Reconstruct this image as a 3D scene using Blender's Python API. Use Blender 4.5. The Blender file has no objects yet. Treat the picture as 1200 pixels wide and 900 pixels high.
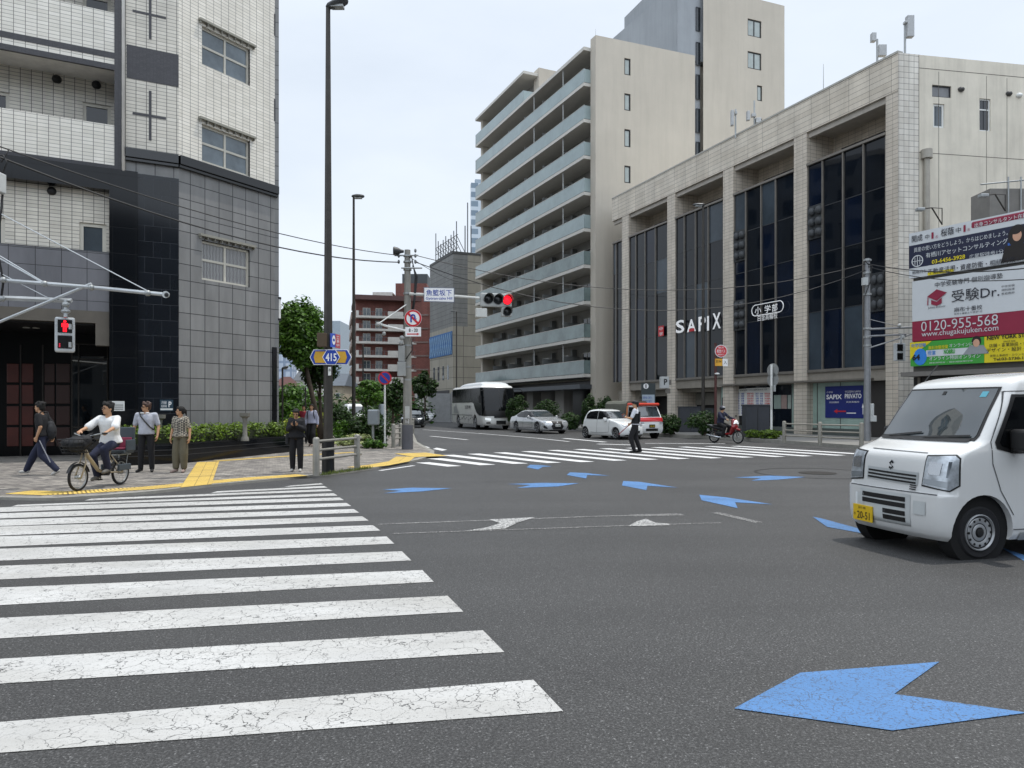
import bpy, bmesh, math, random
from mathutils import Vector, Matrix, noise
from mathutils.bvhtree import BVHTree
random.seed(7)
scene = bpy.context.scene
COL = scene.collection
# ---- viewpoint of the photograph: eye height, focal length in photo pixels, horizon row
EYE = 1.55; FPX = 850.0; CX = 600.0; HY = 478.0
def G(px, py, z=0.0):
    Y = (EYE - z) * FPX / (py - HY)
    return Vector(((px - CX) / FPX * Y, Y, z))
def P(px, py, Y):
    return Vector(((px - CX) / FPX * Y, Y, EYE + (HY - py) / FPX * Y))
R = math.radians
# ------------------------------------------------------------------ materials
MATS = {}
def nt(name):
    m = bpy.data.materials.new(name); m.use_nodes = True
    t = m.node_tree; b = t.nodes['Principled BSDF']
    return m, t, b
def rgb(h):
    if isinstance(h, str):
        v = [int(h[i:i+2], 16)/255 for i in (0, 2, 4)]
        return tuple((c/12.92 if c <= .04045 else ((c+.055)/1.055)**2.4) for c in v) + (1,)
    return tuple(h)[:3] + (1,)
def N(t, typ, **kw):
    n = t.nodes.new(typ)
    for k, v in kw.items():
        if k in n.inputs: n.inputs[k].default_value = v
        else: setattr(n, k, v)
    return n
def mixc(t, f, a, b, mode='MIX'):
    n = t.nodes.new('ShaderNodeMix'); n.data_type = 'RGBA'; n.blend_type = mode
    for s, v in ((0, f), (6, a), (7, b)):
        if hasattr(v, 'links'): t.links.new(v, n.inputs[s])
        else: n.inputs[s].default_value = v
    return n.outputs[2]
def ramp(t, src, stops):
    n = t.nodes.new('ShaderNodeValToRGB'); t.links.new(src, n.inputs[0])
    e = n.color_ramp.elements
    while len(e) < len(stops): e.new(.5)
    for i, (p, c) in enumerate(stops):
        e[i].position = p; e[i].color = c if len(c) == 4 else (c[0], c[1], c[2], 1)
    return n.outputs[0]
def g(v): return (v, v, v, 1)
def bump(t, b, src, strength=.3, dist=.01):
    n = N(t, 'ShaderNodeBump', Strength=strength, Distance=dist)
    t.links.new(src, n.inputs['Height']); t.links.new(n.outputs[0], b.inputs['Normal'])
def M(name, col, rough=.6, metal=0, var=.12, scale=2.5, bmp=0, grime=0, spec=.5, coat=0, em=0, trans=0):
    if name in MATS: return MATS[name]
    m, t, b = nt(name); c = rgb(col)
    b.inputs['Roughness'].default_value = rough; b.inputs['Metallic'].default_value = metal
    b.inputs['Specular IOR Level'].default_value = spec
    b.inputs['Coat Weight'].default_value = coat; b.inputs['Coat Roughness'].default_value = .04
    tc = N(t, 'ShaderNodeTexCoord')
    nz = N(t, 'ShaderNodeTexNoise', Scale=scale, Detail=6.0, Roughness=.62); t.links.new(tc.outputs['Object'], nz.inputs['Vector'])
    lo = tuple(x*(1-var) for x in c[:3]) + (1,); hi = tuple(min(1, x*(1+var)) for x in c[:3]) + (1,)
    out = ramp(t, nz.outputs[0], [(.3, lo), (.7, hi)])
    if grime:
        mp = N(t, 'ShaderNodeMapping'); mp.inputs['Scale'].default_value = (2.2, 2.2, .16)
        t.links.new(tc.outputs['Object'], mp.inputs[0])
        n2 = N(t, 'ShaderNodeTexNoise', Scale=1.0, Detail=7.0, Roughness=.7); t.links.new(mp.outputs[0], n2.inputs['Vector'])
        f = ramp(t, n2.outputs[0], [(.45, g(0)), (.75, g(grime))])
        out = mixc(t, f, out, tuple(x*.45 for x in c[:3]) + (1,))
    t.links.new(out, b.inputs['Base Color'])
    if bmp:
        n3 = N(t, 'ShaderNodeTexNoise', Scale=scale*14, Detail=4.0); t.links.new(tc.outputs['Object'], n3.inputs['Vector'])
        bump(t, b, n3.outputs[0], bmp, .01)
    if em:
        b.inputs['Emission Color'].default_value = c; b.inputs['Emission Strength'].default_value = em
    MATS[name] = m; return m
def TILE(name, c1, c2, mortar, w, h, gap, offset=0, rough=.35, var=.25, bmp=.4, off_f=2, grime=.3, spec=.5, vj=None):
    """tiles laid in metres over the UV map"""
    m, t, b = nt(name)
    uv = N(t, 'ShaderNodeUVMap')
    br = N(t, 'ShaderNodeTexBrick', Scale=1.0); br.offset = offset; br.offset_frequency = off_f; br.squash = 1
    br.inputs['Color1'].default_value = rgb(c1); br.inputs['Color2'].default_value = rgb(c2); br.inputs['Mortar'].default_value = rgb(mortar)
    br.inputs['Mortar Size'].default_value = gap; br.inputs['Mortar Smooth'].default_value = .1
    br.inputs['Brick Width'].default_value = w; br.inputs['Row Height'].default_value = h
    t.links.new(uv.outputs[0], br.inputs['Vector'])
    tc = N(t, 'ShaderNodeTexCoord')
    mp = N(t, 'ShaderNodeMapping'); mp.inputs['Scale'].default_value = (1.1, 1.1, .25); t.links.new(tc.outputs['Object'], mp.inputs[0])
    nz = N(t, 'ShaderNodeTexNoise', Scale=1.3, Detail=8.0, Roughness=.65); t.links.new(mp.outputs[0], nz.inputs['Vector'])
    f = ramp(t, nz.outputs[0], [(.35, g(1)), (.72, g(1-grime))])
    bc = br.outputs[0]
    if vj:
        b2 = N(t, 'ShaderNodeTexBrick', Scale=1.0); b2.offset = 0
        b2.inputs['Color1'].default_value = g(1); b2.inputs['Color2'].default_value = g(1); b2.inputs['Mortar'].default_value = g(vj[0])
        b2.inputs['Mortar Size'].default_value = vj[1]; b2.inputs['Brick Width'].default_value = w; b2.inputs['Row Height'].default_value = 90.0
        t.links.new(uv.outputs[0], b2.inputs['Vector']); bc = mixc(t, 1.0, bc, b2.outputs[0], 'MULTIPLY')
    t.links.new(mixc(t, 1.0, bc, f, 'MULTIPLY'), b.inputs['Base Color'])
    b.inputs['Roughness'].default_value = rough; b.inputs['Specular IOR Level'].default_value = spec
    inv = N(t, 'ShaderNodeMath', operation='SUBTRACT'); inv.inputs[0].default_value = 1; t.links.new(br.outputs['Fac'], inv.inputs[1])
    if bmp: bump(t, b, inv.outputs[0], bmp, .008)
    MATS[name] = m; return m
def GLASS(name, col, rough=.03, spec=.6, var=.3, scale=.5):
    return M(name, col, rough=rough, spec=spec, var=var, scale=scale)
def LEAF(name, lo, hi):
    if name in MATS: return MATS[name]
    m, t, b = nt(name)
    geo = N(t, 'ShaderNodeNewGeometry')
    out = ramp(t, geo.outputs['Random Per Island'], [(0, rgb(lo)), (.6, rgb(hi)), (1, tuple(min(1, x*1.7) for x in rgb(hi)[:3]))])
    t.links.new(out, b.inputs['Base Color']); b.inputs['Roughness'].default_value = .55
    tr = N(t, 'ShaderNodeBsdfTranslucent'); t.links.new(out, tr.inputs[0])
    mx = N(t, 'ShaderNodeMixShader'); mx.inputs[0].default_value = .35
    t.links.new(b.outputs[0], mx.inputs[1]); t.links.new(tr.outputs[0], mx.inputs[2])
    t.links.new(mx.outputs[0], t.nodes['Material Output'].inputs[0])
    MATS[name] = m; return m
# ------------------------------------------------------------------ objects
ORG = {}
def tag(o, label=None, cat=None, group=None, kind=None):
    if label: o['label'] = label
    if cat: o['category'] = cat
    if group: o['group'] = group
    if kind: o['kind'] = kind
    return o
def thing(name, label, cat, loc=(0, 0, 0), group=None, rz=0):
    o = bpy.data.objects.new(name, None); COL.objects.link(o); o.empty_display_size = .3
    o.location = loc; o.rotation_euler = (0, 0, rz)
    ORG[o.name] = Vector(loc)
    return tag(o, label, cat, group)
def local(o):            # meshes under this thing are given in its own frame
    ORG[o.name] = Vector((0, 0, 0)); return o
def lcat(name, label, cat, loc=(0, 0, 0), group=None, rz=0): return local(thing(name, label, cat, loc, group, rz))
def link(name, me, mat, parent=None):
    o = bpy.data.objects.new(name, me); COL.objects.link(o)
    mats = mat if isinstance(mat, (list, tuple)) else [mat]
    me.materials.clear()
    for m in mats: me.materials.append(m)
    if parent is not None:
        o.parent = parent; off = ORG.get(parent.name, Vector((0, 0, 0))); ORG[o.name] = off
        if off.length: me.transform(Matrix.Translation(-off))
    return o
def auto_uv(me):
    uvl = me.uv_layers.new(name='UVMap')
    V = me.vertices
    for p in me.polygons:
        n = p.normal
        if abs(n.z) > .7:
            for li in p.loop_indices:
                c = V[me.loops[li].vertex_index].co; uvl.data[li].uv = (c.x, c.y)
        else:
            t = Vector((-n.y, n.x, 0)); t.normalize()
            for li in p.loop_indices:
                c = V[me.loops[li].vertex_index].co; uvl.data[li].uv = (c.dot(t), c.z)
class MB:
    def __init__(s): s.v = []; s.f = []; s.mi = []; s.m = 0
    def add(s, vs, fs):
        k = len(s.v); s.v += [Vector(v) for v in vs]
        for f in fs: s.f.append([i + k for i in f]); s.mi.append(s.m)
        return s
    def box(s, x0, x1, y0, y1, z0, z1):
        return s.hexa([(x0,y0,z0),(x1,y0,z0),(x1,y1,z0),(x0,y1,z0),(x0,y0,z1),(x1,y0,z1),(x1,y1,z1),(x0,y1,z1)])
    def hexa(s, p): return s.add(p, [(3,2,1,0),(4,5,6,7),(0,1,5,4),(1,2,6,5),(2,3,7,6),(3,0,4,7)])
    def quad(s, a, b, c, d): return s.add([a, b, c, d], [(0, 1, 2, 3)])
    def poly(s, pts): return s.add(pts, [tuple(range(len(pts)))])
    def prism(s, pts, z0, z1):      # plan polygon extruded upwards
        n = len(pts); ar = sum(pts[i][0]*pts[(i+1)%n][1]-pts[(i+1)%n][0]*pts[i][1] for i in range(n))
        if ar < 0: pts = list(reversed(pts))
        vs = [(p[0], p[1], z0) for p in pts] + [(p[0], p[1], z1) for p in pts]
        return s.add(vs, [tuple(reversed(range(n))), tuple(range(n, 2*n))] + [(i, (i+1)%n, n+(i+1)%n, n+i) for i in range(n)])
    def ring_loft(s, rings, cap=True, closed=True):
        n = len(rings[0]); vs = [p for r in rings for p in r]; fs = []
        for k in range(len(rings)-1):
            for i in range(n if closed else n-1):
                j = (i+1) % n; fs.append((k*n+i, k*n+j, (k+1)*n+j, (k+1)*n+i))
        if cap: fs += [tuple(reversed(range(n))), tuple(range((len(rings)-1)*n, len(rings)*n))]
        return s.add(vs, fs)
    def tube(s, pts, r, n=10):
        pts = [Vector(p) for p in pts]; rr = r if isinstance(r, (list, tuple)) else [r]*len(pts); rings = []
        prev = None
        for i, p in enumerate(pts):
            d = (pts[min(i+1, len(pts)-1)] - pts[max(i-1, 0)]).normalized()
            a = Vector((0, 0, 1)) if abs(d.z) < .9 else Vector((1, 0, 0))
            if prev is None: x = d.cross(a).normalized()
            else: x = (prev - d*prev.dot(d)).normalized()
            prev = x; y = d.cross(x)
            rings.append([p + (x*math.cos(2*math.pi*k/n) + y*math.sin(2*math.pi*k/n))*rr[i] for k in range(n)])
        return s.ring_loft(rings)
    def cyl(s, p0, p1, r0, r1=None, n=16): return s.tube([p0, p1], [r0, r0 if r1 is None else r1], n)
    def ell(s, c, r, n=12, m=8, rot=None):
        c = Vector(c); rings = []
        for k in range(1, m):
            a = -math.pi/2 + math.pi*k/m
            ring = [Vector((r[0]*math.cos(a)*math.cos(2*math.pi*i/n), r[1]*math.cos(a)*math.sin(2*math.pi*i/n), r[2]*math.sin(a))) for i in range(n)]
            if rot: ring = [rot @ q for q in ring]
            rings.append([c+q for q in ring])
        return s.ring_loft(rings)
    def cap(s, p0, p1, r0, r1, n=12):      # capsule with round ends
        p0, p1 = Vector(p0), Vector(p1); d = (p1-p0)
        if d.length < 1e-5: return s.ell(p0, (r0,)*3, n)
        d.normalize(); pts = []; rr = []
        for a in (-80, -50, -25): pts.append(p0 + d*r0*math.sin(R(a))); rr.append(r0*math.cos(R(a)))
        pts.append(p0); rr.append(r0); pts.append(p1); rr.append(r1)
        for a in (25, 50, 80): pts.append(p1 + d*r1*math.sin(R(a))); rr.append(r1*math.cos(R(a)))
        return s.tube(pts, rr, n)
    def lathe(s, c, axis, prof, n=28):      # prof: (distance along axis, radius)
        axis = Vector(axis).normalized(); c = Vector(c)
        a = Vector((0, 0, 1)) if abs(axis.z) < .9 else Vector((1, 0, 0)); x = axis.cross(a).normalized(); y = axis.cross(x)
        return s.ring_loft([[c + axis*h + (x*math.cos(2*math.pi*k/n)+y*math.sin(2*math.pi*k/n))*r for k in range(n)] for h, r in prof])
    def mesh(s, name):
        me = bpy.data.meshes.new(name); me.from_pydata([tuple(v) for v in s.v], [], s.f); me.validate(); me.update(); return me
    def parts(s):
        par = list(range(len(s.v)))
        def fnd(i):
            while par[i] != i: par[i] = par[par[i]]; i = par[i]
            return i
        for f in s.f:
            for j in f[1:]: par[fnd(j)] = fnd(f[0])
        gr = {}
        for f in s.f: gr.setdefault(fnd(f[0]), []).append(f)
        out = []
        for fs in gr.values():
            m = MB(); mp = {}
            for f in fs:
                for i in f:
                    if i not in mp: mp[i] = len(m.v); m.v.append(s.v[i])
                m.f.append([mp[i] for i in f]); m.mi.append(0)
            out.append(m)
        return out
    def each(s, *a, **k):
        return [m.build(*a, **k) for m in s.parts()]
    def build(s, name, mat, parent=None, smooth=0, bevel=0, uv=True, voxel=0, label=None):
        me = s.mesh(name)
        if isinstance(mat, (list, tuple)) and len(s.mi) == len(me.polygons): me.polygons.foreach_set('material_index', s.mi)
        if uv and not voxel: auto_uv(me)
        mi = [0]*len(me.polygons); me.polygons.foreach_get('material_index', mi)
        o = link(name, me, mat, parent)
        if isinstance(mat, (list, tuple)): me.polygons.foreach_set('material_index', mi)
        if bevel:
            b = o.modifiers.new('bevel', 'BEVEL'); b.width = bevel; b.segments = 2; b.limit_method = 'ANGLE'; b.angle_limit = R(40)
        if voxel:
            r = o.modifiers.new('remesh', 'REMESH'); r.mode = 'VOXEL'; r.voxel_size = voxel; r.use_smooth_shade = True
            q = o.modifiers.new('smooth', 'SMOOTH'); q.factor = .5; q.iterations = 3
            bake(o); smooth = 1
        if smooth:
            o.data.shade_smooth()
            if smooth > 1: o.data.set_sharp_from_angle(angle=R(smooth))
        if label: o['label'] = label
        return o
def bake(o):
    dg = bpy.context.evaluated_depsgraph_get(); dg.update()
    me = bpy.data.meshes.new_from_object(o.evaluated_get(dg), preserve_all_data_layers=True, depsgraph=dg)
    old = o.data; mats = [m for m in old.materials]; o.modifiers.clear(); o.data = me
    me.materials.clear()
    for m in mats: me.materials.append(m)
    bpy.data.meshes.remove(old)
def copy_tree(o, parent=None):
    c = o.copy(); COL.objects.link(c); ORG[c.name] = ORG.get(o.name, Vector((0,0,0)))
    if parent is not None: c.parent = parent
    for ch in list(o.children): copy_tree(ch, c)
    return c
# ------------------------------------------------------------------ vertical planes (facades, boards)
class Face:
    """a left-to-right vertical plane through two plan points; s runs along it, o out of it towards the street"""
    def __init__(self, a, b):
        self.a = Vector((a[0], a[1])); self.u = (Vector((b[0], b[1])) - self.a).normalized(); self.len = (Vector((b[0], b[1])) - self.a).length
        self.n = Vector((self.u.y, -self.u.x))
    def s(self, px, o=0):
        k = (px - CX)/FPX; a = self.a + self.n*o
        return (k*a.y - a.x)/(self.u.x - k*self.u.y)
    def z(self, px, py, o=0):
        q = self.a + self.n*o + self.u*self.s(px, o); return EYE + (HY-py)/FPX*q.y
    def W(self, s, z, o=0):
        q = self.a + self.u*s + self.n*o; return Vector((q.x, q.y, z))
    def box(self, mb, s0, s1, z0, z1, o0=-.1, o1=.05):
        W = self.W
        return mb.hexa([W(s0,z0,o1),W(s1,z0,o1),W(s1,z0,o0),W(s0,z0,o0),W(s0,z1,o1),W(s1,z1,o1),W(s1,z1,o0),W(s0,z1,o0)])
    def pbox(self, mb, x0, x1, yt, yb, o0=-.1, o1=.05, ref=0):
        """box from photo measurements: left, right, and top and bottom rows read at the left edge"""
        xr = x0 if ref == 0 else x1
        return self.box(mb, self.s(x0, o1), self.s(x1, o1), self.z(xr, yb, o1), self.z(xr, yt, o1), o0, o1)
    def rect(self, x0, x1, yt, yb, o=0): return (self.s(x0, o), self.s(x1, o), self.z(x0, yb, o), self.z(x0, yt, o))
    def wall(self, mb, s0, s1, z0, z1, holes=(), depth=.15, o=0, thick=None):
        S = sorted({s0, s1} | {max(s0, min(s1, h[k])) for h in holes for k in (0, 1)})
        Z = sorted({z0, z1} | {max(z0, min(z1, h[k])) for h in holes for k in (2, 3)})
        W = self.W
        for i in range(len(S)-1):
            for j in range(len(Z)-1):
                a, b, c, d = S[i], S[i+1], Z[j], Z[j+1]
                if b-a < 1e-5 or d-c < 1e-5: continue
                m, q = (a+b)/2, (c+d)/2
                if any(h[0] < m < h[1] and h[2] < q < h[3] for h in holes): continue
                mb.quad(W(a,c,o), W(b,c,o), W(b,d,o), W(a,d,o))
        for h in holes:
            a, b, c, d = max(h[0], s0), min(h[1], s1), max(h[2], z0), min(h[3], z1); e = o-depth
            mb.quad(W(a,c,o), W(a,d,o), W(a,d,e), W(a,c,e)); mb.quad(W(b,c,o), W(b,c,e), W(b,d,e), W(b,d,o))
            mb.quad(W(a,c,o), W(a,c,e), W(b,c,e), W(b,c,o)); mb.quad(W(a,d,o), W(b,d,o), W(b,d,e), W(a,d,e))
        return mb
    def window(self, parent, h, nx=2, ny=1, fw=.05, o=-.1, fm=None, gm=None, name='window', zs=None, proud=.03, xs=None):
        s0, s1, z0, z1 = h; f = MB()
        for a, b, c, d in ((s0, s1, z0, z0+fw), (s0, s1, z1-fw, z1), (s0, s0+fw, z0+fw, z1-fw), (s1-fw, s1, z0+fw, z1-fw)):
            self.box(f, a, b, c, d, o-.02, o+proud)
        xs = xs if xs is not None else [s0+(s1-s0)*i/nx for i in range(1, nx)]
        for m in xs: self.box(f, m-fw/2, m+fw/2, z0+fw, z1-fw, o-.02, o+proud-.004)
        zs = zs if zs is not None else [z0+(z1-z0)*i/ny for i in range(1, ny)]
        for q in zs: self.box(f, s0+fw, s1-fw, q-fw/2, q+fw/2, o-.02, o+proud-.008)
        fo = f.build(name, fm, parent)
        p = MB(); p.quad(self.W(s0+.01,z0+.01,o-.004), self.W(s1-.01,z0+.01,o-.004), self.W(s1-.01,z1-.01,o-.004), self.W(s0+.01,z1-.01,o-.004))
        p.build('pane', gm, fo); return fo
def text(face, txt, sc, zc, h, mat, parent, w=None, name='lettering', o=.01, bold=.0, align='CENTER', ext=.0, sp=1.0):
    if any(ord(c) > 0x2fff for c in txt): bold *= .25
    cu = bpy.data.curves.new('t', 'FONT'); cu.body = txt; cu.size = 1; cu.offset = bold; cu.extrude = ext; cu.resolution_u = 3; cu.space_character = sp
    ob = bpy.data.objects.new('t', cu); COL.objects.link(ob)
    dg = bpy.context.evaluated_depsgraph_get(); dg.update()
    me = bpy.data.meshes.new_from_object(ob.evaluated_get(dg)); bpy.data.objects.remove(ob); bpy.data.curves.remove(cu)
    if not me.vertices: return None
    xs = [v.co.x for v in me.vertices]; ys = [v.co.y for v in me.vertices]
    x0, x1, y0, y1 = min(xs), max(xs), min(ys), max(ys)
    ky = h/(y1-y0); kx = ky if w is None else w/(x1-x0)
    ax = {'CENTER': (x0+x1)/2, 'LEFT': x0}[align]
    for v in me.vertices:
        v.co = face.W(sc + (v.co.x-ax)*kx, zc + (v.co.y-(y0+y1)/2)*ky, o + v.co.z)
    me.name = name
    return link(name, me, mat, parent)
def ptext(face, txt, x0, x1, yt, yb, mat, parent, name='lettering', o=.01, bold=.0, sp=1.0):
    """text filling the measured rectangle (rows read at its left edge)"""
    s0, s1, z0, z1 = face.rect(x0, x1, yt, yb, o)
    return text(face, txt, (s0+s1)/2, (z0+z1)/2, z1-z0, mat, parent, w=s1-s0, name=name, o=o, bold=bold, sp=sp)
# ------------------------------------------------------------------ common materials
white_paint = M('white_paint', 'd8d9d6', .45, var=.05)
grey_metal = M('galvanised_metal', '9a9d9d', .45, .55, var=.12, scale=6)
dark_metal = M('dark_brown_metal', '3a3733', .5, .3, var=.2, scale=4)
black_metal = M('black_metal', '16171a', .45, .2)
concrete = M('pole_concrete', '84827c', .8, var=.12, scale=5, grime=.4)
alu = M('aluminium_frame', 'a5a39b', .4, .4, var=.08)
dark_frame = M('dark_frame', '34363a', .4, .4)
glass_dark = GLASS('dark_glass', '11161c')
glass_mid = GLASS('grey_glass', '4a5258')
black_plastic = M('black_plastic', '141415', .5, var=.1)
red_lit = M('red_lamp_lit', 'ff1020', .4, em=2.6)
ink = M('black_ink', '1a1a1c', .6)
blue_ink = M('sign_blue', '1c3f9e', .45, var=.04)
white_ink = M('white_ink', 'e6e6e6', .5, var=.03)
yellow_ink = M('sign_yellow', 'e8c81c', .5, var=.04)
red_ink = M('sign_red', 'c2202c', .5, var=.04)
# ================================================================== GROUND
def asphalt(name, base, near=True):
    m, t, b = nt(name); tc = N(t, 'ShaderNodeTexCoord')
    v1 = N(t, 'ShaderNodeTexNoise', Scale=70.0, Detail=4.0, Roughness=.7); t.links.new(tc.outputs['Object'], v1.inputs['Vector'])
    v2 = N(t, 'ShaderNodeTexVoronoi', Scale=130.0); t.links.new(tc.outputs['Object'], v2.inputs['Vector'])
    big = N(t, 'ShaderNodeTexNoise', Scale=.22, Detail=6.0, Roughness=.6); t.links.new(tc.outputs['Object'], big.inputs['Vector'])
    mp = N(t, 'ShaderNodeMapping'); mp.inputs['Rotation'].default_value = (0, 0, R(-13)); mp.inputs['Scale'].default_value = (.12, .9, 1)
    t.links.new(tc.outputs['Object'], mp.inputs[0])
    trk = N(t, 'ShaderNodeTexNoise', Scale=1.0, Detail=5.0); t.links.new(mp.outputs[0], trk.inputs['Vector'])
    c = ramp(t, v1.outputs[0], [(.3, g(base*.3)), (.5, g(base)), (.68, g(base*2.3))])
    spk = ramp(t, v2.outputs['Color'], [(.0, g(.68)), (.72, g(1.0)), (.86, g(2.0)), (1, g(4.2))])
    c = mixc(t, 1.0, c, spk, 'MULTIPLY')
    c = mixc(t, 1.0, c, ramp(t, big.outputs[0], [(.3, g(.84)), (.7, g(1.16))]), 'MULTIPLY')
    c = mixc(t, 1.0, c, ramp(t, trk.outputs[0], [(.35, g(.88)), (.65, g(1.1))]), 'MULTIPLY')
    wp = N(t, 'ShaderNodeTexNoise', Scale=.9, Detail=5.0); t.links.new(tc.outputs['Object'], wp.inputs['Vector'])
    ad = mixc(t, .9, tc.outputs['Object'], wp.outputs['Color'], 'ADD')
    ck = N(t, 'ShaderNodeTexVoronoi', Scale=.16); ck.feature = 'DISTANCE_TO_EDGE'; t.links.new(ad, ck.inputs['Vector'])
    c = mixc(t, 1.0, c, ramp(t, ck.outputs[0], [(.0, g(.8)), (.0015, g(.86)), (.003, g(1))]), 'MULTIPLY')
    st = N(t, 'ShaderNodeTexNoise', Scale=.55, Detail=3.0, Roughness=.5); t.links.new(tc.outputs['Object'], st.inputs['Vector'])
    c = mixc(t, 1.0, c, ramp(t, st.outputs[0], [(.22, g(.82)), (.36, g(1))]), 'MULTIPLY')
    c = mixc(t, 1.0, c, (1.0, 1.0, 1.0, 1), 'MULTIPLY')
    t.links.new(c, b.inputs['Base Color']); b.inputs['Roughness'].default_value = .62; b.inputs['Specular IOR Level'].default_value = .5
    bump(t, b, v1.outputs[0], .5, .012); return m
def roadpaint(name, col, wear=.5, crack=1.0, thr=.62):
    m, t, b = nt(name); tc = N(t, 'ShaderNodeTexCoord')
    wob = N(t, 'ShaderNodeTexNoise', Scale=5.0, Detail=4.0); t.links.new(tc.outputs['Object'], wob.inputs['Vector'])
    add = mixc(t, .34, tc.outputs['Object'], wob.outputs['Color'], 'ADD')
    vo = N(t, 'ShaderNodeTexVoronoi', Scale=6.2); vo.feature = 'DISTANCE_TO_EDGE'; t.links.new(add, vo.inputs['Vector'])
    vo2 = N(t, 'ShaderNodeTexVoronoi', Scale=15.0); vo2.feature = 'DISTANCE_TO_EDGE'; t.links.new(add, vo2.inputs['Vector'])
    nz = N(t, 'ShaderNodeTexNoise', Scale=1.6, Detail=5.0); t.links.new(tc.outputs['Object'], nz.inputs['Vector'])
    fine = N(t, 'ShaderNodeTexNoise', Scale=60.0, Detail=4.0, Roughness=.7); t.links.new(tc.outputs['Object'], fine.inputs['Vector'])
    k1 = ramp(t, vo.outputs[0], [(.004, g(1)), (.020, g(0))])
    k2 = ramp(t, vo2.outputs[0], [(.0, g(.7)), (.022, g(0))])
    k2 = mixc(t, 1.0, k2, ramp(t, nz.outputs[0], [(.5, g(0)), (.62, g(1))]), 'MULTIPLY')
    k1 = mixc(t, 1.0, k1, ramp(t, nz.outputs[0], [(.28, g(.15)), (.5, g(crack))]), 'MULTIPLY')
    k = mixc(t, 1.0, k1, k2, 'LIGHTEN')
    chip = ramp(t, fine.outputs[0], [(thr, g(0)), (thr+.08, g(wear))])
    k = mixc(t, 1.0, k, chip, 'LIGHTEN')
    base = mixc(t, 1.0, rgb(col), ramp(t, nz.outputs[0], [(.3, g(.86)), (.7, g(1.05))]), 'MULTIPLY')
    dm = N(t, 'ShaderNodeMapping'); dm.inputs['Rotation'].default_value = (0, 0, R(-14)); dm.inputs['Scale'].default_value = (.35, 1.3, 1); t.links.new(tc.outputs['Object'], dm.inputs[0])
    dn = N(t, 'ShaderNodeTexNoise', Scale=1.0, Detail=6.0, Roughness=.65); t.links.new(dm.outputs[0], dn.inputs['Vector'])
    base = mixc(t, 1.0, base, ramp(t, dn.outputs[0], [(.35, (.80,.79,.77)), (.6, g(1))]), 'MULTIPLY')
    t.links.new(mixc(t, k, base, g(.05)), b.inputs['Base Color']); b.inputs['Roughness'].default_value = .7
    bump(t, b, fine.outputs[0], .35, .006); return m
road_mat = asphalt('road_asphalt', .040)
far_mat = asphalt('far_ground', .11)
MB().quad((-2500,-300,-.03),(2500,-300,-.03),(2500,3500,-.03),(-2500,3500,-.03)).build('ground', far_mat)['kind'] = 'structure'
MB().quad((-120,-40,0),(140,-40,0),(140,300,0),(-120,300,0)).build('road', road_mat)['kind'] = 'structure'
paint = roadpaint('crosswalk_paint', (.50,.50,.49), .65, 1.0, .575)
paint_old = roadpaint('worn_line_paint', (.42,.42,.41), 1.0, 1.0, .42)
paint_far = M('far_line_paint', (.6,.6,.6), .7, var=.15, scale=3)
blue_paint = roadpaint('blue_paint', (.078,.205,.44), .7, .7, .55)
def sheet(mb, pts, z=.004):
    ps = [G(x, y, z) for x, y in pts]
    ar = sum(ps[i].x*ps[(i+1)%len(ps)].y - ps[(i+1)%len(ps)].x*ps[i].y for i in range(len(ps)))
    return mb.poly(ps if ar > 0 else ps[::-1])
# near zebra crossing: right ends (lower, upper) and rows at the left border of the view
ends = [((660,833.3),(625,796.5)),((591,764),(566,738.5)),((543,716.7),(524.5,698)),((508.3,681.7),(495,668)),((482,656.7),(471,646)),((462,637),(453,628.6)),
        ((445.7,621.7),(437,615.5)),((432,610),(424.5,605)),((421,600.7),(414.5,596.5)),((411.7,593),(406,589.3)),((403,586),(398,583)),((395.7,580.7),(391,578)),((390,575.3),(385,573.2)),((384,571.3),(379.5,569.5)),((379,567.6),(376,566.2))]
left = [(882,846),(801,772),(748,724),(709,688.5),(679,663),(657,643),(640.5,628.5),(627.5,617),(616.5,609),(607.5,601.5),(600,594.5)]
zb = MB()
for k, ((a, b)) in enumerate(ends):
    if k < len(left):
        l0, l1 = left[k]; A = G(0, l0, .004); Bv = G(0, l1, .004); C0 = G(*a, .004); C1 = G(*b, .004)
        A2 = C0 + (A-C0)*1.9; B2 = C1 + (Bv-C1)*1.9
        zb.quad(A2, C0, C1, B2)
    else:
        lx = {11: (13, 593.6, 591.5), 12: (99, 586.6, 584.3), 13: (247, 577.7, 575.6), 14: (333, 570.6, 569)}[k]
        sheet(zb, [(lx[0], lx[1]), a, b, (lx[0]+8, lx[2])])
tag(zb.build('crosswalk', paint), kind='structure')
# far zebra crossing over the side road
zf = MB()
ne = [(541,546),(581,544.5),(619,543),(658,542),(697,541),(735,539.4),(772,538.3),(809,537.4),(847,536.6),(884,535.8),(921,535),(953,534.3),(992,533.5),(1030,532.8)]
fe = [(503,541.6),(517,536.8),(532,532.9),(562,531.5),(592,530),(623.5,528.6),(654,527.3),(684,526.2),(714,525.3),(744,524.6),(774,524),(805,523.4),(836,522.9),(866,522.5)]
for i, (n_, f_) in enumerate(zip(ne, fe)):
    a = G(*n_, .004); b = G(*f_, .004); w = Vector((-.42, -.17, 0)) if i else Vector((-.36, -.2, 0))
    zf.poly([a+w, a, b, b+w])
tag(zf.build('far_crosswalk', paint_far), kind='structure')
ln = MB()
def seg(mb, pts, w, z=.004):
    ps = [G(x, y, z) for x, y in pts]
    for a, b in zip(ps[:-1], ps[1:]):
        d = (b-a).normalized(); q = Vector((-d.y, d.x, 0))*w/2
        mb.quad(a-q, b-q, b+q, a+q)
seg(ln, [(496,503.5),(560,507.8),(629,513.4),(667,517.5)], .16)
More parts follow.
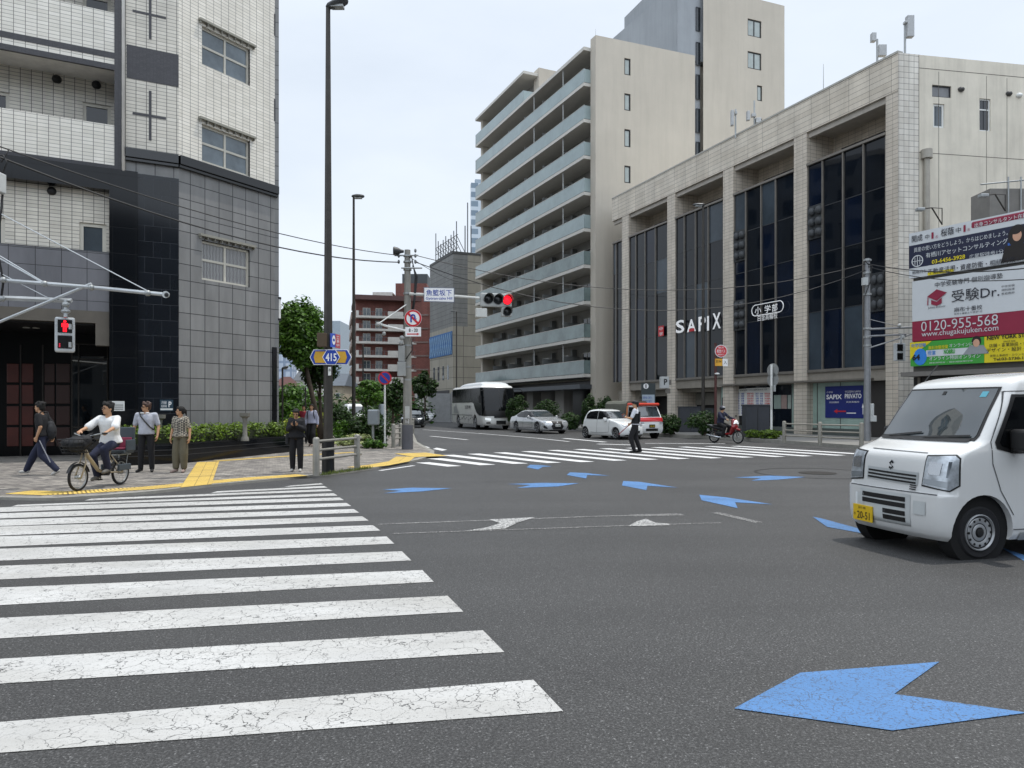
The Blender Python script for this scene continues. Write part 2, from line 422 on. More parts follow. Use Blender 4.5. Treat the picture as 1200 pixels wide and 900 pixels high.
seg(ln, [(504,511),(548,515.3)], .18); seg(ln, [(661,513.6),(709,518)], .3)
seg(ln, [(700,520.2),(742,521.4)], .35); seg(ln, [(756,519.5),(850,519.8)], .22)
sheet(ln, [(507,526),(512,524.6),(524,527),(518,528.2)]); sheet(ln, [(488,522),(494,521.4),(504,524.5),(498,525)])
seg(ln, [(485,545.5),(445,551.5)], .12)
tag(ln.build('lane_markings', paint_far), kind='structure')
l2 = MB(); seg(l2, [(443,614.3),(573,609.6),(700,605),(740,604)], .075); seg(l2, [(460,625.2),(600,620.5),(740,615.6),(845,612.5)], .06)
seg(l2, [(740,604),(800,602.7)], .19); seg(l2, [(740,615.5),(784,614.5)], .17); seg(l2, [(838,600.5),(862,606),(889,612.3)], .14)
l3 = MB(); sheet(l3, [(573,608.6),(627,606),(606,612.5),(598,616.6),(592,619.4),(543,622.4),(571,617.8),(586,613)], .007); sheet(l3, [(757,607.8),(768,612.4),(785,613.6),(784,615.4),(736,616.6),(747,610.5)], .007)
tag(l3.build('worn_arrowheads', roadpaint('arrowhead_paint', (.55,.55,.54), 1.0, .4, .465)), kind='structure')
tag(l2.build('worn_guide_lines', paint_old), kind='structure')
# blue folded arrows
AR = [([(860.4,830),(937.5,788.3),(1100.8,775.4),(1048,813),(1204,835),(1046,855.8)], 'large cracked blue arrow mark in the empty foreground of the road, nearest of all'),
 ([(740+x/3.75, 480+y/3.75) for x, y in ((298,374),(420,386),(620,416),(455,407),(467,433),(308,398))], 'blue arrow mark left of the white van, just above the worn guide lines'),
 ([(580+x/5.4545, 420+y/5.4545) for x, y in ((820,783),(930,789),(1170,826),(975,814),(968,842),(812,812))], 'small blue arrow mark below the officer with a long pale tail to the right'),
 ([(580+x/5.4545, 420+y/5.4545) for x, y in ((480,728),(590,733),(735,750),(590,746),(583,767),(458,745))], 'small blue arrow mark just under the far crosswalk, second from its left end'),
 ([(580+x/5.4545, 420+y/5.4545) for x, y in ((225,679),(300,682),(365,690),(305,694),(275,710),(203,696))], 'tiny blue arrow mark touching the far crosswalk, smallest of the row'),
 ([(580+x/5.4545, 420+y/5.4545) for x, y in ((80,803),(300,795),(540,798),(400,818),(140,828),(230,809))], 'flat blue arrow mark in the middle of the junction pointing right'),
 ([(380+x/5.4545, 420+y/5.4545) for x, y in ((375,838),(560,826),(815,830),(620,850),(378,862),(490,846))], 'flat blue arrow mark nearest the left street corner and its fence'),
 ([(740+x/3.75, 480+y/3.75) for x, y in ((450,298),(610,290),(765,296),(640,308),(525,312),(570,302))], 'thin blue arrow mark beside the round manhole cover'),
 ([(740+x/3.75, 480+y/3.75) for x, y in ((797,471),(835,478),(1020,528),(1090,548),(1010,542),(860,515))], 'blue arrow mark partly hidden under the front bumper of the white van'),
 ([(1172,641),(1215,655),(1260,672),(1205,660)], 'blue arrow mark tip behind the front wheel of the white van')]
for pts, lab in AR:
    tag(sheet(MB(), pts, .005).build('road_arrow', blue_paint), lab, 'road arrow', 'blue arrow marks painted across the junction')
# manhole
c = G(958, 554.5, 0)
mh = thing('manhole_cover', 'round dark iron manhole cover in the far lane with a patched ring', 'manhole', (c.x, c.y, 0))
MB().lathe(c, (0,0,1), [(0,.42),(.009,.42)], 36).build('cover', M('cast_iron', '2a2724', .6, .3, bmp=.5, scale=9), mh)
rg = MB(); rings = []
for r_ in (1.36, 1.44): rings.append([c+Vector((r_*math.cos(a*math.pi/24), r_*math.sin(a*math.pi/24), .004)) for a in range(48)])
rg.ring_loft(rings, cap=False); rg.build('seal_ring', M('tar', '1c1c1c', .6), mh)
# ------------------------------------------------------------------ pavements
def pave_mat():
    return TILE('paving_blocks', 'a39d94', '625e5c', '4a4846', .22, .11, .007, offset=.5, rough=.85, grime=.35, bmp=.3)
pm = pave_mat()
kerb_m = M('kerb_stone', '8c8a83', .8, var=.15, scale=4, grime=.3)
LZ = .05
lk = [(-420,615),(-200,600),(0,586),(60,587),(120,583.5),(180,578.5),(260,569.5),(360,560),(400,555.5),(440,549.8),(490,540.5),(509,534),(509,529.5),(500,525.5),(489,519),(485,510),(484.5,500),(486,493),(490,488)]
kp = [G(x, y, 0) for x, y in lk]
def inset(ps, d):       # shift a kerb polyline sideways
    out = []
    for i, p in enumerate(ps):
        a = ps[max(0, i-1)]; b = ps[min(len(ps)-1, i+1)]; t_ = (b-a).normalized(); out.append(p + Vector((-t_.y, t_.x, 0))*d)
    return out
def kerb(name, ps, z, side, w=.16):
    q = inset(ps, side*w); m = MB()
    for i in range(len(ps)-1):
        a, b, c_, d = ps[i], ps[i+1], q[i+1], q[i]
        A = [Vector((v.x, v.y, -.01)) for v in (a, b, c_, d)] + [Vector((v.x, v.y, z)) for v in (a, b, c_, d)]
        if side < 0: A = [A[i] for i in (3,2,1,0,7,6,5,4)]
        m.hexa(A)
    tag(m.build(name, kerb_m), kind='structure'); return q
ql = kerb('left_kerb', kp, LZ, 1)
pv = MB(); pv.prism([(v.x, v.y) for v in ql] + [(-60, 150), (-60, 9)], -.01, LZ-.003)
tag(pv.build('left_pavement', pm), kind='structure')
RZ = .15
rk = [(524,484.6),(560,490.5),(600,495.5),(690,505),(767,511.2),(873,516.6),(1007,526.5),(1080,532),(1300,550),(1700,575)]
rp = [G(x, y, 0) for x, y in rk]
qr = kerb('right_kerb', rp, RZ, 1)
pv = MB(); pv.prism([(v.x, v.y) for v in qr] + [(120, 25), (120, 300), (-10, 300)], -.01, RZ-.003)
tag(pv.build('right_pavement', M('plain_paving', '7d7b77', .85, var=.12, scale=1.5, bmp=.2)), kind='structure')
# tactile paving
def tactile():
    m, t, b = nt('tactile_paving'); uv = N(t, 'ShaderNodeUVMap')
    br = N(t, 'ShaderNodeTexBrick', Scale=1.0); br.offset = 0
    br.inputs['Color1'].default_value = (.66,.46,.10,1); br.inputs['Color2'].default_value = (.55,.38,.10,1); br.inputs['Mortar'].default_value = (.2,.14,.05,1)
    br.inputs['Brick Width'].default_value = .3; br.inputs['Row Height'].default_value = .3; br.inputs['Mortar Size'].default_value = .007
    t.links.new(uv.outputs[0], br.inputs['Vector'])
    wv = N(t, 'ShaderNodeTexWave', Scale=4.2); wv.bands_direction = 'X'; t.links.new(uv.outputs[0], wv.inputs['Vector'])
    c = mixc(t, 1.0, br.outputs[0], ramp(t, wv.outputs[0], [(.15, g(.5)), (.6, g(1.15))]), 'MULTIPLY')
    t.links.new(c, b.inputs['Base Color']); b.inputs['Roughness'].default_value = .75
    bump(t, b, wv.outputs[0], .6, .01); return m
tm = tactile()
tp = MB()
def stripe(mb, pts, w, z):
    ps = [G(x, y, z) for x, y in pts]; q = inset(ps, w); uvs = []
    L = 0
    for i in range(len(ps)-1):
        l = (ps[i+1]-ps[i]).length
        mb.quad(ps[i], ps[i+1], q[i+1], q[i]); uvs.append([(L,0),(L+l,0),(L+l,w),(L,w)]); L += l
    return uvs
uv = stripe(tp, [(5,578.6),(50,580.2),(90,578.6),(180,573),(260,565.5),(300,561.8),(362,557.5)], .55, LZ+.004)
uv += stripe(tp, [(428,548.4),(455,545.4),(480,540.6),(487,535)], .6, LZ+.004)
a_,b_,c_,d_=[G(*q,LZ+.008) for q in ((211,571.3),(248,567.3),(257,540.6),(231,541.6))]; tp.quad(a_,b_,c_,d_); wq=(b_-a_).length; hq=(d_-a_).length; uv += [[(0,0),(0,wq),(hq,wq),(hq,0)]]
uv += stripe(tp, [(257,540.4),(330,535.5),(420,530)], .35, LZ+.004)
uv += stripe(tp, [(462,531.5),(486,535.5)], 1.1, LZ+.008)
o = tp.build('tactile_paving', tm); tag(o, kind='structure')
k = 0
for f in uv:
    for c_ in f: o.data.uv_layers[0].data[k].uv = c_; k += 1
# weeds at the kerb by the fence
# ================================================================== LEFT APARTMENT BUILDING
tile_w = TILE('white_facade_tile', 'dfd9cc', 'cfc9bc', '8a877f', .27, .105, .0085, rough=.3, grime=.2, vj=(.42,.008))
tile_wl = TILE('light_facade_tile', 'ece7dc', 'ddd8cc', '9c9991', .27, .105, .008, rough=.3, grime=.15, vj=(.48,.007))
tile_dk = TILE('dark_facade_tile', '3e3d42', '343338', '222226', .09, .045, .003, rough=.35)
stone_g = TILE('grey_stone_cladding', '8a8a89', '7e7e7d', '2c2c2e', .5, .49, .012, rough=.4, grime=.35)
stone_p = TILE('grey_stone_parapet', '77777b', '6d6d71', '222223', .62, .46, .008, rough=.4)
granite = TILE('black_polished_granite', '0f1216', '0b0d11', '030304', .6, .75, .004, rough=.1, grime=.15, spec=.3)
granite_f = TILE('black_granite_blocks', '1a1e24', '15181d', '2c3036', .45, .46, .005, rough=.1, grime=.2, spec=.4, offset=.5)
ledge_m = M('black_granite_ledge', '0e1013', .15, var=.2, spec=.6)
soffit = M('soffit_paint', 'b5b2ab', .8, grime=.1)
cream_f = M('cream_window_frame', 'c2beb2', .5, .1, var=.08)
LB = thing('apartment_building', 'tall apartment block in pale grey tiles over a black granite entrance at the left', 'building', (-9, 20, 0))
B = Vector(((209.5-600)/850*21.7, 21.7)); u3 = Vector((math.sin(R(32)), math.cos(R(32)))); u2 = Vector((math.sin(R(62.6)), math.cos(R(62.6))))

def ray_s(p, u, px):
    k = (px-CX)/FPX; return (k*p.y-p.x)/(u.x-k*u.y)
C = B + u3*ray_s(B, u3, 322); A = B + u2*ray_s(B, u2, 147); L0 = A - u2*9
F3 = Face(B, C); F2 = Face(A, B); F1 = Face(L0, A)
TOP = 25.0
def zl(py): return F1.z(134, py)
wl = F1.len
s134 = F1.s(134); s128 = F1.s(128)
# upper walls
m = MB(); zc2 = F2.z(209, 190)
F2.wall(m, 0, F2.len, zc2, TOP)
m.build('wall', tile_w, LB)
wins3 = []
for yt, yb in ((29.7, 75.5), (144.5, 189), (281, 327.5)): wins3.append((F3.s(236.5), F3.s(293), F3.z(236.5, yb), F3.z(236.5, yt)))
z0_, z1_ = wins3[0][2], wins3[0][3]; dz = wins3[0][2]-wins3[1][2]
for k in (1, 2, 3): wins3.append((wins3[0][0], wins3[0][1], z0_+dz*k, z1_+dz*k))
zl3 = F3.z(209.5, 190)
m = MB(); F3.wall(m, 0, F3.len, zl3, TOP, wins3, .14); m.build('wall', tile_wl, LB)
m = MB(); F3.wall(m, 0, F3.len, 0, zl3, wins3, .14); m.build('stone_wall', stone_g, LB)
gw = GLASS('apartment_glass', '6b757b', .06, .6, var=.35, scale=1.2)
curtain = M('curtain', '9b9b93', .9)
mt, tt, bb = nt('curtain_behind_glass')
tcn = N(tt, 'ShaderNodeUVMap'); wv_ = N(tt, 'ShaderNodeTexWave', Scale=6.0, Distortion=2.0); tt.links.new(tcn.outputs[0], wv_.inputs['Vector'])
tt.links.new(ramp(tt, wv_.outputs[0], [(.2, g(.07)), (.8, g(.36))]), bb.inputs['Base Color']); bb.inputs['Roughness'].default_value = .12
for i, h in enumerate(wins3):
    F3.window(LB, h, 2, 1, .07, -.12, cream_f, mt if i == 2 else gw, zs=[h[2]+(h[3]-h[2])*.52], xs=[(h[0]+h[1])/2])
    mb = MB(); F3.box(mb, h[0]-.12, h[1]+.16, h[3]+.1, h[3]+.17, 0, .12)
    for k in range(9): F3.box(mb, h[0]-.1+k*(h[1]-h[0]+.2)/8, h[0]-.08+k*(h[1]-h[0]+.2)/8, h[3]+.03, h[3]+.1, .0, .1)
    mb.build('blind_box', M('blind_box', '8b897f', .6), LB)
# vertical expansion joints and end trim
m = MB()
for px in (237.5, 289, 297): 
    s = F3.s(px); 
m.prism([(v.x, v.y) for v in (C, C+u3*.0+Vector((.12,.06)), C+Vector((-.4,1.5)), C+Vector((-.8,1.2)))], 0, TOP)
m.build('end_wall', stone_g, LB)
m = MB(); F3.box(m, F3.len-.12, F3.len+.05, 0, F3.z(321, 407), -.05, .05); m.build('corner_pillar', ledge_m, LB)
for zz in (F3.z(322, 30), F3.z(322, 130)):
    m = MB(); F3.box(m, F3.len-.03, F3.len+.02, zz-.35, zz+.4, -.1, .015); m.build('end_trim', tile_dk, LB)
# ledge
m = MB(); zt = F3.z(209.5, 183); zb_ = F3.z(209.5, 197)
for dz_, o_ in ((0, .10), (.09, .16)):
    F3.box(m, -.03, F3.len+.06, zb_+dz_, (zb_+zt)/2 if not dz_ else zt, -.1, o_); F2.box(m, 0, F2.len-.01, zb_+dz_, (zb_+zt)/2 if not dz_ else zt, -.1, o_)
m.build('ledge', ledge_m, LB, bevel=.01)
m = MB(); F2.wall(m, 0, F2.len, F2.z(180, 206), zc2, o=.002); m.build('stone_wall', stone_g, LB)
m = MB(); F2.wall(m, 0, F2.len, 0, F2.z(180, 206), o=.03); m.build('granite_wall', granite_f, LB)
# dark tile panel and crosses on the narrow facet
def p2(x0, x1, yt, yb, o=.012): 
    mb = MB(); F2.pbox(mb, x0, x1, yt, yb, -.05, o); return mb
dzf = dz
za, zb2 = F2.z(149, 91), F2.z(149, 52)
for k in range(0, 4):
    mb = MB(); F2.box(mb, .03, F2.len-.005, za+dzf*k, zb2+dzf*k, -.05, .014); mb.build('dark_panel', tile_dk, LB)
cz = F2.z(176, 136); s_ = F2.s(176)
for k in range(0, 4):
    mb = MB(); F2.box(mb, s_-.035, s_+.035, cz+dzf*k-.72, cz+dzf*k+.74, -.05, .012); F2.box(mb, s_-.46, s_+.42, cz+dzf*k-.035, cz+dzf*k+.035, -.05, .010)
    mb.build('cross_inlay', tile_dk, LB)
# downpipe
m = MB(); q = F1.W(wl-.05, 0, .09); m.cyl((q.x, q.y, zl(200)), (q.x, q.y, TOP), .045); m.build('downpipe', M('downpipe', 'e2e0da', .4), LB, smooth=1)
# balcony bay : dark pier, parapets, slabs, recess walls
m = MB(); F1.box(m, s134, wl-.1, zl(200), TOP, -1.3, .02); m.build('pier', tile_dk, LB)
fl = [(zl(62), zl(17)), (zl(194), zl(147))]
pitch = fl[0][0]-fl[1][0]
levels = [fl[1][0], fl[0][0], fl[0][0]+pitch, fl[0][0]+2*pitch, fl[0][0]+3*pitch]
ph = fl[1][1]-fl[1][0]
for i, z in enumerate(levels):
    p = MB(); F1.box(p, 0, s134, z, z+ph, -.12, 0); p.build('parapet', tile_wl if i < 2 else tile_w, LB)
    p = MB(); F1.box(p, 0, s134+.01, z-.17, z-.002, -1.3, .015); 
    if i: F1.box(p, 0, s134+.01, z-.50, z-.34, -.07, .012)
    p.build('dark_band', tile_dk, LB)
    p = MB(); F1.box(p, 0, s134, z-.34, z-.17, -1.3, .0)
    if i: p.build('slab_edge', tile_wl, LB)
    if i:
        p = MB(); F1.box(p, 0, s134, z-.40, z-.345, -1.3, -.02); p.build('soffit', M('white_soffit', 'e6e3dc', .8), LB)
o_r = -1.3
hs = []
for i, z in enumerate(levels[:-1]):
    t_ = z+pitch-.5
    zt_ = F1.z(113, 122, o_r)+(z-levels[0]); hs.append((F1.s(97, o_r), F1.s(130, o_r), zt_-1.3, zt_)); hs.append((F1.s(-30, o_r), F1.s(11, o_r), zt_-1.7, zt_-.1))
m = MB(); F1.wall(m, 0, wl, levels[0]-.2, TOP, hs, .1, o=o_r); m.build('recess_wall', tile_w, LB)
for h in hs: F1.window(LB, h, 1, 1, .09, o_r-.07, cream_f, glass_dark)
for px, py in ((66.6, 93), (113, 99.7)):
    for k in range(3):
        q = F1.W(F1.s(px, o_r), F1.z(px, py, o_r)+k*pitch, o_r); mb = MB(); mb.ell(q, (.13, .13, .13)); mb.build('vent_cowl', black_plastic, LB, smooth=1)
# black granite frame (beam and column)
zg = F1.z(163, 203); zgl = F1.z(127, 223.5)
m = MB(); sg0, sg1 = F1.s(128, .1), F1.s(161.5, .12)
F1.box(m, sg0, min(sg1, wl+.32), -.02, zg, -.25, .12); m.build('granite_column', granite, LB)
m = MB(); F1.box(m, 0, sg0-.003, zgl, zg-.003, -.3, .118); m.build('granite_beam', granite, LB)
# middle recess with small window, grey stone parapet below
zq = F1.z(127, 295); z5 = F1.z(127, 365); z6 = F1.z(127, 379)
o2 = -.25
hs = [(F1.s(93, o2), F1.s(126, o2)-.03, F1.z(93, 297, o2), F1.z(93, 260, o2)), (F1.s(-60, o2), F1.s(6, o2), F1.z(2, 289, o2), F1.z(2, 255, o2))]
m = MB(); F1.wall(m, 0, sg0, zq, zgl+.1, hs, .1, o=o2); m.build('recess_wall', tile_w, LB)
for h in hs: F1.window(LB, h, 1, 1, .1, o2-.08, cream_f, glass_mid)
mb = MB(); mb.ell(F1.W(F1.s(60.6, o2), F1.z(60.6, 224, o2), o2), (.12,)*3); mb.build('vent_cowl', black_plastic, LB, smooth=1)
m = MB(); F1.wall(m, 0, sg0-.003, z5, zq, o=-.08); F1.box(m, 0, sg0-.003, zq-.03, zq, -.25, -.08); m.build('stone_parapet', stone_p, LB)
m = MB(); F1.box(m, 0, sg0-.003, z6, z5, -1.2, -.06); F1.box(m, sg0-.35, sg0-.003, F1.z(127, 405), z6, -.5, -.062); m.build('entrance_beam', M('entrance_beam', '5c564d', .6, grime=.2), LB)
m = MB(); F1.box(m, 0, sg0-.4, z6-.05, z6-.004, -3.6, -.3); m.build('canopy_soffit', M('dark_soffit', '17171a', .5), LB)
# entrance recess: dark glass wall, red doors
o3 = -3.3
m = MB(); F1.wall(m, -2, wl+.3, 0, z6+.3, o=o3); m.build('entrance_wall', M('entrance_black', '08090b', .3, spec=.2), LB)
q0, q1 = F1.W(wl+.05, 0, o3), F1.W(wl+.05, 0, -.25)
m = MB(); m.quad(q0, q1, q1+Vector((0,0,z6+.3)), q0+Vector((0,0,z6+.3))); m.build('entrance_wall', M('entrance_black', '0a0b0e'), LB)
dm = M('red_lacquer_panel', '4c1d15', .4, var=.2)
for x0, x1 in ((8, 22), (25, 39), (52, 64), (66, 82)):
    d = MB(); 
    for r_ in range(4):
        yt = 426+r_*25
        F1.pbox(d, x0, x1, yt, yt+22, o3-.01, o3+.04)
    d.build('door_panel', dm if x0 < 50 else M('brown_panel', '331a15', .4), LB, bevel=.01)
m = MB()
for x in (24, 50, 84, 92, 126): F1.pbox(m, x-.8, x+.8, 404, 534, o3-.01, o3+.07)
for y in (402, 420, 500): F1.pbox(m, 84, 127, y, y+1.5, o3, o3+.06)
m.each('door_frame', M('entrance_bronze', '3a3734', .3, .5), LB)
gl_ = MB(); F1.pbox(gl_, 85, 126, 417, 532, o3, o3+.03); gl_.build('entrance_glass', GLASS('entrance_glass', '10161a', .02, .7), LB)
m = MB()
for px in (31, 42): q = F1.W(F1.s(px, -1.6), z6-.06, -1.6); m.lathe(q, (0,0,-1), [(0,.09),(.02,.1)])
m.each('downlight', M('downlight', 'c9c9c0', .4), LB)
st = MB(); F1.box(st, -1, sg0-.1, 0, LZ+.03, -1.8, -.5); st.build('entrance_step', M('pale_stone', '77746e', .7), LB)
# rear mass so the block is closed from the side
m = MB(); bk = [F1.W(0,0,o3), F1.W(wl,0,o3), C+Vector((-.8,1.2)), C+Vector((-9,12)), F1.W(0,0,-14)]
m.prism([(F1.W(0,0,-1.4).x, F1.W(0,0,-1.4).y), (A.x-.5, A.y+1.7), (B.x-.3, B.y+.6), (C.x-.3, C.y+.3), (C.x-7, C.y+10), (C.x-20, C.y+6)], z6+.05, TOP-.05)
m.build('rear_wall', tile_w, LB)
m = MB(); m.prism([(C.x-.3, C.y+.3), (C.x-7, C.y+10), (C.x-20, C.y+6), (F1.W(0,0,-4.2).x, F1.W(0,0,-4.2).y), (F1.W(wl+.2,0,-4.0).x, F1.W(wl+.2,0,-4.0).y), (B.x-1.2, B.y+2.2)], 0, z6+.05); m.build('rear_wall', granite, LB)
# name plates on the granite column
m = MB(); sgn = thing('notice_plate', 'small white notice plate on the black granite wall behind the cyclist', 'sign', F1.W(F1.s(137), 1.4, .13))
F1.pbox(m, 129, 146, 470, 481.5, .122, .135); m.build('plate', white_paint, sgn)
for k in range(4): ptext(F1, '■ ━━━━━━━━' if k == 0 else '━━━━━━━━━━', 131, 144.5, 471.8+k*2.4, 472.7+k*2.4, ink, sgn, o=.138)
ps = thing('parking_sign', 'small dark blue parking sign with a white P on the granite wall above the hedge', 'sign', F2.W(F2.s(195), 1.5, .05))
m = MB(); F2.pbox(m, 187.5, 203, 468.5, 481.7, .03, .05); m.build('plate', M('teal_sign', '1e3a4a', .4), ps)
ptext(F2, 'P', 197.5, 201, 470.5, 477.3, white_ink, ps, o=.055, bold=.02)
ptext(F2, '月極', 189, 195.3, 470, 473.6, white_ink, ps, o=.055); ptext(F2, '駐車場', 189, 195.3, 474.5, 477.6, white_ink, ps, o=.055)
m = MB(); F2.pbox(m, 188, 202.5, 478.6, 480.6, .05, .053); m.build('white_strip', white_paint, ps)
# wall lamp at the corner
q = F3.W(F3.len+.16, 0, 0); zt, zb_ = EYE+(478-347)/850*24.6, EYE+(478-366)/850*22.7
wlamp = thing('wall_lamp', 'white cylindrical wall lamp with dark caps on the corner of the left building', 'lamp', (q.x, q.y, zb_))
MB().cyl((q.x, q.y, zb_+.07), (q.x, q.y, zt-.07), .075).build('lamp_shade', white_paint, wlamp, smooth=30)
MB().cyl((q.x, q.y, zb_), (q.x, q.y, zb_+.07), .09).cyl((q.x, q.y, zt-.07), (q.x, q.y, zt), .09).each('cap', black_metal, wlamp, smooth=30)
m = MB(); m.box(q.x-.25, q.x, q.y-.02, q.y+.02, zb_+.02, zb_+.06); m.build('bracket', black_metal, wlamp)
# ------------------------------------------------------------------ planter and hedge
def gp(px, py, z=LZ): return G(px, py, z)
pl = [gp(141, 546), gp(217, 542.5), gp(340, 529.5)]
PLH = .50
planter = thing('planter', 'long black granite planter along the foot of the left building', 'planter', (pl[1].x, pl[1].y, LZ))
back = inset(pl, .95)
m = MB(); m.prism([(v.x, v.y) for v in pl] + [(v.x, v.y) for v in reversed(back)], LZ-.02, LZ+PLH); m.build('trough', granite, planter, bevel=.01)
m = MB(); q_ = inset(pl, .12)
for i in range(2):
    a, b, c_, d = pl[i], pl[i+1], q_[i+1], q_[i]
    m.hexa([Vector((v.x, v.y, LZ+PLH+.001)) for v in (a, b, c_, d)] + [Vector((v.x, v.y, LZ+PLH+.05)) for v in (a, b, c_, d)])
m.build('coping', ledge_m, planter)
m = MB(); 
for kk in (.22, .36): 
    for i in range(2):
        a, b = pl[i]-Vector((0,.012,0)), pl[i+1]-Vector((0,.012,0)); m.quad(Vector((a.x,a.y,LZ+kk)), Vector((b.x,b.y,LZ+kk)), Vector((b.x,b.y,LZ+kk+.02)), Vector((a.x,a.y,LZ+kk+.02)))
m.each('groove', M('groove_grey', '2c2e32', .3), planter)
# ------------------------------------------------------------------ foliage helper
def leaves(mb, centre, rad, n, size, flat=.0, rnd=random):
    for _ in range(n):
        while True:
            v = Vector((rnd.uniform(-1,1), rnd.uniform(-1,1), rnd.uniform(-1,1)))
            if .25 < v.length < 1: break
        if rnd.random() < .6: v = v.normalized()*rnd.uniform(.75, 1.02)
        p = Vector(centre) + Vector((v.x*rad[0], v.y*rad[1], v.z*rad[2]))
        s = size*rnd.uniform(.6, 1.35)
        a = Vector((rnd.uniform(-1,1), rnd.uniform(-1,1), rnd.uniform(-.5,.5))).normalized()
        nn = (v + Vector((rnd.uniform(-.9,.9), rnd.uniform(-.9,.9), rnd.uniform(0,1.2)))).normalized()
        b = nn.cross(a).normalized(); a = b.cross(nn)
        mb.add([p-a*s*.55, p+b*s*.28, p+a*s*.6, p-b*s*.28], [(0,1,2,3)])
def clumps(mb, centre, rad, nc, nl, size, cr=.35, seed=1, low=-1):
    r = random.Random(seed)
    for _ in range(nc):
        while True:
            v = Vector((r.uniform(-1,1), r.uniform(-1,1), r.uniform(low,1)))
            if v.length < 1: break
        if v.length < .45: v = v*1.6
        k = r.uniform(.55, 1.25)*cr
        leaves(mb, Vector(centre)+Vector((v.x*rad[0]*.8, v.y*rad[1]*.8, v.z*rad[2]*.8)), (rad[0]*k, rad[1]*k, rad[2]*k*.8), nl, size, rnd=r)
hedge_leaf = LEAF('hedge_leaf', '26370f', '627a24'); hedge_leaf2 = LEAF('hedge_leaf_bright', '4a5c10', '9aa534')
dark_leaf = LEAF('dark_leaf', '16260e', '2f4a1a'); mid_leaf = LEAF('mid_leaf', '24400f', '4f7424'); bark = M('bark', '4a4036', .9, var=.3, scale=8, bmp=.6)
soil = M('soil', '2a231c', .95)
hd = thing('hedge', 'clipped yellow-green hedge growing in the black planter along the left building', 'hedge', (pl[1].x, pl[1].y, LZ+PLH))
m = MB(); r = random.Random(4); mid = inset(pl, .5)
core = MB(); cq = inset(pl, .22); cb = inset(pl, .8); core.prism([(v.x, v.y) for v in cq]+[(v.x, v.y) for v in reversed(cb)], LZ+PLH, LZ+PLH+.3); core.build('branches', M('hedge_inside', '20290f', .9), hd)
for i in range(2):
    a, b = mid[i], mid[i+1]; L = (b-a).length; n = int(L/.09)
    for k in range(n):
        p = a + (b-a)*((k+r.random())/n); side = r.uniform(-.38, .25)
        nd = Vector((-(b-a).y, (b-a).x, 0)).normalized(); leaves(m, (p.x+nd.x*side, p.y+nd.y*side, LZ+PLH+.27+r.uniform(-.05, .08)), (.2, .22, .25), 95, .085, rnd=r)
m.build('foliage', hedge_leaf, hd)
bz = gp(329, 525); bs = thing('shrub', 'bright yellow-green shrub just past the black corner pillar', 'shrub', (bz.x+.05, bz.y+1.0, LZ))
m = MB(); clumps(m, (bz.x+.1, bz.y+1.2, .75), (.38, .6, .62), 30, 60, .09, seed=5); m.build('foliage', hedge_leaf2, bs)
MB().cyl((bz.x+.1, bz.y+1.2, LZ), (bz.x+.1, bz.y+1.2, .6), .05).build('trunk', bark, bs)
for i, (px, yt, yb, lab) in enumerate(((187, 486, 502, 'stone pedestal with a dish top behind the man in the white shirt'), (287, 484, 500, 'stone pedestal with a dish top above the hedge in front of the grey cladding'))):
    q = P(px, 500, 20.2 if i == 0 else 22.0); z1 = EYE+(478-yt)/850*q.y
    pd = thing('pedestal', lab, 'pedestal', (q.x, q.y, LZ+PLH), 'stone pedestals standing in the hedge')
    MB().lathe((q.x, q.y, LZ+PLH), (0,0,1), [(0,.12),(.1,.11),(.15,.07),(z1-.25-LZ-PLH,.065),(z1-.15-LZ-PLH,.08),(z1-.1-LZ-PLH,.15),(z1-LZ-PLH,.16)]).build('column', M('pedestal_stone', '6f6e68', .8, grime=.3), pd, smooth=40)
# ================================================================== SCHOOL BUILDING (right)
tile_s = TILE('beige_facade_tile', 'd2c8ba', 'c5bbac', '3d3934', .42, .2, .006, offset=0, rough=.5, grime=.3)
tile_s2 = TILE('grid_facade_tile', 'dbd6cc', 'cfc9be', '4b4741', .26, .26, .008, offset=0, rough=.5, grime=.3)
beam_t = TILE('beige_beam_tile', 'd8cfc0', 'ccc2b2', '57524b', 1.2, .26, .008, offset=0, rough=.55, grime=.3)
sof_s = M('stone_soffit', 'a8a299', .8, grime=.2)
Q = Vector((17.6, 33.1)); uS = Vector((math.sin(R(22.9)), -math.cos(R(22.9))))   # towards the viewer
P0 = Vector((15.14, 39.0)); SF0 = P0 - uS*18.9
FS = Face(SF0, P0 + uS*6.4)
SB = thing('school_building', 'four-storey beige tiled office building with tall dark glass bays between piers and a school sign', 'building', (12, 44, RZ))
cor = FS.W(FS.len, 0)
top = FS.z(1052, 62); fas = FS.z(1037, 113); gtop = FS.z(1037, 159, -.1); gsill = FS.z(1037, 428, 0); gfl = FS.z(1037, 437)
m = MB(); FS.wall(m, 0, FS.len, fas, top); 
a = FS.W(0, fas); m.quad(FS.W(0,fas,-1.9), FS.W(0,fas,0), FS.W(0,top,0), FS.W(0,top,-1.9)); m.build('fascia', beam_t, SB)
m = MB(); FS.box(m, 0, FS.len, top, top+.1, -.3, .03); m.build('coping', M('metal_coping', 'a5a39c', .5, .3), SB)
m = MB(); m.quad(FS.W(0,fas,0), FS.W(FS.len,fas,0), FS.W(FS.len,fas,-1.9), FS.W(0,fas,-1.9)); m.build('soffit', sof_s, SB)
m = MB(); FS.box(m, 0, FS.len, fas-.28, fas-.004, -.32, -.14); m.build('fascia_groove', sof_s, SB)
piers = [(728.5, 736.5), (781.6, 790.8), (847, 859), (930, 945), (1037.5, 1052)]
pv_ = []
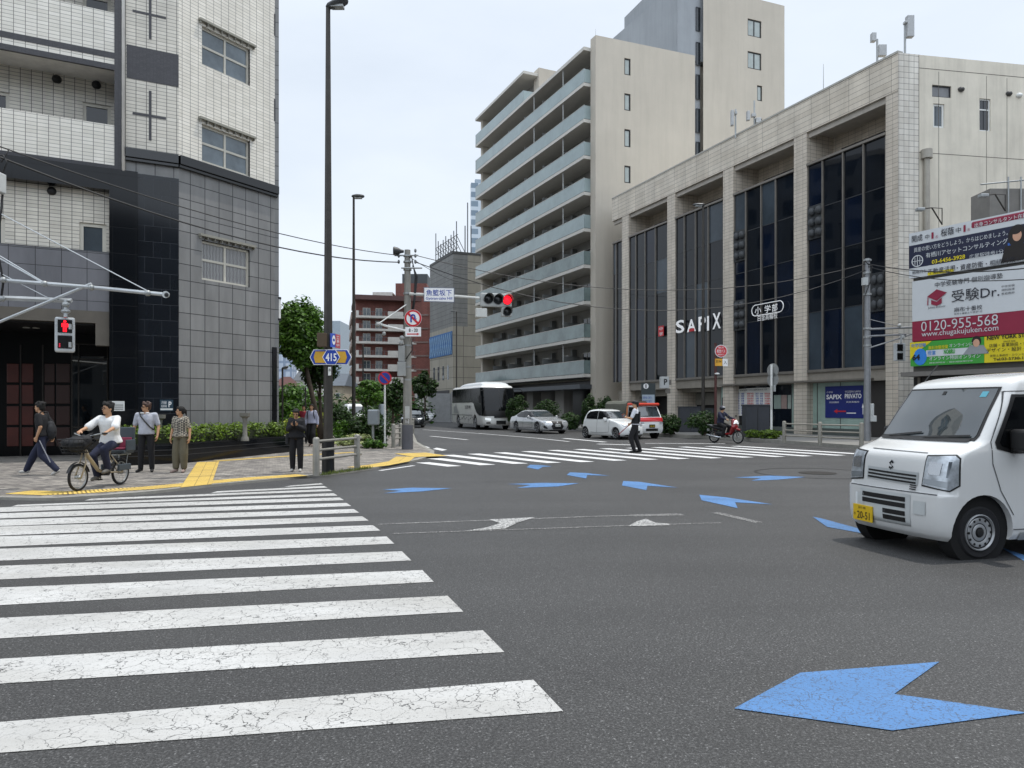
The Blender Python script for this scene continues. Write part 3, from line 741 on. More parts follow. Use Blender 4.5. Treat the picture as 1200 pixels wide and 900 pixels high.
for a, b in piers:
    s0, s1 = FS.s(a), FS.s(b) if b < 1050 else FS.len
    m = MB(); W = FS.W
    for q in ((W(s0,0,-.02), W(s1,0,-.02)),): m.quad(W(s0,.1,-.02), W(s1,.1,-.02), W(s1,fas,-.02), W(s0,fas,-.02))
    m.quad(W(s1,.1,-.02), W(s1,.1,-1.9), W(s1,fas,-1.9), W(s1,fas,-.02)); m.quad(W(s0,.1,-1.9), W(s0,.1,-.02), W(s0,fas,-.02), W(s0,fas,-1.9))
    m.build('pier', tile_s, SB); pv_.append((s0, s1))
# back wall of the loggia, with dark windows high up
m = MB(); hs = []
bays = [(0, pv_[0][0])] + [(pv_[i][1], pv_[i+1][0]) for i in range(4)]
FS.wall(m, 0, FS.len, gtop-.4, fas, [(b0+.5, b1-(1.2 if i == 4 else .3), gtop-.3, fas-.75) for i, (b0, b1) in enumerate(bays) if i], .1, o=-1.9)
m.build('loggia_wall', tile_s, SB)
for i, (b0, b1) in enumerate(bays):
    if i: FS.window(SB, (b0+.5, b1-(1.2 if i == 4 else .3), gtop-.3, fas-.75), 3, 1, .05, -1.96, dark_frame, glass_dark)
# glazed bays
gcols = [GLASS('bay_glass', '11161d', .03, .33, var=.4, scale=.35), GLASS('bay_glass_pale', '39424a', .12, .3), GLASS('bay_glass_blue', '0d1626', .04, .35)]
mull = [[723], [746, 757, 769], [803, 816, 831], [875, 893, 910], [965, 989, 1013]]
for i, (b0, b1) in enumerate(bays):
    fr = MB(); o0 = -.12; zs = [gsill, gsill+(gtop-gsill)*.28, gsill+(gtop-gsill)*.56, gsill+(gtop-gsill)*.78, gtop]
    xs = [b0+.02] + [FS.s(x, o0) for x in mull[i]] + [b1-.02]
    for x in xs[1:-1]: FS.box(fr, x-.035, x+.035, gsill, gtop, o0-.06, o0+.10)
    FS.box(fr, b0, b0+.07, gsill, gtop, o0-.06, o0+.06); FS.box(fr, b1-.07, b1, gsill, gtop, o0-.06, o0+.06)
    FS.box(fr, b0, b1, gtop, gtop+.12, -.9, o0+.14)
    w_ = fr.build('window', M('bay_frame', '77726b', .45, .4), SB)
    tr_b = MB(); [FS.box(tr_b, b0+.07, b1-.07, z-.02, z+.02, o0-.04, o0+.015) for z in zs[1:-1]]; tr_b.each('transom', M('transom_dark', '26282b', .4), w_)
    r_ = random.Random(i*7+3)
    for a, b in zip(xs[:-1], xs[1:]):
        for c, d in zip(zs[:-1], zs[1:]):
            k = r_.random(); gm = gcols[1] if k < .13 else (gcols[2] if k < .35 else gcols[0])
            t_ = r_.uniform(-.006, .006)
            p = MB(); p.quad(FS.W(a,c,o0+t_), FS.W(b,c,o0-t_), FS.W(b,d,o0-t_*.5), FS.W(a,d,o0+t_*.7)); p.build('pane', gm, w_)
    m = MB(); FS.box(m, b0, b1, gtop-.5, gtop+.115, -1.9, -.95); m.build('loggia_floor', sof_s, SB)
    if i == 0: continue
    m = MB(); FS.box(m, b0, b1, gsill-.14, gsill, -.3, -.02); m.build('sill', M('bay_frame', '77726b'), SB)
# ground floor : beam, recessed glass front, entrances
gb = gsill-.14
for i, (b0, b1) in enumerate(bays):
    if i == 0: continue
    m = MB(); FS.box(m, b0, b1, gb-.55, gb, -.5, -.12); m.build('lower_beam', M('stone_beam', '8a847a', .7, grime=.3), SB)
frost = GLASS('frosted_green_glass', '95a9a0', .25, .5, var=.22, scale=.8)
m = MB(); FS.box(m, FS.s(845), FS.s(1022), gb-.5, gb-.42, -.3, .18); m.build('awning_rail', M('bay_frame', '77726b'), SB)
gz = gb-.55; og = -.45
xs = [FS.s(x, og) for x in (845, 862, 905, 928, 930.5, 958, 985, 1018)]
m = MB()
for k in range(len(xs)-1):
    m2 = MB(); a, b = xs[k], xs[k+1]; m2.quad(FS.W(a+.02,.5,og), FS.W(b-.02,.5,og), FS.W(b-.02,gz,og), FS.W(a+.02,gz,og))
    m2.build('shop_window', [frost, glass_dark, GLASS('bay_glass', '0c1118'), frost, frost, frost, frost][k], SB)
for x in xs: FS.box(m, x-.02, x+.02, .2, gz, og-.03, og+.02)
FS.box(m, xs[0], xs[-1], .14, .5, og-.05, og+.03); m.build('shop_frame', M('shop_frame', '5b625f', .4, .3), SB)
m = MB(); FS.wall(m, FS.s(1019, -.4), FS.len-.9, .1, gb, o=-.4); m.build('side_door', M('brown_shutter', '2d2a28', .6), SB)
m = MB(); FS.wall(m, 0, xs[0], .1, gz, [(FS.s(741), FS.s(779), .15, gz-.45), (FS.s(799, -.6), FS.s(840, -.6), .15, gz-.25)], 1.2, o=-.6); m.build('lower_wall', M('stone_beam', '6c675f'), SB)
m = MB(); FS.wall(m, 0, xs[0], .1, gz, o=-1.8); m.build('lobby_wall', M('lobby_dark', '1d1e20', .4), SB)
m = MB(); FS.box(m, FS.s(801,-1.2), FS.s(839,-1.2), gz-1.1, gz-.3, -1.75, -1.7); m.build('lobby_wall', M('pale_lobby', '8a8882', .7), SB)
m = MB(); FS.box(m, FS.s(808,-1.2), FS.s(830,-1.2), .6, gz-1.3, -1.7, -1.62); m.build('lobby_glass', glass_mid, SB)
# side wall and corner tiles
sd = Vector((math.sin(R(80)), math.cos(R(80)))); Qc = Vector((cor.x, cor.y)); FD = Face(Qc, Qc + sd*16)
sc_ = FD.s(1077)
sw = [FD.rect(1092.5, 1115, 99, 113), FD.rect(1094, 1107, 121, 149), FD.rect(1148, 1161, 115, 153)]
m = MB(); FD.wall(m, 0, sc_, 0, top); m.build('corner_tiles', tile_s2, SB)
m = MB(); FD.wall(m, sc_, 16, 0, top-.002, sw, .12, o=-.01); m.build('side_wall', M('rendered_wall', 'd3ccbd', .85, var=.1, scale=.6, grime=.35, bmp=.15), SB)
FD.window(SB, sw[0], 1, 1, .05, -.1, dark_frame, M('louvre', '77787a', .5)); FD.window(SB, sw[1], 1, 1, .09, -.1, white_paint, glass_mid); FD.window(SB, sw[2], 1, 1, .06, -.1, white_paint, glass_dark, zs=[sw[2][3]-.5])
jm = M('wall_joint', '5f5b55', .9)
m = MB()
for y in (80, 179):
    z = FD.z(1080, y); FD.box(m, sc_, 16, z, z+.025, -.02, -.004)
for x in (1100, 1156, 1180): s = FD.s(x); FD.box(m, s, s+.02, 4, top-.7, -.02, -.005)
FD.box(m, sc_-.02, sc_, 0, top, -.02, .006)
m.build('wall_joint', jm, SB)
for x, y in ((1126, 105), (1182, 110), (1194, 112)):
    q = FD.W(FD.s(x), FD.z(x, y), 0); mb = MB(); mb.ell(q, (.16, .16, .12)); mb.build('vent_cowl', M('vent_grey', '3c3b3a', .5) if x < 1190 else white_paint, SB, smooth=1)
q = FD.W(FD.s(1083.5), 0, .14); m = MB(); zt = FD.z(1083, 178)
m.cyl((q.x, q.y, 0), (q.x, q.y, zt), .13); m.cyl((q.x, q.y, zt-.35), (q.x, q.y, zt+.05), .24); m.build('downpipe', M('pipe_beige', '9a958b', .5), SB, smooth=30)
m = MB(); e0 = FS.W(0,0,-2.4); e1 = FS.W(0,0,-16); e2 = FD.W(16,0,-.02); e3 = FD.W(16,0,-14); m.prism([(e0.x,e0.y), (FS.W(FS.len-.8,0,-2.4).x, FS.W(FS.len-.8,0,-2.4).y), (FD.W(1,0,-.6).x, FD.W(1,0,-.6).y), (FD.W(15.9,0,-.6).x, FD.W(15.9,0,-.6).y), (e3.x, e3.y), (e1.x, e1.y)], 0.0, top-.3)
m.build('rear_wall', M('rendered_wall', '9b968d'), SB)
m = MB(); 
for x0, x1 in ((1150, 1166), (1170, 1190)): q = FD.W(FD.s((x0+x1)/2), top, -1.2); m.ell(q, (.35,.35,.35))
m.each('roof_vent', M('roof_vent', '8e8c88', .6), SB, smooth=1)
m = MB(); m.build
# signs on the facade
s_sap = thing('lettering_sign', 'large white roman capitals mounted on the dark glass bay of the beige building', 'sign', FS.W(FS.s(818), 5, .06))
white_lit = M('sign_white', 'f0f0f0', .4, em=.15)
for ch, x0, x1, yt, yb in (('S', 792, 802, 376, 391), ('A', 805, 815.5, 375, 389.5), ('P', 818.5, 827, 371.5, 388.5), ('I', 828.5, 830.8, 370.5, 387.5), ('X', 835, 844.5, 367.5, 386)):
    ptext(FS, ch, x0, x1, yt, yb, white_lit, s_sap, o=.1, bold=.02, name='letter')
m = MB(); FS.pbox(m, 807.5, 813.5, 385.5, 388.8, .1, .112); m.build('red_accent', red_ink, s_sap)
s_el = thing('lettering_sign', 'white outlined pill sign in Japanese characters on the third glass bay', 'sign', FS.W(FS.s(898), 5, .06))
ptext(FS, '小', 884.5, 892, 360, 369, white_lit, s_el, o=.1, bold=.02, name='letter'); ptext(FS, '学', 896, 903, 358, 367, white_lit, s_el, o=.1, bold=.02, name='letter'); ptext(FS, '部', 904.5, 911, 356.5, 365.5, white_lit, s_el, o=.1, bold=.02, name='letter')
ptext(FS, '白金高輪校', 888, 911, 369.5, 376.5, white_lit, s_el, o=.1, name='letter')
sa, sb_, za_, zb_ = FS.rect(881, 918, 358.5, 371, .1); mb = MB(); cz_ = (za_+zb_)/2; rr_ = (zb_-za_)/2; pts = []
for k in range(25): an = R(90+180*k/24); pts.append(FS.W(sa+rr_+rr_*math.cos(an), cz_+rr_*math.sin(an), .1))
for k in range(25): an = R(-90+180*k/24); pts.append(FS.W(sb_-rr_+rr_*math.cos(an), cz_+rr_*math.sin(an), .1))
mb.tube(pts+[pts[0]], .025, 6); mb.build('outline', white_lit, s_el)
s_jh = thing('lettering_sign', 'small red and white vertical sign on the first glass bay next to the pier', 'sign', FS.W(FS.s(774), 4.5, .06))
m = MB(); FS.pbox(m, 771.5, 777.5, 382.5, 394.5, .04, .07); m.build('plate', red_ink, s_jh)
for yy in (383.5, 389.5): ptext(FS, '中' if yy < 385 else '学', 772.4, 776.8, yy, yy+4.2, white_ink, s_jh, o=.075, bold=.02)
bl = thing('poster', 'deep blue window poster with white lettering and arrows beside the guardrail', 'poster', FS.W(FS.s(988), 1.5, og+.03))
b_in = M('poster_blue', '14246e', .5, var=.05)
m = MB(); FS.pbox(m, 967, 1011.5, 453, 489.5, og+.01, og+.03, ref=0); m.build('sheet', b_in, bl)
o_ = og+.04
ptext(FS, 'SAPIX', 968.5, 986.5, 462.5, 468, white_ink, bl, o=o_, bold=.03); ptext(FS, 'PRIVATO', 990, 1009.5, 461.5, 467, white_ink, bl, o=o_, bold=.03)
ptext(FS, '小学部', 968.5, 976, 458.7, 460.7, white_ink, bl, o=o_); ptext(FS, 'YOZEMI SAPIX', 990, 1009, 458, 460.2, white_ink, bl, o=o_)
ptext(FS, '白金高輪校', 972, 983, 470.3, 472.5, white_ink, bl, o=o_); ptext(FS, '白金高輪校', 992, 1007, 470, 472, white_ink, bl, o=o_)
def arrow(face, s, z, L, ang, o, mat, par, w=.07):
    mb = MB(); c, n = math.cos(ang), math.sin(ang)
    pts = [(-L/2, -w/2), (L/2-.22, -w/2), (L/2-.22, -w*1.7), (L/2, 0), (L/2-.22, w*1.7), (L/2-.22, w/2), (-L/2, w/2)]
    mb.poly([face.W(s+x*c-y*n, z+x*n+y*c, o) for x, y in pts]); mb.build('arrow', mat, par)
arrow(FS, FS.s(977), FS.z(977, 482), .75, math.pi, o_, red_ink, bl); arrow(FS, FS.s(1004), FS.z(1004, 479), .55, math.pi/2, o_, white_ink, bl, .04)
m = MB(); FS.pbox(m, 992, 1003, 483.5, 484.6, o_-.005, o_); m.build('line', white_ink, bl)
po = thing('poster', 'wide white window poster of blue and red Japanese results text beside the motorcyclist', 'poster', FS.W(FS.s(880), 1.8, og+.03))
m = MB(); FS.pbox(m, 861, 874.5, 456, 487, og+.01, og+.03); FS.pbox(m, 874.5, 903, 455, 474.5, og+.01, og+.03); m.build('sheet', white_paint, po)
ptext(FS, '合格実績・二〇二四年度中学入試', 867, 899, 456.6, 458.3, ink, po, o=o_)
rb = random.Random(3); K = '開成桜蔭麻布筑駒渋幕女子学院雙葉早稲田慶應普通部聖光栄浅野'
for cx, mat_ in ((863, blue_ink), (868.5, blue_ink), (875.5, red_ink), (879.5, red_ink), (885.5, blue_ink), (890.5, blue_ink), (896, red_ink), (899.5, red_ink)):
    for k in range(9 if cx < 873 else 5):
        ptext(FS, rb.choice(K)+rb.choice(K), cx, cx+3.6, 460.3+k*2.85, 462.4+k*2.85, mat_, po, o=o_, bold=.02)
for (x0, x1, yt, yb, lab, c) in ((846, 855, 466, 476.5, 'small framed notice behind the motorcyclist, upper of two', '33373a'), (850.5, 857, 477, 487, 'small framed notice behind the motorcyclist, lower of two', '33373a')):
    e = thing('notice_board', lab, 'notice', FS.W(FS.s(x0), 1, og)); mb = MB(); FS.pbox(mb, x0, x1, yt, yb, og+.01, og+.04); mb.build('frame', dark_frame, e)
    mb = MB(); FS.pbox(mb, x0+1.2, x1-1.2, yt+1.5, yb-1.5, og+.04, og+.045); mb.build('sheet', white_paint, e)
wn = thing('window_display', 'pale brochures behind the dark shop window next to the white sign pole', 'display', FS.W(FS.s(915), 1.6, og))
for x0, x1, c in ((907, 915, '7d8b84'), (915.5, 922, '8d7a74'), (923, 927, '8a938c')): mb = MB(); FS.pbox(mb, x0, x1, 463, 479, og+.01, og+.02); mb.each('brochure', M('brochure_'+c, c, .6), wn)
# rooftop antennas
def antenna(px, ybase, Y, parts, lab):
    q = P(px, ybase, Y); e = thing('rooftop_antenna', lab, 'antenna', q, 'mobile phone antennas on the roofs')
    z1 = P(px, parts[0], Y).z; MB().cyl((q.x, q.y, q.z-.3), (q.x, q.y, z1), .05, n=8).build('mast', grey_metal, e)
    for x0, x1, yt, yb in parts[1]:
        a = P(x0, yb, Y); b = P(x1, yt, Y); mb = MB(); mb.box(a.x, b.x, Y-.2, Y+.05, a.z, b.z); mb.build('panel', M('antenna_white', 'a9abac', .5), e, bevel=.02)
    return e
antenna(1060.5, 62, 33.5, (26, [(1061, 1069, 20, 45), (1058.5, 1061, 26, 29)]), 'tall grey panel antenna on the roof corner of the beige building')
antenna(1028, 73, 35.5, (46, [(1020, 1025, 40, 50), (1028, 1037, 54, 67)]), 'short antenna mast with two white boxes left of the roof corner')
antenna(862, 156, 43, (128, [(856, 859, 130, 148), (860.5, 863, 131, 135)]), 'slim antenna mast on the parapet in front of the tall block, left of a pair')
antenna(884, 147, 42.5, (118, [(874.5, 878, 131, 142), (880, 885, 134, 138), (885, 891, 139, 145)]), 'slim antenna mast with brackets on the parapet, right of a pair')
q = P(965, 105, 39); e = thing('lightning_rod', 'thin lightning rod rising behind the beige parapet', 'rod', q); MB().cyl((q.x,q.y,q.z-.5), (q.x,q.y,P(965,75,39).z), .025, .01, 6).build('rod', grey_metal, e)
# ================================================================== BILLBOARDS
b0 = P(1065, 400, 30.0); dv = Vector((math.sin(R(30.7)), -math.cos(R(30.7)))); FB = Face((b0.x, b0.y), (b0.x+dv.x*8, b0.y+dv.y*8))
LBD = 8.0
SH = thing('low_shop_building', 'dark low building carrying the stacked billboards behind the white van', 'building', (b0.x+2, b0.y-3, RZ))
zb0 = FB.z(1067, 432)
m = MB(); FB.box(m, .0, LBD, 0, zb0-.35, -9, -.35); m.build('wall', M('dark_shop_wall', '1c1b1b', .5), SH)
m = MB(); FB.box(m, -.2, LBD, zb0-.33, zb0-.15, -1.2, .25); m.build('canopy', M('shop_canopy', '6d6a66', .6), SH)
m = MB()
for k in range(5): FB.box(m, .2+k*1.9, .3+k*1.9, 0, zb0-.36, -.34, -.28)
m.build('shutter_frame', M('bay_frame', '77726b'), SH)
m = MB(); FB.box(m, .1, LBD, zb0-.15, FB.z(1066, 276), -.5, -.16); m.build('billboard_frame', M('bb_frame', '55534f', .6), SH)
navy = M('board_navy', '151d3a', .45, var=.04); wine = M('board_wine', '8a1f3c', .45, var=.04); bwhite = M('board_white', 'c9cdd0', .45, var=.03); navy_ink = M('board_ink', '20222e', .5)
greenb = M('board_green', '3c9a3a', .45, var=.05); yel = M('board_yellow', 'd8c61e', .45, var=.04)
def sfull(x): return LBD if x >= 1200 else FB.s(x)
def brd(par, x0, x1, yt, yb, mat, o, name='panel', ref=0):
    xr = x0; mb = MB(); FB.box(mb, FB.s(x0, o), sfull(x1), FB.z(xr, yb, o), FB.z(xr, yt, o), -.14, o); return mb.build(name, mat, par)
def bt(par, s, x0, x1, yt, yb, mat, o=.06, bold=0, name='lettering'): return ptext(FB, s, x0, x1, yt, yb, mat, par, o=o, bold=bold, name=name)
b1_ = thing('billboard', 'top billboard, white and navy with a woman portrait and Japanese consulting text', 'billboard', FB.W(1, zb0+3.5, 0))
brd(b1_, 1065.3, 1200, 274, 326.5, bwhite, .03); brd(b1_, 1065.3, 1200, 288.5, 315, navy, .036, 'band')
bt(b1_, '開成', 1068.5, 1081, 276.5, 284.5, navy_ink, bold=.02); bt(b1_, '中', 1084, 1089, 275, 281, navy_ink); bt(b1_, '1', 1091.5, 1094, 272.5, 280, wine, bold=0); bt(b1_, '名', 1096, 1099, 276, 279.5, wine)
bt(b1_, '桜蔭', 1102.5, 1118, 268.5, 277.5, navy_ink, bold=.02); bt(b1_, '中', 1120, 1126, 267, 273.5, navy_ink); bt(b1_, '1', 1129, 1131.5, 264, 272, wine, bold=0); bt(b1_, '名', 1133.5, 1136.5, 267.5, 271, wine)
mb = MB(); FB.box(mb, FB.s(1138), LBD, FB.z(1138, 269), FB.z(1138, 260), -.1, .05); mb.build('red_pill', wine, b1_, bevel=.1)
bt(b1_, '出身コンサルタント在籍', 1142, 1204, 261.5, 267, bwhite, bold=.02)
bt(b1_, '資産の使い方をどうしよう。からはじめましょう。', 1071, 1181, 290.5, 296, bwhite)
bt(b1_, '有栖川アセットコンサルティング', 1085, 1181, 296.5, 302.5, bwhite, bold=.015)
bt(b1_, '03-6456-3928', 1092, 1131, 304.7, 309.5, yel, bold=.02); bt(b1_, '広尾駅徒歩1分', 1136, 1176, 298.5, 304, bwhite)
bt(b1_, '戦略的な', 1069, 1086, 317.8, 321.8, navy_ink)
brd(b1_, 1087, 1118, 319.5, 323, yel, .038, 'highlight')
bt(b1_, '不動産活用', 1087, 1119, 315.5, 322, navy_ink, bold=.015); bt(b1_, '・資産防衛', 1121, 1152, 310.7, 317.5, navy_ink, bold=.015); bt(b1_, '・相続対策', 1155, 1190, 306, 312.5, navy_ink, bold=.015); bt(b1_, 'を実現', 1191, 1203, 301.5, 306, navy_ink)
# emblem and portrait
def disc(face, par, s, z, r, mat, o, name, rz=None, inner=0, n=28, ex=.004):
    mb = MB(); rz = rz or r
    if inner:
        ra = [face.W(s+r*math.cos(2*math.pi*k/n), z+rz*math.sin(2*math.pi*k/n), o) for k in range(n)]; rb_ = [face.W(s+inner*math.cos(2*math.pi*k/n), z+inner*math.sin(2*math.pi*k/n), o) for k in range(n)]
        mb.ring_loft([ra, rb_], cap=False)
    else: mb.poly([face.W(s+r*math.cos(2*math.pi*k/n), z+rz*math.sin(2*math.pi*k/n), o) for k in range(n)])
    return mb.build(name, mat, par)
e_s, e_z = FB.s(1076), FB.z(1076, 306)
disc(FB, b1_, e_s, e_z, .24, bwhite, .06, 'emblem', inner=.2)
mb = MB(); 
for a, b, c, d in ((-.012,.012,-.2,.2), (-.2,.2,-.012,.012), (-.11,-.09,-.14,.14), (.09,.11,-.14,.14)): FB.box(mb, e_s+a, e_s+b, e_z+c, e_z+d, .05, .062)
mb.build('emblem', bwhite, b1_)
ps_, pz_ = FB.s(1193), FB.z(1193, 275)
skin_flat = M('portrait_skin', 'c79a80', .6); hair_flat = M('portrait_hair', '1c1614', .6)
brd(b1_, 1181, 1200, 285, 297, M('portrait_blue', '2a64b8', .5), .04, 'portrait_backdrop')
disc(FB, b1_, ps_, pz_-.05, .3, hair_flat, .062, 'portrait_hair', rz=.42); disc(FB, b1_, ps_, pz_-.03, .15, skin_flat, .066, 'portrait_face', rz=.21); disc(FB, b1_, ps_-.05, pz_+.12, .17, hair_flat, .07, 'portrait_fringe', rz=.1)
mb = MB(); mb.poly([FB.W(ps_-.55, pz_-.95, .06), FB.W(ps_+.55, pz_-.95, .06), FB.W(ps_+.4, pz_-.35, .06), FB.W(ps_-.4, pz_-.35, .06)]); mb.build('portrait_jacket', hair_flat, b1_)
b2_ = thing('billboard', 'middle billboard, white over wine red with a mortarboard emblem and a phone number', 'billboard', FB.W(1, zb0+1.3, 0))
brd(b2_, 1069, 1200, 330, 377, bwhite, .03); brd(b2_, 1069, 1200, 377.2, 400.5, wine, .034, 'band')
bt(b2_, '中学受験専門 個別指導塾', 1095.5, 1175, 331, 337, navy_ink, bold=.01)
bt(b2_, '受験Dr.', 1115, 1171, 340.5, 354.5, navy_ink, bold=.005)
for k, s in enumerate(('中学受験', '個別指導', '家庭教師')): bt(b2_, s, 1173.5, 1189, 334.7+k*4.2, 337.3+k*4.2, navy_ink)
bt(b2_, '麻布十番校', 1118, 1151, 360.5, 366, navy_ink, bold=.01); bt(b2_, '麻布十番駅より徒歩1分', 1118, 1151, 367, 369.3, navy_ink)
bt(b2_, 'Juken Doctor', 1087.5, 1108, 359.7, 362.5, navy_ink)
bt(b2_, '0120-955-568', 1079.5, 1169.5, 377.3, 388.5, bwhite, bold=-.005); bt(b2_, 'www.chugakujuken.com', 1080, 1170, 388.7, 396.5, bwhite)
es, ez = FB.s(1098), FB.z(1098, 348); mb = MB()
mb.poly([FB.W(es-.36, ez+.05, .06), FB.W(es+.02, ez-.16, .06), FB.W(es+.42, ez+.12, .06), FB.W(es+.02, ez+.3, .06)])
mb.poly([FB.W(es-.2, ez-.1, .061), FB.W(es+.02, ez-.2, .061), FB.W(es+.22, ez-.06, .061), FB.W(es+.22, ez-.28, .061), FB.W(es+.02, ez-.36, .061), FB.W(es-.2, ez-.28, .061)]); mb.build('emblem', wine, b2_)
mb = MB(); mb.poly([FB.W(es-.34, ez+.03, .062), FB.W(es-.31, ez+.01, .062), FB.W(es-.31, ez-.3, .062), FB.W(es-.36, ez-.3, .062)]); mb.build('tassel', wine, b2_)
b3_ = thing('billboard', 'bottom left billboard, green with blue disc, yellow corner and a person with headphones', 'billboard', FB.W(1, zb0+.4, 0))
se = FB.s(1154)
mb = MB(); FB.box(mb, FB.s(1067, .03), se-.01, FB.z(1067, 429.5, .03), FB.z(1067, 401.5, .03), -.14, .03); mb.build('panel', greenb, b3_)
zz0, zz1 = FB.z(1067, 429.5, .03), FB.z(1067, 401.5, .03); s0_ = FB.s(1067)
mb = MB(); mb.poly([FB.W(s0_, zz1, .04), FB.W(s0_, zz0+.25, .04), FB.W(s0_+.2, zz0+.5, .04), FB.W(s0_+.9, zz1, .04)]); mb.build('yellow_corner', yel, b3_)
disc(FB, b3_, FB.s(1079), (zz0+zz1)/2-.12, .27, M('board_blue', '2f7fd0', .5), .045, 'blue_disc', rz=.34)
mb = MB(); mb.poly([FB.W(FB.s(1086), zz0+.36, .042), FB.W(se-.3, zz0+.36, .042), FB.W(se-.3, zz0+.62, .042), FB.W(FB.s(1086), zz0+.62, .042)]); mb.build('white_band', bwhite, b3_)
bt(b3_, '中学受験', 1068, 1085, 403, 407.5, M('board_blue', '2f7fd0'), bold=.03); bt(b3_, '64', 1069, 1078, 415.5, 422.5, ink, bold=.04)
bt(b3_, 'オンラインに', 1112.5, 1140, 403, 407, bwhite, bold=.02); bt(b3_, '無料体験授業', 1088, 1111, 405.5, 410, yel, bold=.02)
bt(b3_, '授業', 1087, 1096.5, 411, 416.5, M('board_blue', '2f7fd0'), bold=.02); bt(b3_, 'NOBIRU', 1106, 1119, 409.5, 415, greenb, bold=.04); bt(b3_, 'オンライン特訓オンライン', 1089, 1149, 418, 422.7, bwhite, bold=.02); bt(b3_, '無料説明会・個別相談受付中', 1089, 1140, 424.5, 426.3, bwhite)
ph_s, ph_z = FB.s(1145), zz0+.72
disc(FB, b3_, ph_s, ph_z+.12, .17, hair_flat, .05, 'portrait_hair', rz=.2); disc(FB, b3_, ph_s, ph_z+.05, .12, skin_flat, .054, 'portrait_face', rz=.15)
mb = MB(); mb.poly([FB.W(ph_s-.5, zz0+.35, .05), FB.W(ph_s+.45, zz0+.35, .05), FB.W(ph_s+.25, zz0+.68, .05), FB.W(ph_s-.25, zz0+.68, .05)]); mb.build('portrait_jacket', M('portrait_grey', '8d9295', .6), b3_)
b4_ = thing('billboard', 'bottom right billboard, yellow with black design studio lettering', 'billboard', FB.W(4, zb0+.4, 0))
mb = MB(); FB.box(mb, se, LBD, FB.z(1067, 429.5, .03), FB.z(1067, 401.5, .03), -.14, .03); mb.build('panel', yel, b4_)
bt(b4_, 'NEW YORK STYLE', 1156.5, 1212, 393.8, 398.6, ink, bold=.03); bt(b4_, 'SINCE 2006', 1176, 1190, 399.3, 401.3, ink)
bt(b4_, '店舗・商業施設・ホテル', 1159, 1214, 403, 407.3, ink, bold=.01); bt(b4_, 'デザイン・設計・施工', 1156, 1216, 408.3, 413.2, ink, bold=.02)
bt(b4_, '建築士事務所・カウンセリング', 1160, 1212, 415.7, 418.5, ink); bt(b4_, 'Tel:03-5730-1564', 1164, 1210, 419.5, 422.8, ink, bold=.02)
# lamps above the billboards
for px, py, Y, lab in ((1078, 245, 29.2, 'billboard lamp on a bracket over the left end of the top board'), (1152, 229, 27.2, 'billboard lamp on a bracket over the middle of the top board')):
    a = P(px, py, Y); e = thing('billboard_lamp', lab, 'lamp', a, 'lamps on brackets over the billboards')
    b = P(px+14, py-1.5, Y+.2); c = P(px+26, py+18, Y+.9)
    MB().tube([a, b, c], .03, 6).tube([b, P(px+26, py-1, Y+.9), c], .02, 6).build('bracket', dark_metal, e)
    MB().box(a.x-.14, a.x+.16, a.y-.12, a.y+.12, a.z-.08, a.z+.05).build('lamp_head', grey_metal, e, bevel=.03)
q = P(1166, 243, 28.9)
acb = thing('rooftop_unit', 'grey metal service box on the low roof behind the top billboard', 'service box', q)
MB().box(q.x-.2, q.x+3.5, q.y, q.y+1.2, q.z-1.6, q.z+.75).build('housing', M('unit_grey', '76736e', .6, grime=.3), acb)
mb = MB(); 
for k in range(3): mb.cyl((q.x+.5+k*.5, q.y-.05, q.z+1.2), (q.x+.5+k*.5, q.y-.05, q.z-1), .03)
mb.cyl((q.x-.6, q.y-.05, q.z+.9), (q.x+3, q.y-.05, q.z+1.25), .03); mb.build('railing', grey_metal, acb)

for (x0, x1, yt, yb, lab) in ((859.5,873,272,308,'grey panel of six rounded vents high in the third glass bay'), (859.5,873,353,388,'grey panel of six rounded vents low in the third glass bay'), (946.5,964,243,282,'grey panel of six rounded vents in the upper left of the last glass bay'), (1020,1036,321,366,'grey panel of rounded vents behind the pale utility pole')):
    e = thing('reflection_panel', lab, 'vent panel', FS.W(FS.s(x0), FS.z(x0, yb), 0), 'vent panels on the dark glass bays'); vg = M('reflection_grey', '3c3f42', .6)
    mb = MB(); FS.pbox(mb, x0, x1, yt, yb, -.1, -.04); mb.build('back_plate', M('reflection_dark', '26292c', .5), e)  # reflections in the glass, modelled as solid grey panels with lumps
    a_, b_, c_, d_ = FS.rect(x0, x1, yt, yb, 0)
    for i in range(2):
        for j in range(3):
            mb = MB(); q = FS.W(a_+(b_-a_)*(.27+.46*i), c_+(d_-c_)*(.18+.32*j), -.02); mb.box(q.x-.01,q.x,q.y-.01,q.y,q.z-.01,q.z) if False else mb.ell(q, ((b_-a_)*.2, (b_-a_)*.2, (d_-c_)*.13), 12, 8); mb.build('lump', vg, e, smooth=1)
# ================================================================== TALL APARTMENT BLOCK
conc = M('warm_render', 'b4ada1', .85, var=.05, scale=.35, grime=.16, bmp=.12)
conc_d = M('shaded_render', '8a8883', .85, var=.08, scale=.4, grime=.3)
slab_m = M('slab_edge_paint', 'bebbb4', .7, var=.05)
bal_gl = GLASS('balcony_glass', '8d9b9c', .16, .5, var=.12, scale=.6); bal_gl2 = GLASS('balcony_glass_clear', '6c7b7a', .1, .6, var=.3, scale=.5)
uT = Vector((math.sin(R(-24.2)), math.cos(R(-24.2)))); T0 = Vector(((698-600)/850*58, 58.0))
T1 = T0 + uT*ray_s(T0, uT, 563.5)
FT = Face(T1, T0); L = FT.len
uR = Vector((math.sin(R(69)), math.cos(R(69)))); FR = Face(T0, T0 + uR*21)
TB = thing('apartment_tower', 'tall beige apartment block with long rows of glass balconies, right of the parked bus', 'building', (T0.x, T0.y, RZ))
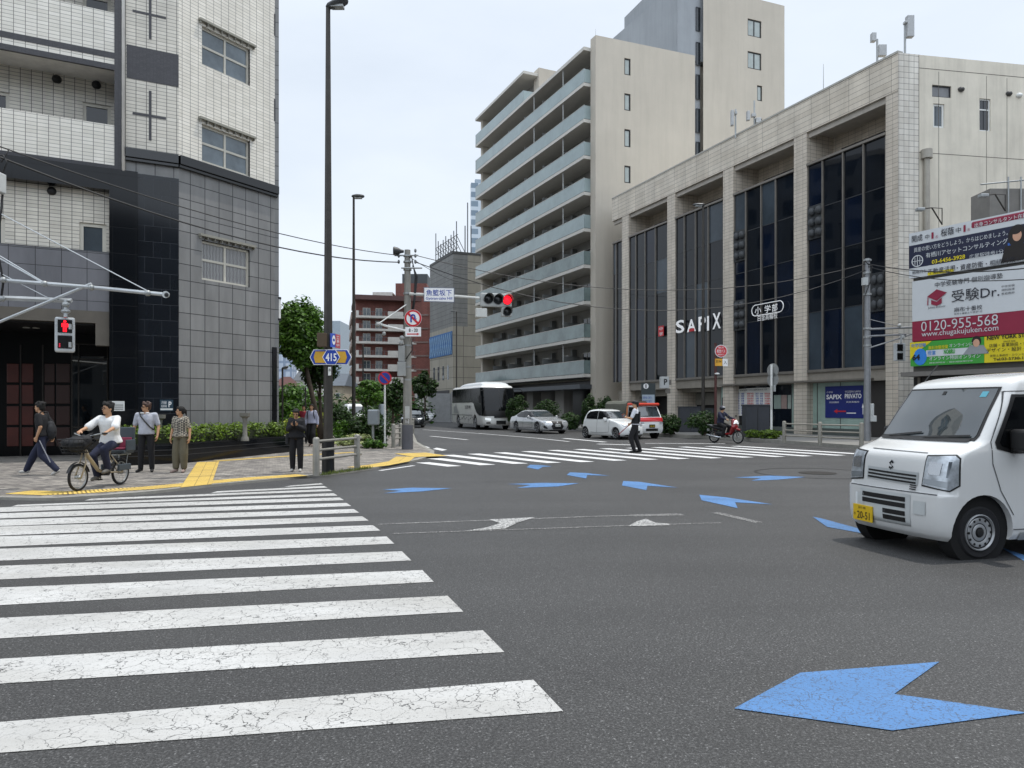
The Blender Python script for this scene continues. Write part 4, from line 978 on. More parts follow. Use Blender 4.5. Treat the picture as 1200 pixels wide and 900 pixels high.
ztop = EYE+(478-41)/850*58
def st(px, o=0): return FT.s(px, o)
PO = .62
cz = FT.z(686, 56.7, PO); pit = (FT.z(686, 98.7, PO)-FT.z(686, 441.7, PO))/8
sm = st(614, PO)            # where the upper storey begins
pe = st(692)                # pier inner edge
# recessed facade, pier, slabs
zR = cz
zs_ = [FT.z(686, 98.7, PO) - pit*k for k in range(0, 9)]       # slab bottoms, top first
hs = []
nb = 6; bw = (pe-.6)/nb
for z in [zs_[0]+pit] + zs_:
    for k in range(nb):
        if z > zs_[0]+.1 and k*bw+.3 > sm-2: continue
        hs.append((.3+k*bw+.5, .3+k*bw+1.9, z+.22, z+2.25)); hs.append((.3+k*bw+2.3, .3+k*bw+3.2, z+.22, z+2.25))
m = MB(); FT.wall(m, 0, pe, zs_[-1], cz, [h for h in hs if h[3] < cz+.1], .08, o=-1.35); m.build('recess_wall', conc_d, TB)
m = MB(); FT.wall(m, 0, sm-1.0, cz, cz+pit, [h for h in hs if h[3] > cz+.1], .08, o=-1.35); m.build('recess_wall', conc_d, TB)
cg = GLASS('flat_glass', '20262a', .06, .6)
for h in hs: FT.window(TB, h, 2 if h[1]-h[0] > 1.1 else 1, 1, .05, -1.42, alu, cg)
m = MB(); FT.box(m, pe, L, 0, ztop, -2.5, 0); m.build('pier', conc, TB)
m = MB(); FT.box(m, 0, .5, 0, cz+pit, -1.4, 0); m.build('pier', conc, TB)
for i, z in enumerate(zs_):
    a = 0
    m = MB(); FT.box(m, -.1, pe-.001, z, z+.26, -1.35, PO); m.build('balcony_slab', slab_m, TB)
    m = MB(); FT.box(m, -.1, pe-.002, z+.30, z+1.36, PO-.06, PO-.02); FT.box(m, pe-.04, pe-.002, z+.3, z+1.36, 0.0, PO-.07); m.build('balcony_glass', bal_gl if i < 5 else bal_gl2, TB)
    m = MB()
    for k in range(21): s = -.1+k*(pe-.0)/20; FT.box(m, s-.015, s+.015, z+.26, z+1.38, PO-.10, PO-.062)
    FT.box(m, -.1, pe-.003, z+1.36, z+1.40, PO-.075, PO-.01); m.build('balcony_rail', alu, TB)
    m = MB()
    for k in range(1, nb): s = .3+k*bw; FT.box(m, s-.03, s+.03, z+.26, z+1.95, -1.35, PO-.35)
    for k in range(nb): s = .3+k*bw+4.0 if bw > 4 else .3+k*bw+3.4; FT.box(m, s-.3, s+.02, z+.26, z+2.6, -1.35, -.9)
    m.each('party_screen', M('screen_grey', '6d6f6e', .6), TB)
    r_ = random.Random(i); m = MB()
    for k in range(nb):
        if r_.random() < .7: s = .3+k*bw+r_.uniform(.4, 2.5); FT.box(m, s, s+.75, z+.27, z+.85, -1.1, -.8)
    m.each('air_conditioner', M('ac_white', 'b3b3ac', .5), TB)
z = cz
m = MB(); FT.box(m, sm-.2, pe-.001, z, z+.28, -1.35, PO); m.build('roof_canopy', slab_m, TB)
# extra storey at the far end
m = MB(); FT.box(m, -.1, sm-.201, z, z+.26, -1.35, PO); m.build('balcony_slab', slab_m, TB)
m = MB(); FT.box(m, -.1, sm-.2, z+.30, z+1.36, PO-.06, PO-.02); FT.box(m, sm-.24, sm-.2, z+.3, z+1.36, -1.0, PO-.07); m.build('balcony_glass', bal_gl, TB)
m = MB(); FT.box(m, -.15, sm-.1, z+pit, z+pit+.26, -1.35, PO); m.build('roof_canopy', slab_m, TB)
m = MB(); FT.box(m, sm-1.0, sm+.1, z+.02, z+pit+.75, -6, -.9); m.build('pier', conc, TB)
m = MB(); FT.box(m, 0, sm-1.0, z+pit+.26, z+pit+.6, -6, -1.4); m.build('roof_parapet', conc, TB)
m = MB()
for s in (st(640, 0), st(601, 0)): FT.cyl if False else None
for px in (660, 626):
    q = FT.W(st(px, PO-.2), 0, PO-.2); m.cyl((q.x, q.y, zs_[-1]), (q.x, q.y, cz), .05, n=8)
m.each('downpipe', M('pipe_pale', 'a5a8a6', .5), TB)
# side wall with small windows
sp = [FR.rect(731.7, 739, t_, b_) for t_, b_ in ((67.7, 87.3), (109, 129), (151, 171.7), (193.7, 214), (236, 256), (278, 298), (320, 340))]
s815, s822 = FR.s(814.5), FR.s(822)
zT = EYE+(478-15)/850*65.6; zA = FR.z(698, 41)
m = MB(); FR.wall(m, 0, s815, 0, ztop, sp, .12); m.build('side_wall', conc, TB)
for h in sp: FR.window(TB, h, 1, 1, .10, -.1, black_metal, M('blind_glass', '98a09e', .3))
m = MB(); wr = [FR.rect(874, 890, 23, 43), FR.rect(874, 890, 61, 81), FR.rect(885, 891, 101, 119), FR.rect(885, 891, 139, 157)]
s917 = FR.s(917); FR.wall(m, s822, s917, 0, zT, wr, .12, o=.25); m.build('tower_wall', conc, TB)
for h in wr: FR.window(TB, h, 2 if h[1]-h[0] > .9 else 1, 1, .10, .15, black_metal, M('blind_glass', '98a09e'))
gm_ = M('grey_render', '8f9499', .8, var=.06, scale=.5, grime=.25)
s795 = FR.s(795)
m = MB(); FR.box(m, s795, s822, ztop-.4, zT+1.5, -9, -.15); m.build('stair_tower', gm_, TB)
m = MB(); FR.box(m, s815, s822, 0, ztop-.4, -1, -.2); m.build('stair_slit', gm_, TB)
for k, (a, b) in enumerate(((8, 36), (49, 76), (87, 116), (127, 155), (166, 195), (206, 235))):
    h = FR.rect(815.5, 820.5, a, b, -.1)
    FR.window(TB, h, 1, 1, .05, -.1, dark_frame, cg)
m = MB(); q0 = T0 + uR*s795; m.build if False else None
far_ = uT*11
m.prism([tuple(T0+uR*s795+uT*.2), tuple(T0+uR*s917+uT*.2), tuple(T0+uR*s917+uT*12), tuple(T0+uR*s795+uT*12)], ztop-.3, zT-.01); m.build('tower_rear', gm_, TB)
m = MB(); b_ = FT.W(0,0,-1.4); c_ = FT.W(pe,0,-1.45); m.prism([(b_.x,b_.y), (c_.x,c_.y), tuple(T0+uR*1.5+uT*.6), tuple(T0+uR*(s917-.3)+uT*.6), tuple(T0+uR*(s917-.3)+uT*18)], 3.9, ztop-.5); m.build('rear_wall', conc, TB)
# base storey
zb = zs_[-1]
m = MB(); FT.box(m, 0, pe+.2, zb-.95, zb-.6, -1.0, PO+.5); m.build('entrance_canopy', M('canopy_steel', '4b4f54', .5, .3), TB)
m = MB(); FT.wall(m, 0, pe, 0, zb, o=-2.2); m.build('base_wall', M('dark_lobby', '15171a', .3, spec=.5), TB)
m = MB()
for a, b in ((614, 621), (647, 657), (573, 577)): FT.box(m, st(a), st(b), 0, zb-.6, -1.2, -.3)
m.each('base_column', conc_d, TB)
q = P(698.5, 40, 58); e = thing('lightning_rod', 'thin lightning rod on the front corner of the tall beige block', 'rod', q); MB().cyl((q.x,q.y+.3,q.z-.4), (q.x,q.y+.3,q.z+.6), .02, .01, 6).build('rod', grey_metal, e)
# ================================================================== OFFICE BLOCK WITH BLUE BANNER
pan_d = TILE('dark_panel_cladding', '737472', '6c6d6b', '333433', 9, .62, .02, rough=.6); pan_l = TILE('beige_panel_cladding', '928e82', '8a867a', '4f4c46', 3.2, 1.35, .03, rough=.6, grime=.2)
Yo = 92.0; c0 = P(531, 300, Yo); v1_ = Vector((math.sin(R(-24)), math.cos(R(-24)))); cA = Vector((c0.x, c0.y))
l_ = 0
for t_ in [x*.1 for x in range(1, 600)]:
    qq = cA+v1_*t_
    if (qq.x/qq.y) < (504-600)/850: l_ = t_; break
FO1 = Face(cA+v1_*l_, cA); FO2 = Face(cA, cA + Vector((math.sin(R(66)), math.cos(R(66))))*12)
OB = thing('office_building', 'plain grey and beige panelled building with a blue patterned banner, behind the bus', 'building', (cA.x, cA.y, 0))
zo = c0.z+.6; za = EYE+(478-292)/850*Yo*1.0; zo = EYE+(478-297)/850*Yo
zbn = FO2.z(531, 382)
m = MB(); FO1.wall(m, 0, FO1.len, zbn, zo); m.build('upper_wall', pan_d, OB)
m = MB(); FO1.wall(m, 0, FO1.len, 0, zbn); m.build('lower_wall', pan_l, OB)
s548 = FO2.s(548); m = MB(); FO2.wall(m, 0, s548, zbn, zo); m.build('upper_wall', pan_d, OB)
m = MB(); FO2.wall(m, s548, 12, 0, zo); FO2.wall(m, 0, s548, 0, zbn); m.build('panel_wall', pan_l, OB)
m = MB(); FO2.box(m, -.1, 12, zo, zo+.3, -.4, .05); FO1.box(m, 0, FO1.len+.0, zo, zo+.3, -.4, .05); m.build('coping', M('dark_coping', '3b3c3c', .6), OB)
m = MB(); a = FO1.W(0,0,-.05); b = FO1.W(FO1.len,0,-.05); c = FO2.W(12,0,-.05); d = c+Vector((-6,14,0)); m.prism([(a.x,a.y),(b.x,b.y),(c.x,c.y),(d.x,d.y)], 0, zo-.02); m.build('rear_wall', pan_l, OB)
# roof screen of poles and rails
m = MB(); r_ = random.Random(2)
for k in range(9):
    s = FO1.len*(.02+k*.11); q = FO1.W(s, zo, -.8); hgt = 3.1 + .35*math.sin(k*2.1) + (1.6 if k in (0, 8) else 0)
    m.cyl((q.x,q.y,q.z-.3), (q.x,q.y,q.z+hgt), .07, n=6); q2 = q+Vector((1.3,.5,0)); m.cyl((q.x,q.y,q.z+2.6), (q2.x,q2.y,q2.z), .05, n=5)
for hh in (.9, 1.7, 2.6):
    a = FO1.W(0, zo+hh, -.8); b = FO1.W(FO1.len*.95, zo+hh, -.8); m.cyl(a, b, .05, n=5)
for px in (545, 548, 552):
    q = P(px, 290, Yo+2); m.cyl((q.x,q.y,zo-.5), (q.x,q.y,zo+(7 if px==548 else 4)), .08, n=6)
m.build('roof_railing', M('railing_grey', '54575a', .5), OB)
bnr = MB(); bs0, bs1 = FO1.len*.02, FO1.len*.97; bz0, bz1 = FO1.z(505, 419.5), FO1.z(505, 397)
FO1.box(bnr, bs0, bs1, bz0-.1, bz1+.2, -.1, .1); bn = thing('blue_banner', 'large blue banner with pale zigzag lines on the side of the panelled office', 'banner', FO1.W(bs0, bz0, .1))
bnr.build('sheet', M('banner_blue', '2c5c8e', .6), bn)
m = MB(); n_ = 6
for k in range(n_):
    a, b = bs0+(bs1-bs0)*k/n_, bs0+(bs1-bs0)*(k+1)/n_
    for p, q in (((a, bz0), ((a+b)/2, bz1)), (((a+b)/2, bz1), (b, bz0)), ((a, bz1), ((a+b)/2, bz0)), (((a+b)/2, bz0), (b, bz1))): m.tube([FO1.W(p[0], p[1], .13), FO1.W(q[0], q[1], .13)], .05, 4)
m.build('line_pattern', M('banner_line', '7f9db8', .6), bn)
m = MB()
for k in range(4): s = FO1.len*(.2+k*.2); FO1.box(m, s-.3, s+.3, FO1.z(515, 446), FO1.z(515, 430), -.1, .04)
m.each('window', glass_mid, OB)
m = MB(); FO1.box(m, FO1.len*.25, FO1.len*.85, 0, FO1.z(515, 458), -.1, .08); m.build('garage_opening', M('garage_dark', '2b2d30', .6), OB)
low = thing('site_hoarding', 'pale concrete gate wall standing left of the bus below the panelled office', 'wall', P(507, 500, 80)); 
qq = P(502, 500, 78); MB().box(qq.x, qq.x+2.4, 78, 78.4, 0, EYE+(478-461)/850*78).box(qq.x+2.45, qq.x+3.0, 77.9, 78.5, 0, EYE+(478-459)/850*78).build('panel', M('hoarding', '8f9090', .7), low)
# far glass tower
gt = P(552, 215, 330.0)
GT = thing('glass_tower', 'distant blue-grey glass skyscraper seen beside the tall balcony block', 'building', (gt.x, gt.y, 0))
FG = Face((gt.x, gt.y), (gt.x+24, gt.y+4)); zg_ = P(557, 214, 330).z
twr = TILE('tower_glass_rows', '70818f', '667887', 'b4bec6', 40, 4.2, .9, rough=.15, grime=.1)
m = MB(); FG.box(m, 0, 30, 0, zg_, -3, 0); m.build('facade', twr, GT)
m = MB(); FG.box(m, 2, 30, zg_, zg_+2, -2.9, -1); m.build('crown', M('tower_crown', '8b98a3', .5), GT)
# ================================================================== RED BRICK APARTMENTS
brick = TILE('red_brick_tile', '7d4a41', '704139', '5a342d', .5, .2, .02, offset=.5, rough=.7); brick2 = TILE('brown_brick_tile', '85706a', '78655f', '5a4c47', .5, .2, .02, offset=.5, rough=.7)
Yb = 112.0; cb = P(417, 400, Yb); FA = Face((cb.x, cb.y), (cb.x+12.6, cb.y+3.2))
AB = thing('brick_apartments', 'red brick apartment building with white balcony slabs, beyond the trees on the left', 'building', (cb.x, cb.y, 0))
zr = FA.z(417, 352)
m = MB(); FA.box(m, 0, FA.len, 0, zr, -12, 0); m.build('wall', brick, AB)
m = MB(); FA.box(m, -.3, FA.len+.6, zr, zr+.7, -12.3, 1.5); m.build('roof', M('maroon_fascia', '4f3431', .6), AB)
ad = [(362.7, 373), (378, 388), (394, 403), (410, 419), (426, 435), (442, 450)]
for yt, yb in ad:
    z0, z1 = FA.z(420, yb), FA.z(420, yt)
    m = MB(); FA.box(m, 0, FA.len*.97, z0-.0, z0+.32, 0, 1.3); m.build('balcony_slab', M('slab_white', 'b9b6b0', .6), AB)
    m = MB()
    for a, b in ((.0, .03), (.37, .55), (.93, .97)): FA.box(m, FA.len*a, FA.len*b, z0+.33, z0+1.05, .8, 1.3)
    m.each('balcony_panel', M('slab_white', 'b9b6b0'), AB)
    m = MB(); 
    for a, b in ((.03, .37), (.55, .93)): FA.box(m, FA.len*a, FA.len*b, z0+.95, z0+1.0, 1.2, 1.26); [FA.box(m, FA.len*a+k*.35, FA.len*a+k*.35+.05, z0+.33, z0+.95, 1.21, 1.25) for k in range(int(FA.len*(b-a)/.35))]
    m.build('balcony_rail', M('railing_grey', '54575a'), AB)
    for a, b in ((.08, .17), (.23, .31), (.62, .70), (.78, .87)): FA.window(AB, (FA.len*a, FA.len*b, z0+.4, z0+1.65), 2, 1, .07, .03, alu, glass_mid)
cl = P(398, 400, Yb+6); FAL = Face((cl.x, cl.y+10), (cb.x-.02, cb.y+.05))
m = MB(); FAL.box(m, 0, FAL.len, 0, zr-.3, -6, 0); m.build('side_wall', brick2, AB)
for y in range(6):
    z = FA.z(420, 373+y*16)
    m = MB(); FAL.box(m, .4, FAL.len-.3, z-.1, z+1.0, 0, .7); m.build('side_balcony', M('side_balcony', '8b7f77', .7), AB)
    for a in (.1, .5): FAL.window(AB, (FAL.len*a+.3, FAL.len*a+FAL.len*.3, z+1.0, z+2.2), 2, 1, .07, .03, alu, glass_mid)
tz = P(480, 320, Yb+4); tl = P(463.5, 332, Yb+2); tr_ = P(500, 332, Yb+2)
m = MB(); m.box(tl.x, tr_.x, Yb+2, Yb+9, zr, tl.z); m.build('stair_tower', brick, AB)
m = MB(); m.box(tl.x+.9, tr_.x, Yb+3, Yb+8, tl.z, P(480, 321, Yb+3).z); m.build('roof_tank', M('tank_dark', '3c4144', .6), AB)
m = MB(); m.box(FA.a.x+2.2, tl.x-.5, Yb+2, Yb+5, zr+.7, zr+1.6); m.build('roof_parapet', M('slab_white', 'b9b6b0'), AB)
m = MB(); m.box(tr_.x-3.2, tr_.x+.6, Yb+1, Yb+9, 0, P(490, 349, Yb+1).z); m.build('end_bay', brick, AB)
m = MB()
for k in range(7): z = P(490, 370+k*16, Yb+1).z; m.box(tr_.x-2.4, tr_.x+.4, Yb+.9, Yb+1, z, z+.25)
m.each('floor_band', brick2, AB)
# distant houses on the left
def house(name, lab, px0, px1, yw, yr, Y, depth, wall, roof, hip=.25, wins=(), z0=0):
    a, b = P(px0, yw, Y), P(px1, yw, Y); t = thing(name, lab, 'building', (a.x, Y, z0)); zr_ = P(px0, yr, Y).z
    MB().box(a.x, b.x, Y, Y+depth, z0, a.z).build('wall', wall, t)
    if roof:
        w = b.x-a.x; e = .3; m = MB(); m.add([(a.x-e,Y-e,a.z),(b.x+e,Y-e,a.z),(b.x+e,Y+depth+e,a.z),(a.x-e,Y+depth+e,a.z),(a.x+w*hip,Y+depth/2,zr_),(b.x-w*hip,Y+depth/2,zr_)], [(0,1,5,4),(1,2,5),(2,3,4,5),(3,0,4),(3,2,1,0)]); m.build('roof', roof, t)
    for x0, x1, yt, yb in wins:
        c, d = P(x0, yb, Y), P(x1, yt, Y); f = MB().box(c.x-.06, d.x+.06, Y-.05, Y, c.z-.06, d.z+.06).build('window', white_paint, t); MB().box(c.x, d.x, Y-.07, Y-.052, c.z, d.z).build('pane', glass_mid, f)
    return t
cream = M('house_cream', 'a89e8c', .8, grime=.2); tow = TILE('pale_tower_cladding', 'b3bcc8', 'a9b4c2', '8290a4', 2.4, 3.0, .45, rough=.6)
house('tower_block', 'distant pale bluish-white high-rise behind the street tree at the far left end', 322.5, 342, 362, 360, 260, 6, tow, None)
house('house', 'cream house with a reddish hipped roof between the corner pillar and the street tree', 321, 344, 452, 441, 120, 3, cream, M('red_roof', '54332f', .7), .3, ((325,328,451,458),(331,334,451,458),(337,340,451,458)))
house('house', 'small white gabled house under the street tree beside the lamp post', 345, 372, 446, 432, 135, 4, M('house_white', 'a9a9a4', .8), M('grey_roof', '55585c', .7), .1, ((350,354,452,458),(360,364,452,458)))
house('house', 'narrow beige house with a slanted grey roof right of the big lamp post', 388, 402, 452, 436, 88, 8, cream, M('slate_roof', '4d555e', .6), .1, ((394,398,461,467),))
house('wall_block', 'dark metal fence panel behind the bushes right of the big lamp post', 390, 405, 478.5, 478, 42, .2, M('dark_fence', '26292d', .5), None)
house('house', 'white low building beyond the parked cars left of the concrete pole', 486, 503, 455, 453, 105, 8, M('house_white', 'a9a9a4'), None, wins=((489,495,462,468),))
house('office_block', 'far grey-green block between the lamp posts above the street tree', 386, 398.5, 376, 375, 190, 15, M('far_block', '8f9aa3', .7), None)

# blocks hidden behind the left building and behind the viewer: they show only as reflections
wfa = TILE('office_window_grid', '1c232a', '2a323a', '73777a', 3.0, 3.1, .75, rough=.25, grime=.2)
for (x0, x1, y0, y1, hh, lab) in ((-42,-15.5,34,41,21,'office block hidden behind the left apartment building, seen only as a reflection'), (-60,-24,44,62,27,'taller office block behind the hidden one, seen only as a reflection'), (-26,22,-34,-24,19,'office block behind the viewer, seen only as a reflection'), (38,60,-22,6,24,'office block to the right out of view, seen only as a reflection')):
    t = thing('office_block', lab, 'building', ((x0+x1)/2, (y0+y1)/2, 0)); MB().box(x0,x1,y0,y1,0,hh).build('wall', wfa, t); MB().box(x0-.2,x1+.2,y0-.2,y1+.2,hh,hh+.5).build('roof', M('metal_coping', 'a5a39c'), t)
# ================================================================== POLES, LAMPS, SIGNS
def gy(py, z=LZ): return (EYE-z)*FPX/(py-HY)
def lamp_post(px, pyb, Y, ytop, r0, r1, lab, head, mat=dark_metal, z0=LZ, group=None, dark_base=None):
    q = P(px, pyb, Y); zt = P(px, ytop, Y).z; x = q.x
    t = thing('street_lamp', lab, 'street lamp', (x, Y, z0), group)
    MB().tube([(x,Y,z0),(x,Y,zt*.3),(x,Y,zt)], [r0, r0*.85, r1], 14).build('pole', mat, t, smooth=30)
    if dark_base:
        zb = P(px, dark_base, Y).z; MB().tube([(x,Y,z0),(x,Y,zb)], [r0+.03, r0+.025], 14).build('base_sleeve', black_metal, t, smooth=30)
    if head:
        a, b = P(head[0], ytop, Y), P(head[1], ytop, Y); L = b.x-a.x; k = 1 if head[2] > 0 else -1
        m = MB(); cxx = (a.x+b.x)/2; rings = []
        for f, w, h in ((-.5,.03,.02),(-.4,.1,.06),(-.1,.15,.09),(.25,.15,.08),(.45,.1,.05),(.5,.03,.02)):
            rings.append([(cxx+f*L*k, Y+w*math.cos(t_*math.pi/5), zt+head[3]*(f+.5)*L+h*math.sin(t_*math.pi/5)) for t_ in range(10)])
        m.ring_loft(rings); m.build('lamp_head', M('lamp_grey', '4d5052', .5, .3), t, smooth=50)
        MB().box(cxx-L*.25, cxx+L*.3, Y-.09, Y+.09, zt+head[3]*.5*L-.1, zt+head[3]*.5*L-.05).build('lamp_glass', M('lamp_glass', '9a9d9c', .3), t)
    return t
YP1 = gy(553.5)
lamp_post(384.5, 553, YP1, 8, .115, .05, 'tall dark brown street lamp post nearest the corner fence, carrying the number 415 sign', (382, 408, 1, .28), dark_base=515)
m = MB(); xx = P(384.5, 0, YP1).x
e = thing('pole_box', 'brown box strapped to the big lamp post above the number sign', 'box', P(380, 400, YP1)); a, b = P(374, 407, YP1-.1), P(384, 391, YP1-.1)
MB().box(a.x, b.x, YP1-.3, YP1-.12, a.z, b.z).build('housing', M('box_brown', '4a3c2a', .6), e, bevel=.01)
lamp_post(414.5, 515, 30.5, 230, .085, .045, 'slim dark street lamp post behind the big one, right of it', (412, 427, 1, 0))
lamp_post(824, 494, 38.5, 240, .10, .06, 'street lamp standing in front of the second glass bay of the beige building', (826, 812, -1, 0), z0=RZ)
lamp_post(535, 475, 88, 365, .10, .07, 'far thin street lamp in front of the panelled office building', (528, 536, -1, 0))
lamp_post(331, 470, 40, 432, .06, .05, 'small dark path lamp by the red roofed house at the left corner', (330, 338, 1, .3))
for px, yb, yt, lab in ((358, 480, 455, 'thin dark post left of the street tree trunk'), (367, 480, 450, 'thin dark post in the greenery near the tree trunk'), (425.5, 470, 405, 'thin grey post between the slim lamp and the round bush')):
    q = P(px, yb, 45); t = thing('thin_post', lab, 'post', (q.x, 45, 0)); MB().cyl((q.x,45,0), (q.x,45,P(px,yt,45).z), .05, n=8).lathe((q.x,45,P(px,yt,45).z), (0,0,1), [(0,.05),(.03,.07),(.06,.02)], 8).build('pole', dark_metal, t)
# plates facing the viewer
def facing(px0, px1, Y, skew=0):
    a = P(px0, 0, Y); b = P(px1, 0, Y+skew); return Face((a.x, a.y), (b.x, b.y))
def poly_px(face, pts, mat, par, o, name, th=.004):
    ps = [face.W(face.s(x, o), face.z(x, y, o), o) for x, y in pts]; mb = MB(); mb.poly(ps)
    bk = [p - Vector((face.n.x, face.n.y, 0))*th for p in ps]; mb.poly(bk[::-1])
    n = len(ps); k = len(mb.v); 
    for i in range(n): mb.quad(ps[i], bk[i], bk[(i+1)%n], ps[(i+1)%n])
    return mb.build(name, mat, par)
YS = YP1-.16; fs = facing(363, 412, YS, .0)
sg = thing('route_sign', 'blue and yellow hexagonal road number sign reading 415 on the big lamp post', 'sign', P(387, 418, YS))
poly_px(fs, [(363,418.5),(367.5,409.5),(407,409.5),(412,418.5),(407,427.5),(367.5,427.5)], white_ink, sg, .0, 'backing', .02)
poly_px(fs, [(363.8,418.5),(367.9,410.3),(406.6,410.3),(411.2,418.5),(406.6,426.7),(367.9,426.7)], blue_ink, sg, .006, 'blue_panel')
poly_px(fs, [(369.5,411.8),(404.5,411.8),(406.6,418.5),(404.5,425.2),(369.5,425.2),(367.6,418.5)], M('sign_ochre', 'c79a2c', .5), sg, .012, 'yellow_panel')
hx = [(388+10.4*math.cos(R(a)), 418.5+10.4*math.sin(R(a))) for a in (0,60,120,180,240,300)]
poly_px(fs, hx, white_ink, sg, .03, 'hexagon_border', .014); poly_px(fs, [(388+9.6*math.cos(R(a)), 418.5+9.6*math.sin(R(a))) for a in (0,60,120,180,240,300)], blue_ink, sg, .034, 'hexagon')
ptext(fs, '415', 381.5, 394.5, 414, 423.3, white_ink, sg, o=.04, bold=.025)
m = MB(); m.box(P(384,0,YS).x-.12, P(384,0,YS).x+.12, YS+.02, YS+.1, P(384,416,YS).z, P(384,414,YS).z); m.build('bracket', grey_metal, sg)
s2 = thing('information_sign', 'small blue and red double plate on the big lamp post above the number sign', 'sign', P(393, 399, YS)); f2 = facing(387, 399, YS, .3)
poly_px(f2, [(387.5,390.5),(393,391),(393,407),(387.5,406.5)], M('sign_pale_blue', '3a57b8', .5), s2, .0, 'blue_plate', .02); poly_px(f2, [(393.4,391.5),(398.8,392.5),(398.8,408.5),(393.4,407.5)], M('sign_pink', 'b8565c', .5), s2, .0, 'red_plate', .02)
disc(f2, s2, f2.s(391), f2.z(391, 398.5), .055, white_ink, .006, 'ring', rz=.11, inner=.035)
for k in range(3): ptext(f2, '工事中'[k], 394.3, 397.6, 393.8+k*4.4, 397.2+k*4.4, white_ink, s2, o=.006)
s3 = thing('pole_sticker', 'small white sticker low on the big lamp post under the number sign', 'sticker', P(386, 434, YS)); poly_px(fs, [(384.5,430),(388,430),(388,440),(384.5,440)], white_paint, s3, .02, 'sheet'); ptext(fs, '8', 385.2, 387.3, 432, 435, ink, s3, o=.026)
# concrete utility pole with everything on it
YP3 = gy(526.5); up = P(477.5, 526, YP3); ux = up.x; ut = P(478, 293, YP3).z
UP = thing('utility_pole', 'grey concrete utility pole at the end of the corner pavement carrying the signal arm', 'utility pole', (ux, YP3, LZ))
MB().tube([(ux,YP3,LZ),(ux,YP3,ut)], [.17, .105], 18).build('pole', concrete, UP, smooth=30)
MB().tube([(ux,YP3,LZ),(ux,YP3,P(478,498,YP3).z)], [.205, .20], 18).build('base_sleeve', M('sleeve_grey', '55555a', .7), UP, smooth=30)
m = MB()
for y in (300, 307, 316, 344, 405, 430, 445): z = P(478, y, YP3).z; m.cyl((ux,YP3,z-.03), (ux,YP3,z+.03), .15, n=16)
z = P(478, 300, YP3).z; m.cyl((ux-.45,YP3-.1,z), (ux+.4,YP3-.1,z), .03, n=8); z = P(478, 315, YP3).z; m.cyl((ux-.2,YP3-.15,z), (ux+.55,YP3-.15,z), .03, n=8)
m.each('band', grey_metal, UP)
m = MB(); rr = random.Random(9)
for k in range(3): m.tube([(ux+.16+.02*k, YP3-.12, P(478, 300+k*6, YP3).z), (ux+.3+.04*k, YP3-.15, P(478, 325, YP3).z), (ux+.26, YP3-.14, P(478, 350+5*k, YP3).z), (ux+.14, YP3-.2, P(478, 372, YP3).z)], .022, 6)
m.tube([(ux+.15, YP3-.18, P(478,397,YP3).z), (ux+.22, YP3-.2, P(478,410,YP3).z), (ux-.02, YP3-.2, P(478,421,YP3).z)], .02, 6); m.each('cable', black_plastic, UP, smooth=1)
m = MB()
for y in (297, 303, 310): 
    for dx in (-.3, .3): m.ell((ux+dx, YP3-.1, P(478,y,YP3).z+.08), (.045,.045,.08), 8, 6)
m.each('insulator', M('insulator', '6d6f70', .3), UP, smooth=1)
a, b = P(466, 441, YP3-.25), P(475.5, 424, YP3-.25); c_, d_ = P(467, 424, YP3-.22), P(474.5, 405, YP3-.22)
MB().box(a.x, b.x, YP3-.35, YP3-.1, a.z, b.z).build('cabinet', M('cabinet_grey', '8f9190', .5), UP, bevel=.02); MB().box(c_.x, d_.x, YP3-.3, YP3-.1, c_.z+.01, d_.z).build('cabinet', M('cabinet_grey', '8f9190'), UP, bevel=.02)
poly_px(facing(470, 486, YP3-.21), [(474.5,476),(480,476),(480,490.5),(474.5,490.5)], M('sticker_pale', 'a9aaa6', .6), UP, 0, 'sticker'); 
ptext(facing(470, 486, YP3-.213), '1-3', 475.5, 479.3, 491.5, 496, white_ink, UP)
sp_ = thing('loudspeaker', 'dark horn loudspeaker on top of the concrete utility pole', 'speaker', P(468, 295, YP3)); q = P(470, 294.5, YP3-.1)
MB().lathe(q, (-1,-.25,0), [(-.1,.05),(.0,.07),(.12,.13),(.26,.16),(.28,.13),(.2,.08)], 14).build('horn', M('horn_dark', '2e2f30', .5), sp_, smooth=40)
# left bracket arm with cameras
ca = thing('camera_arm', 'bracket arm with cameras reaching left from the concrete utility pole', 'bracket', P(475, 385, YP3))
m = MB(); m.tube([P(477,388,YP3-.15), P(452,382,YP3-.5), P(443,379,YP3-.7)], .04, 8); m.tube([P(444,379,YP3-.7), P(476,357,YP3-.15)], .02, 6); m.build('arm', white_paint, ca)
m = MB(); m.ell(P(443,380.5,YP3-.7), (.1,.1,.09)); m.ell(P(450,391,YP3-.55), (.07,.07,.08)); m.ell(P(471,396,YP3-.3), (.09,.09,.09)); m.ell(P(470,402,YP3-.3), (.08,.08,.08)); m.each('camera', M('cabinet_grey', '8f9190'), ca, smooth=1)
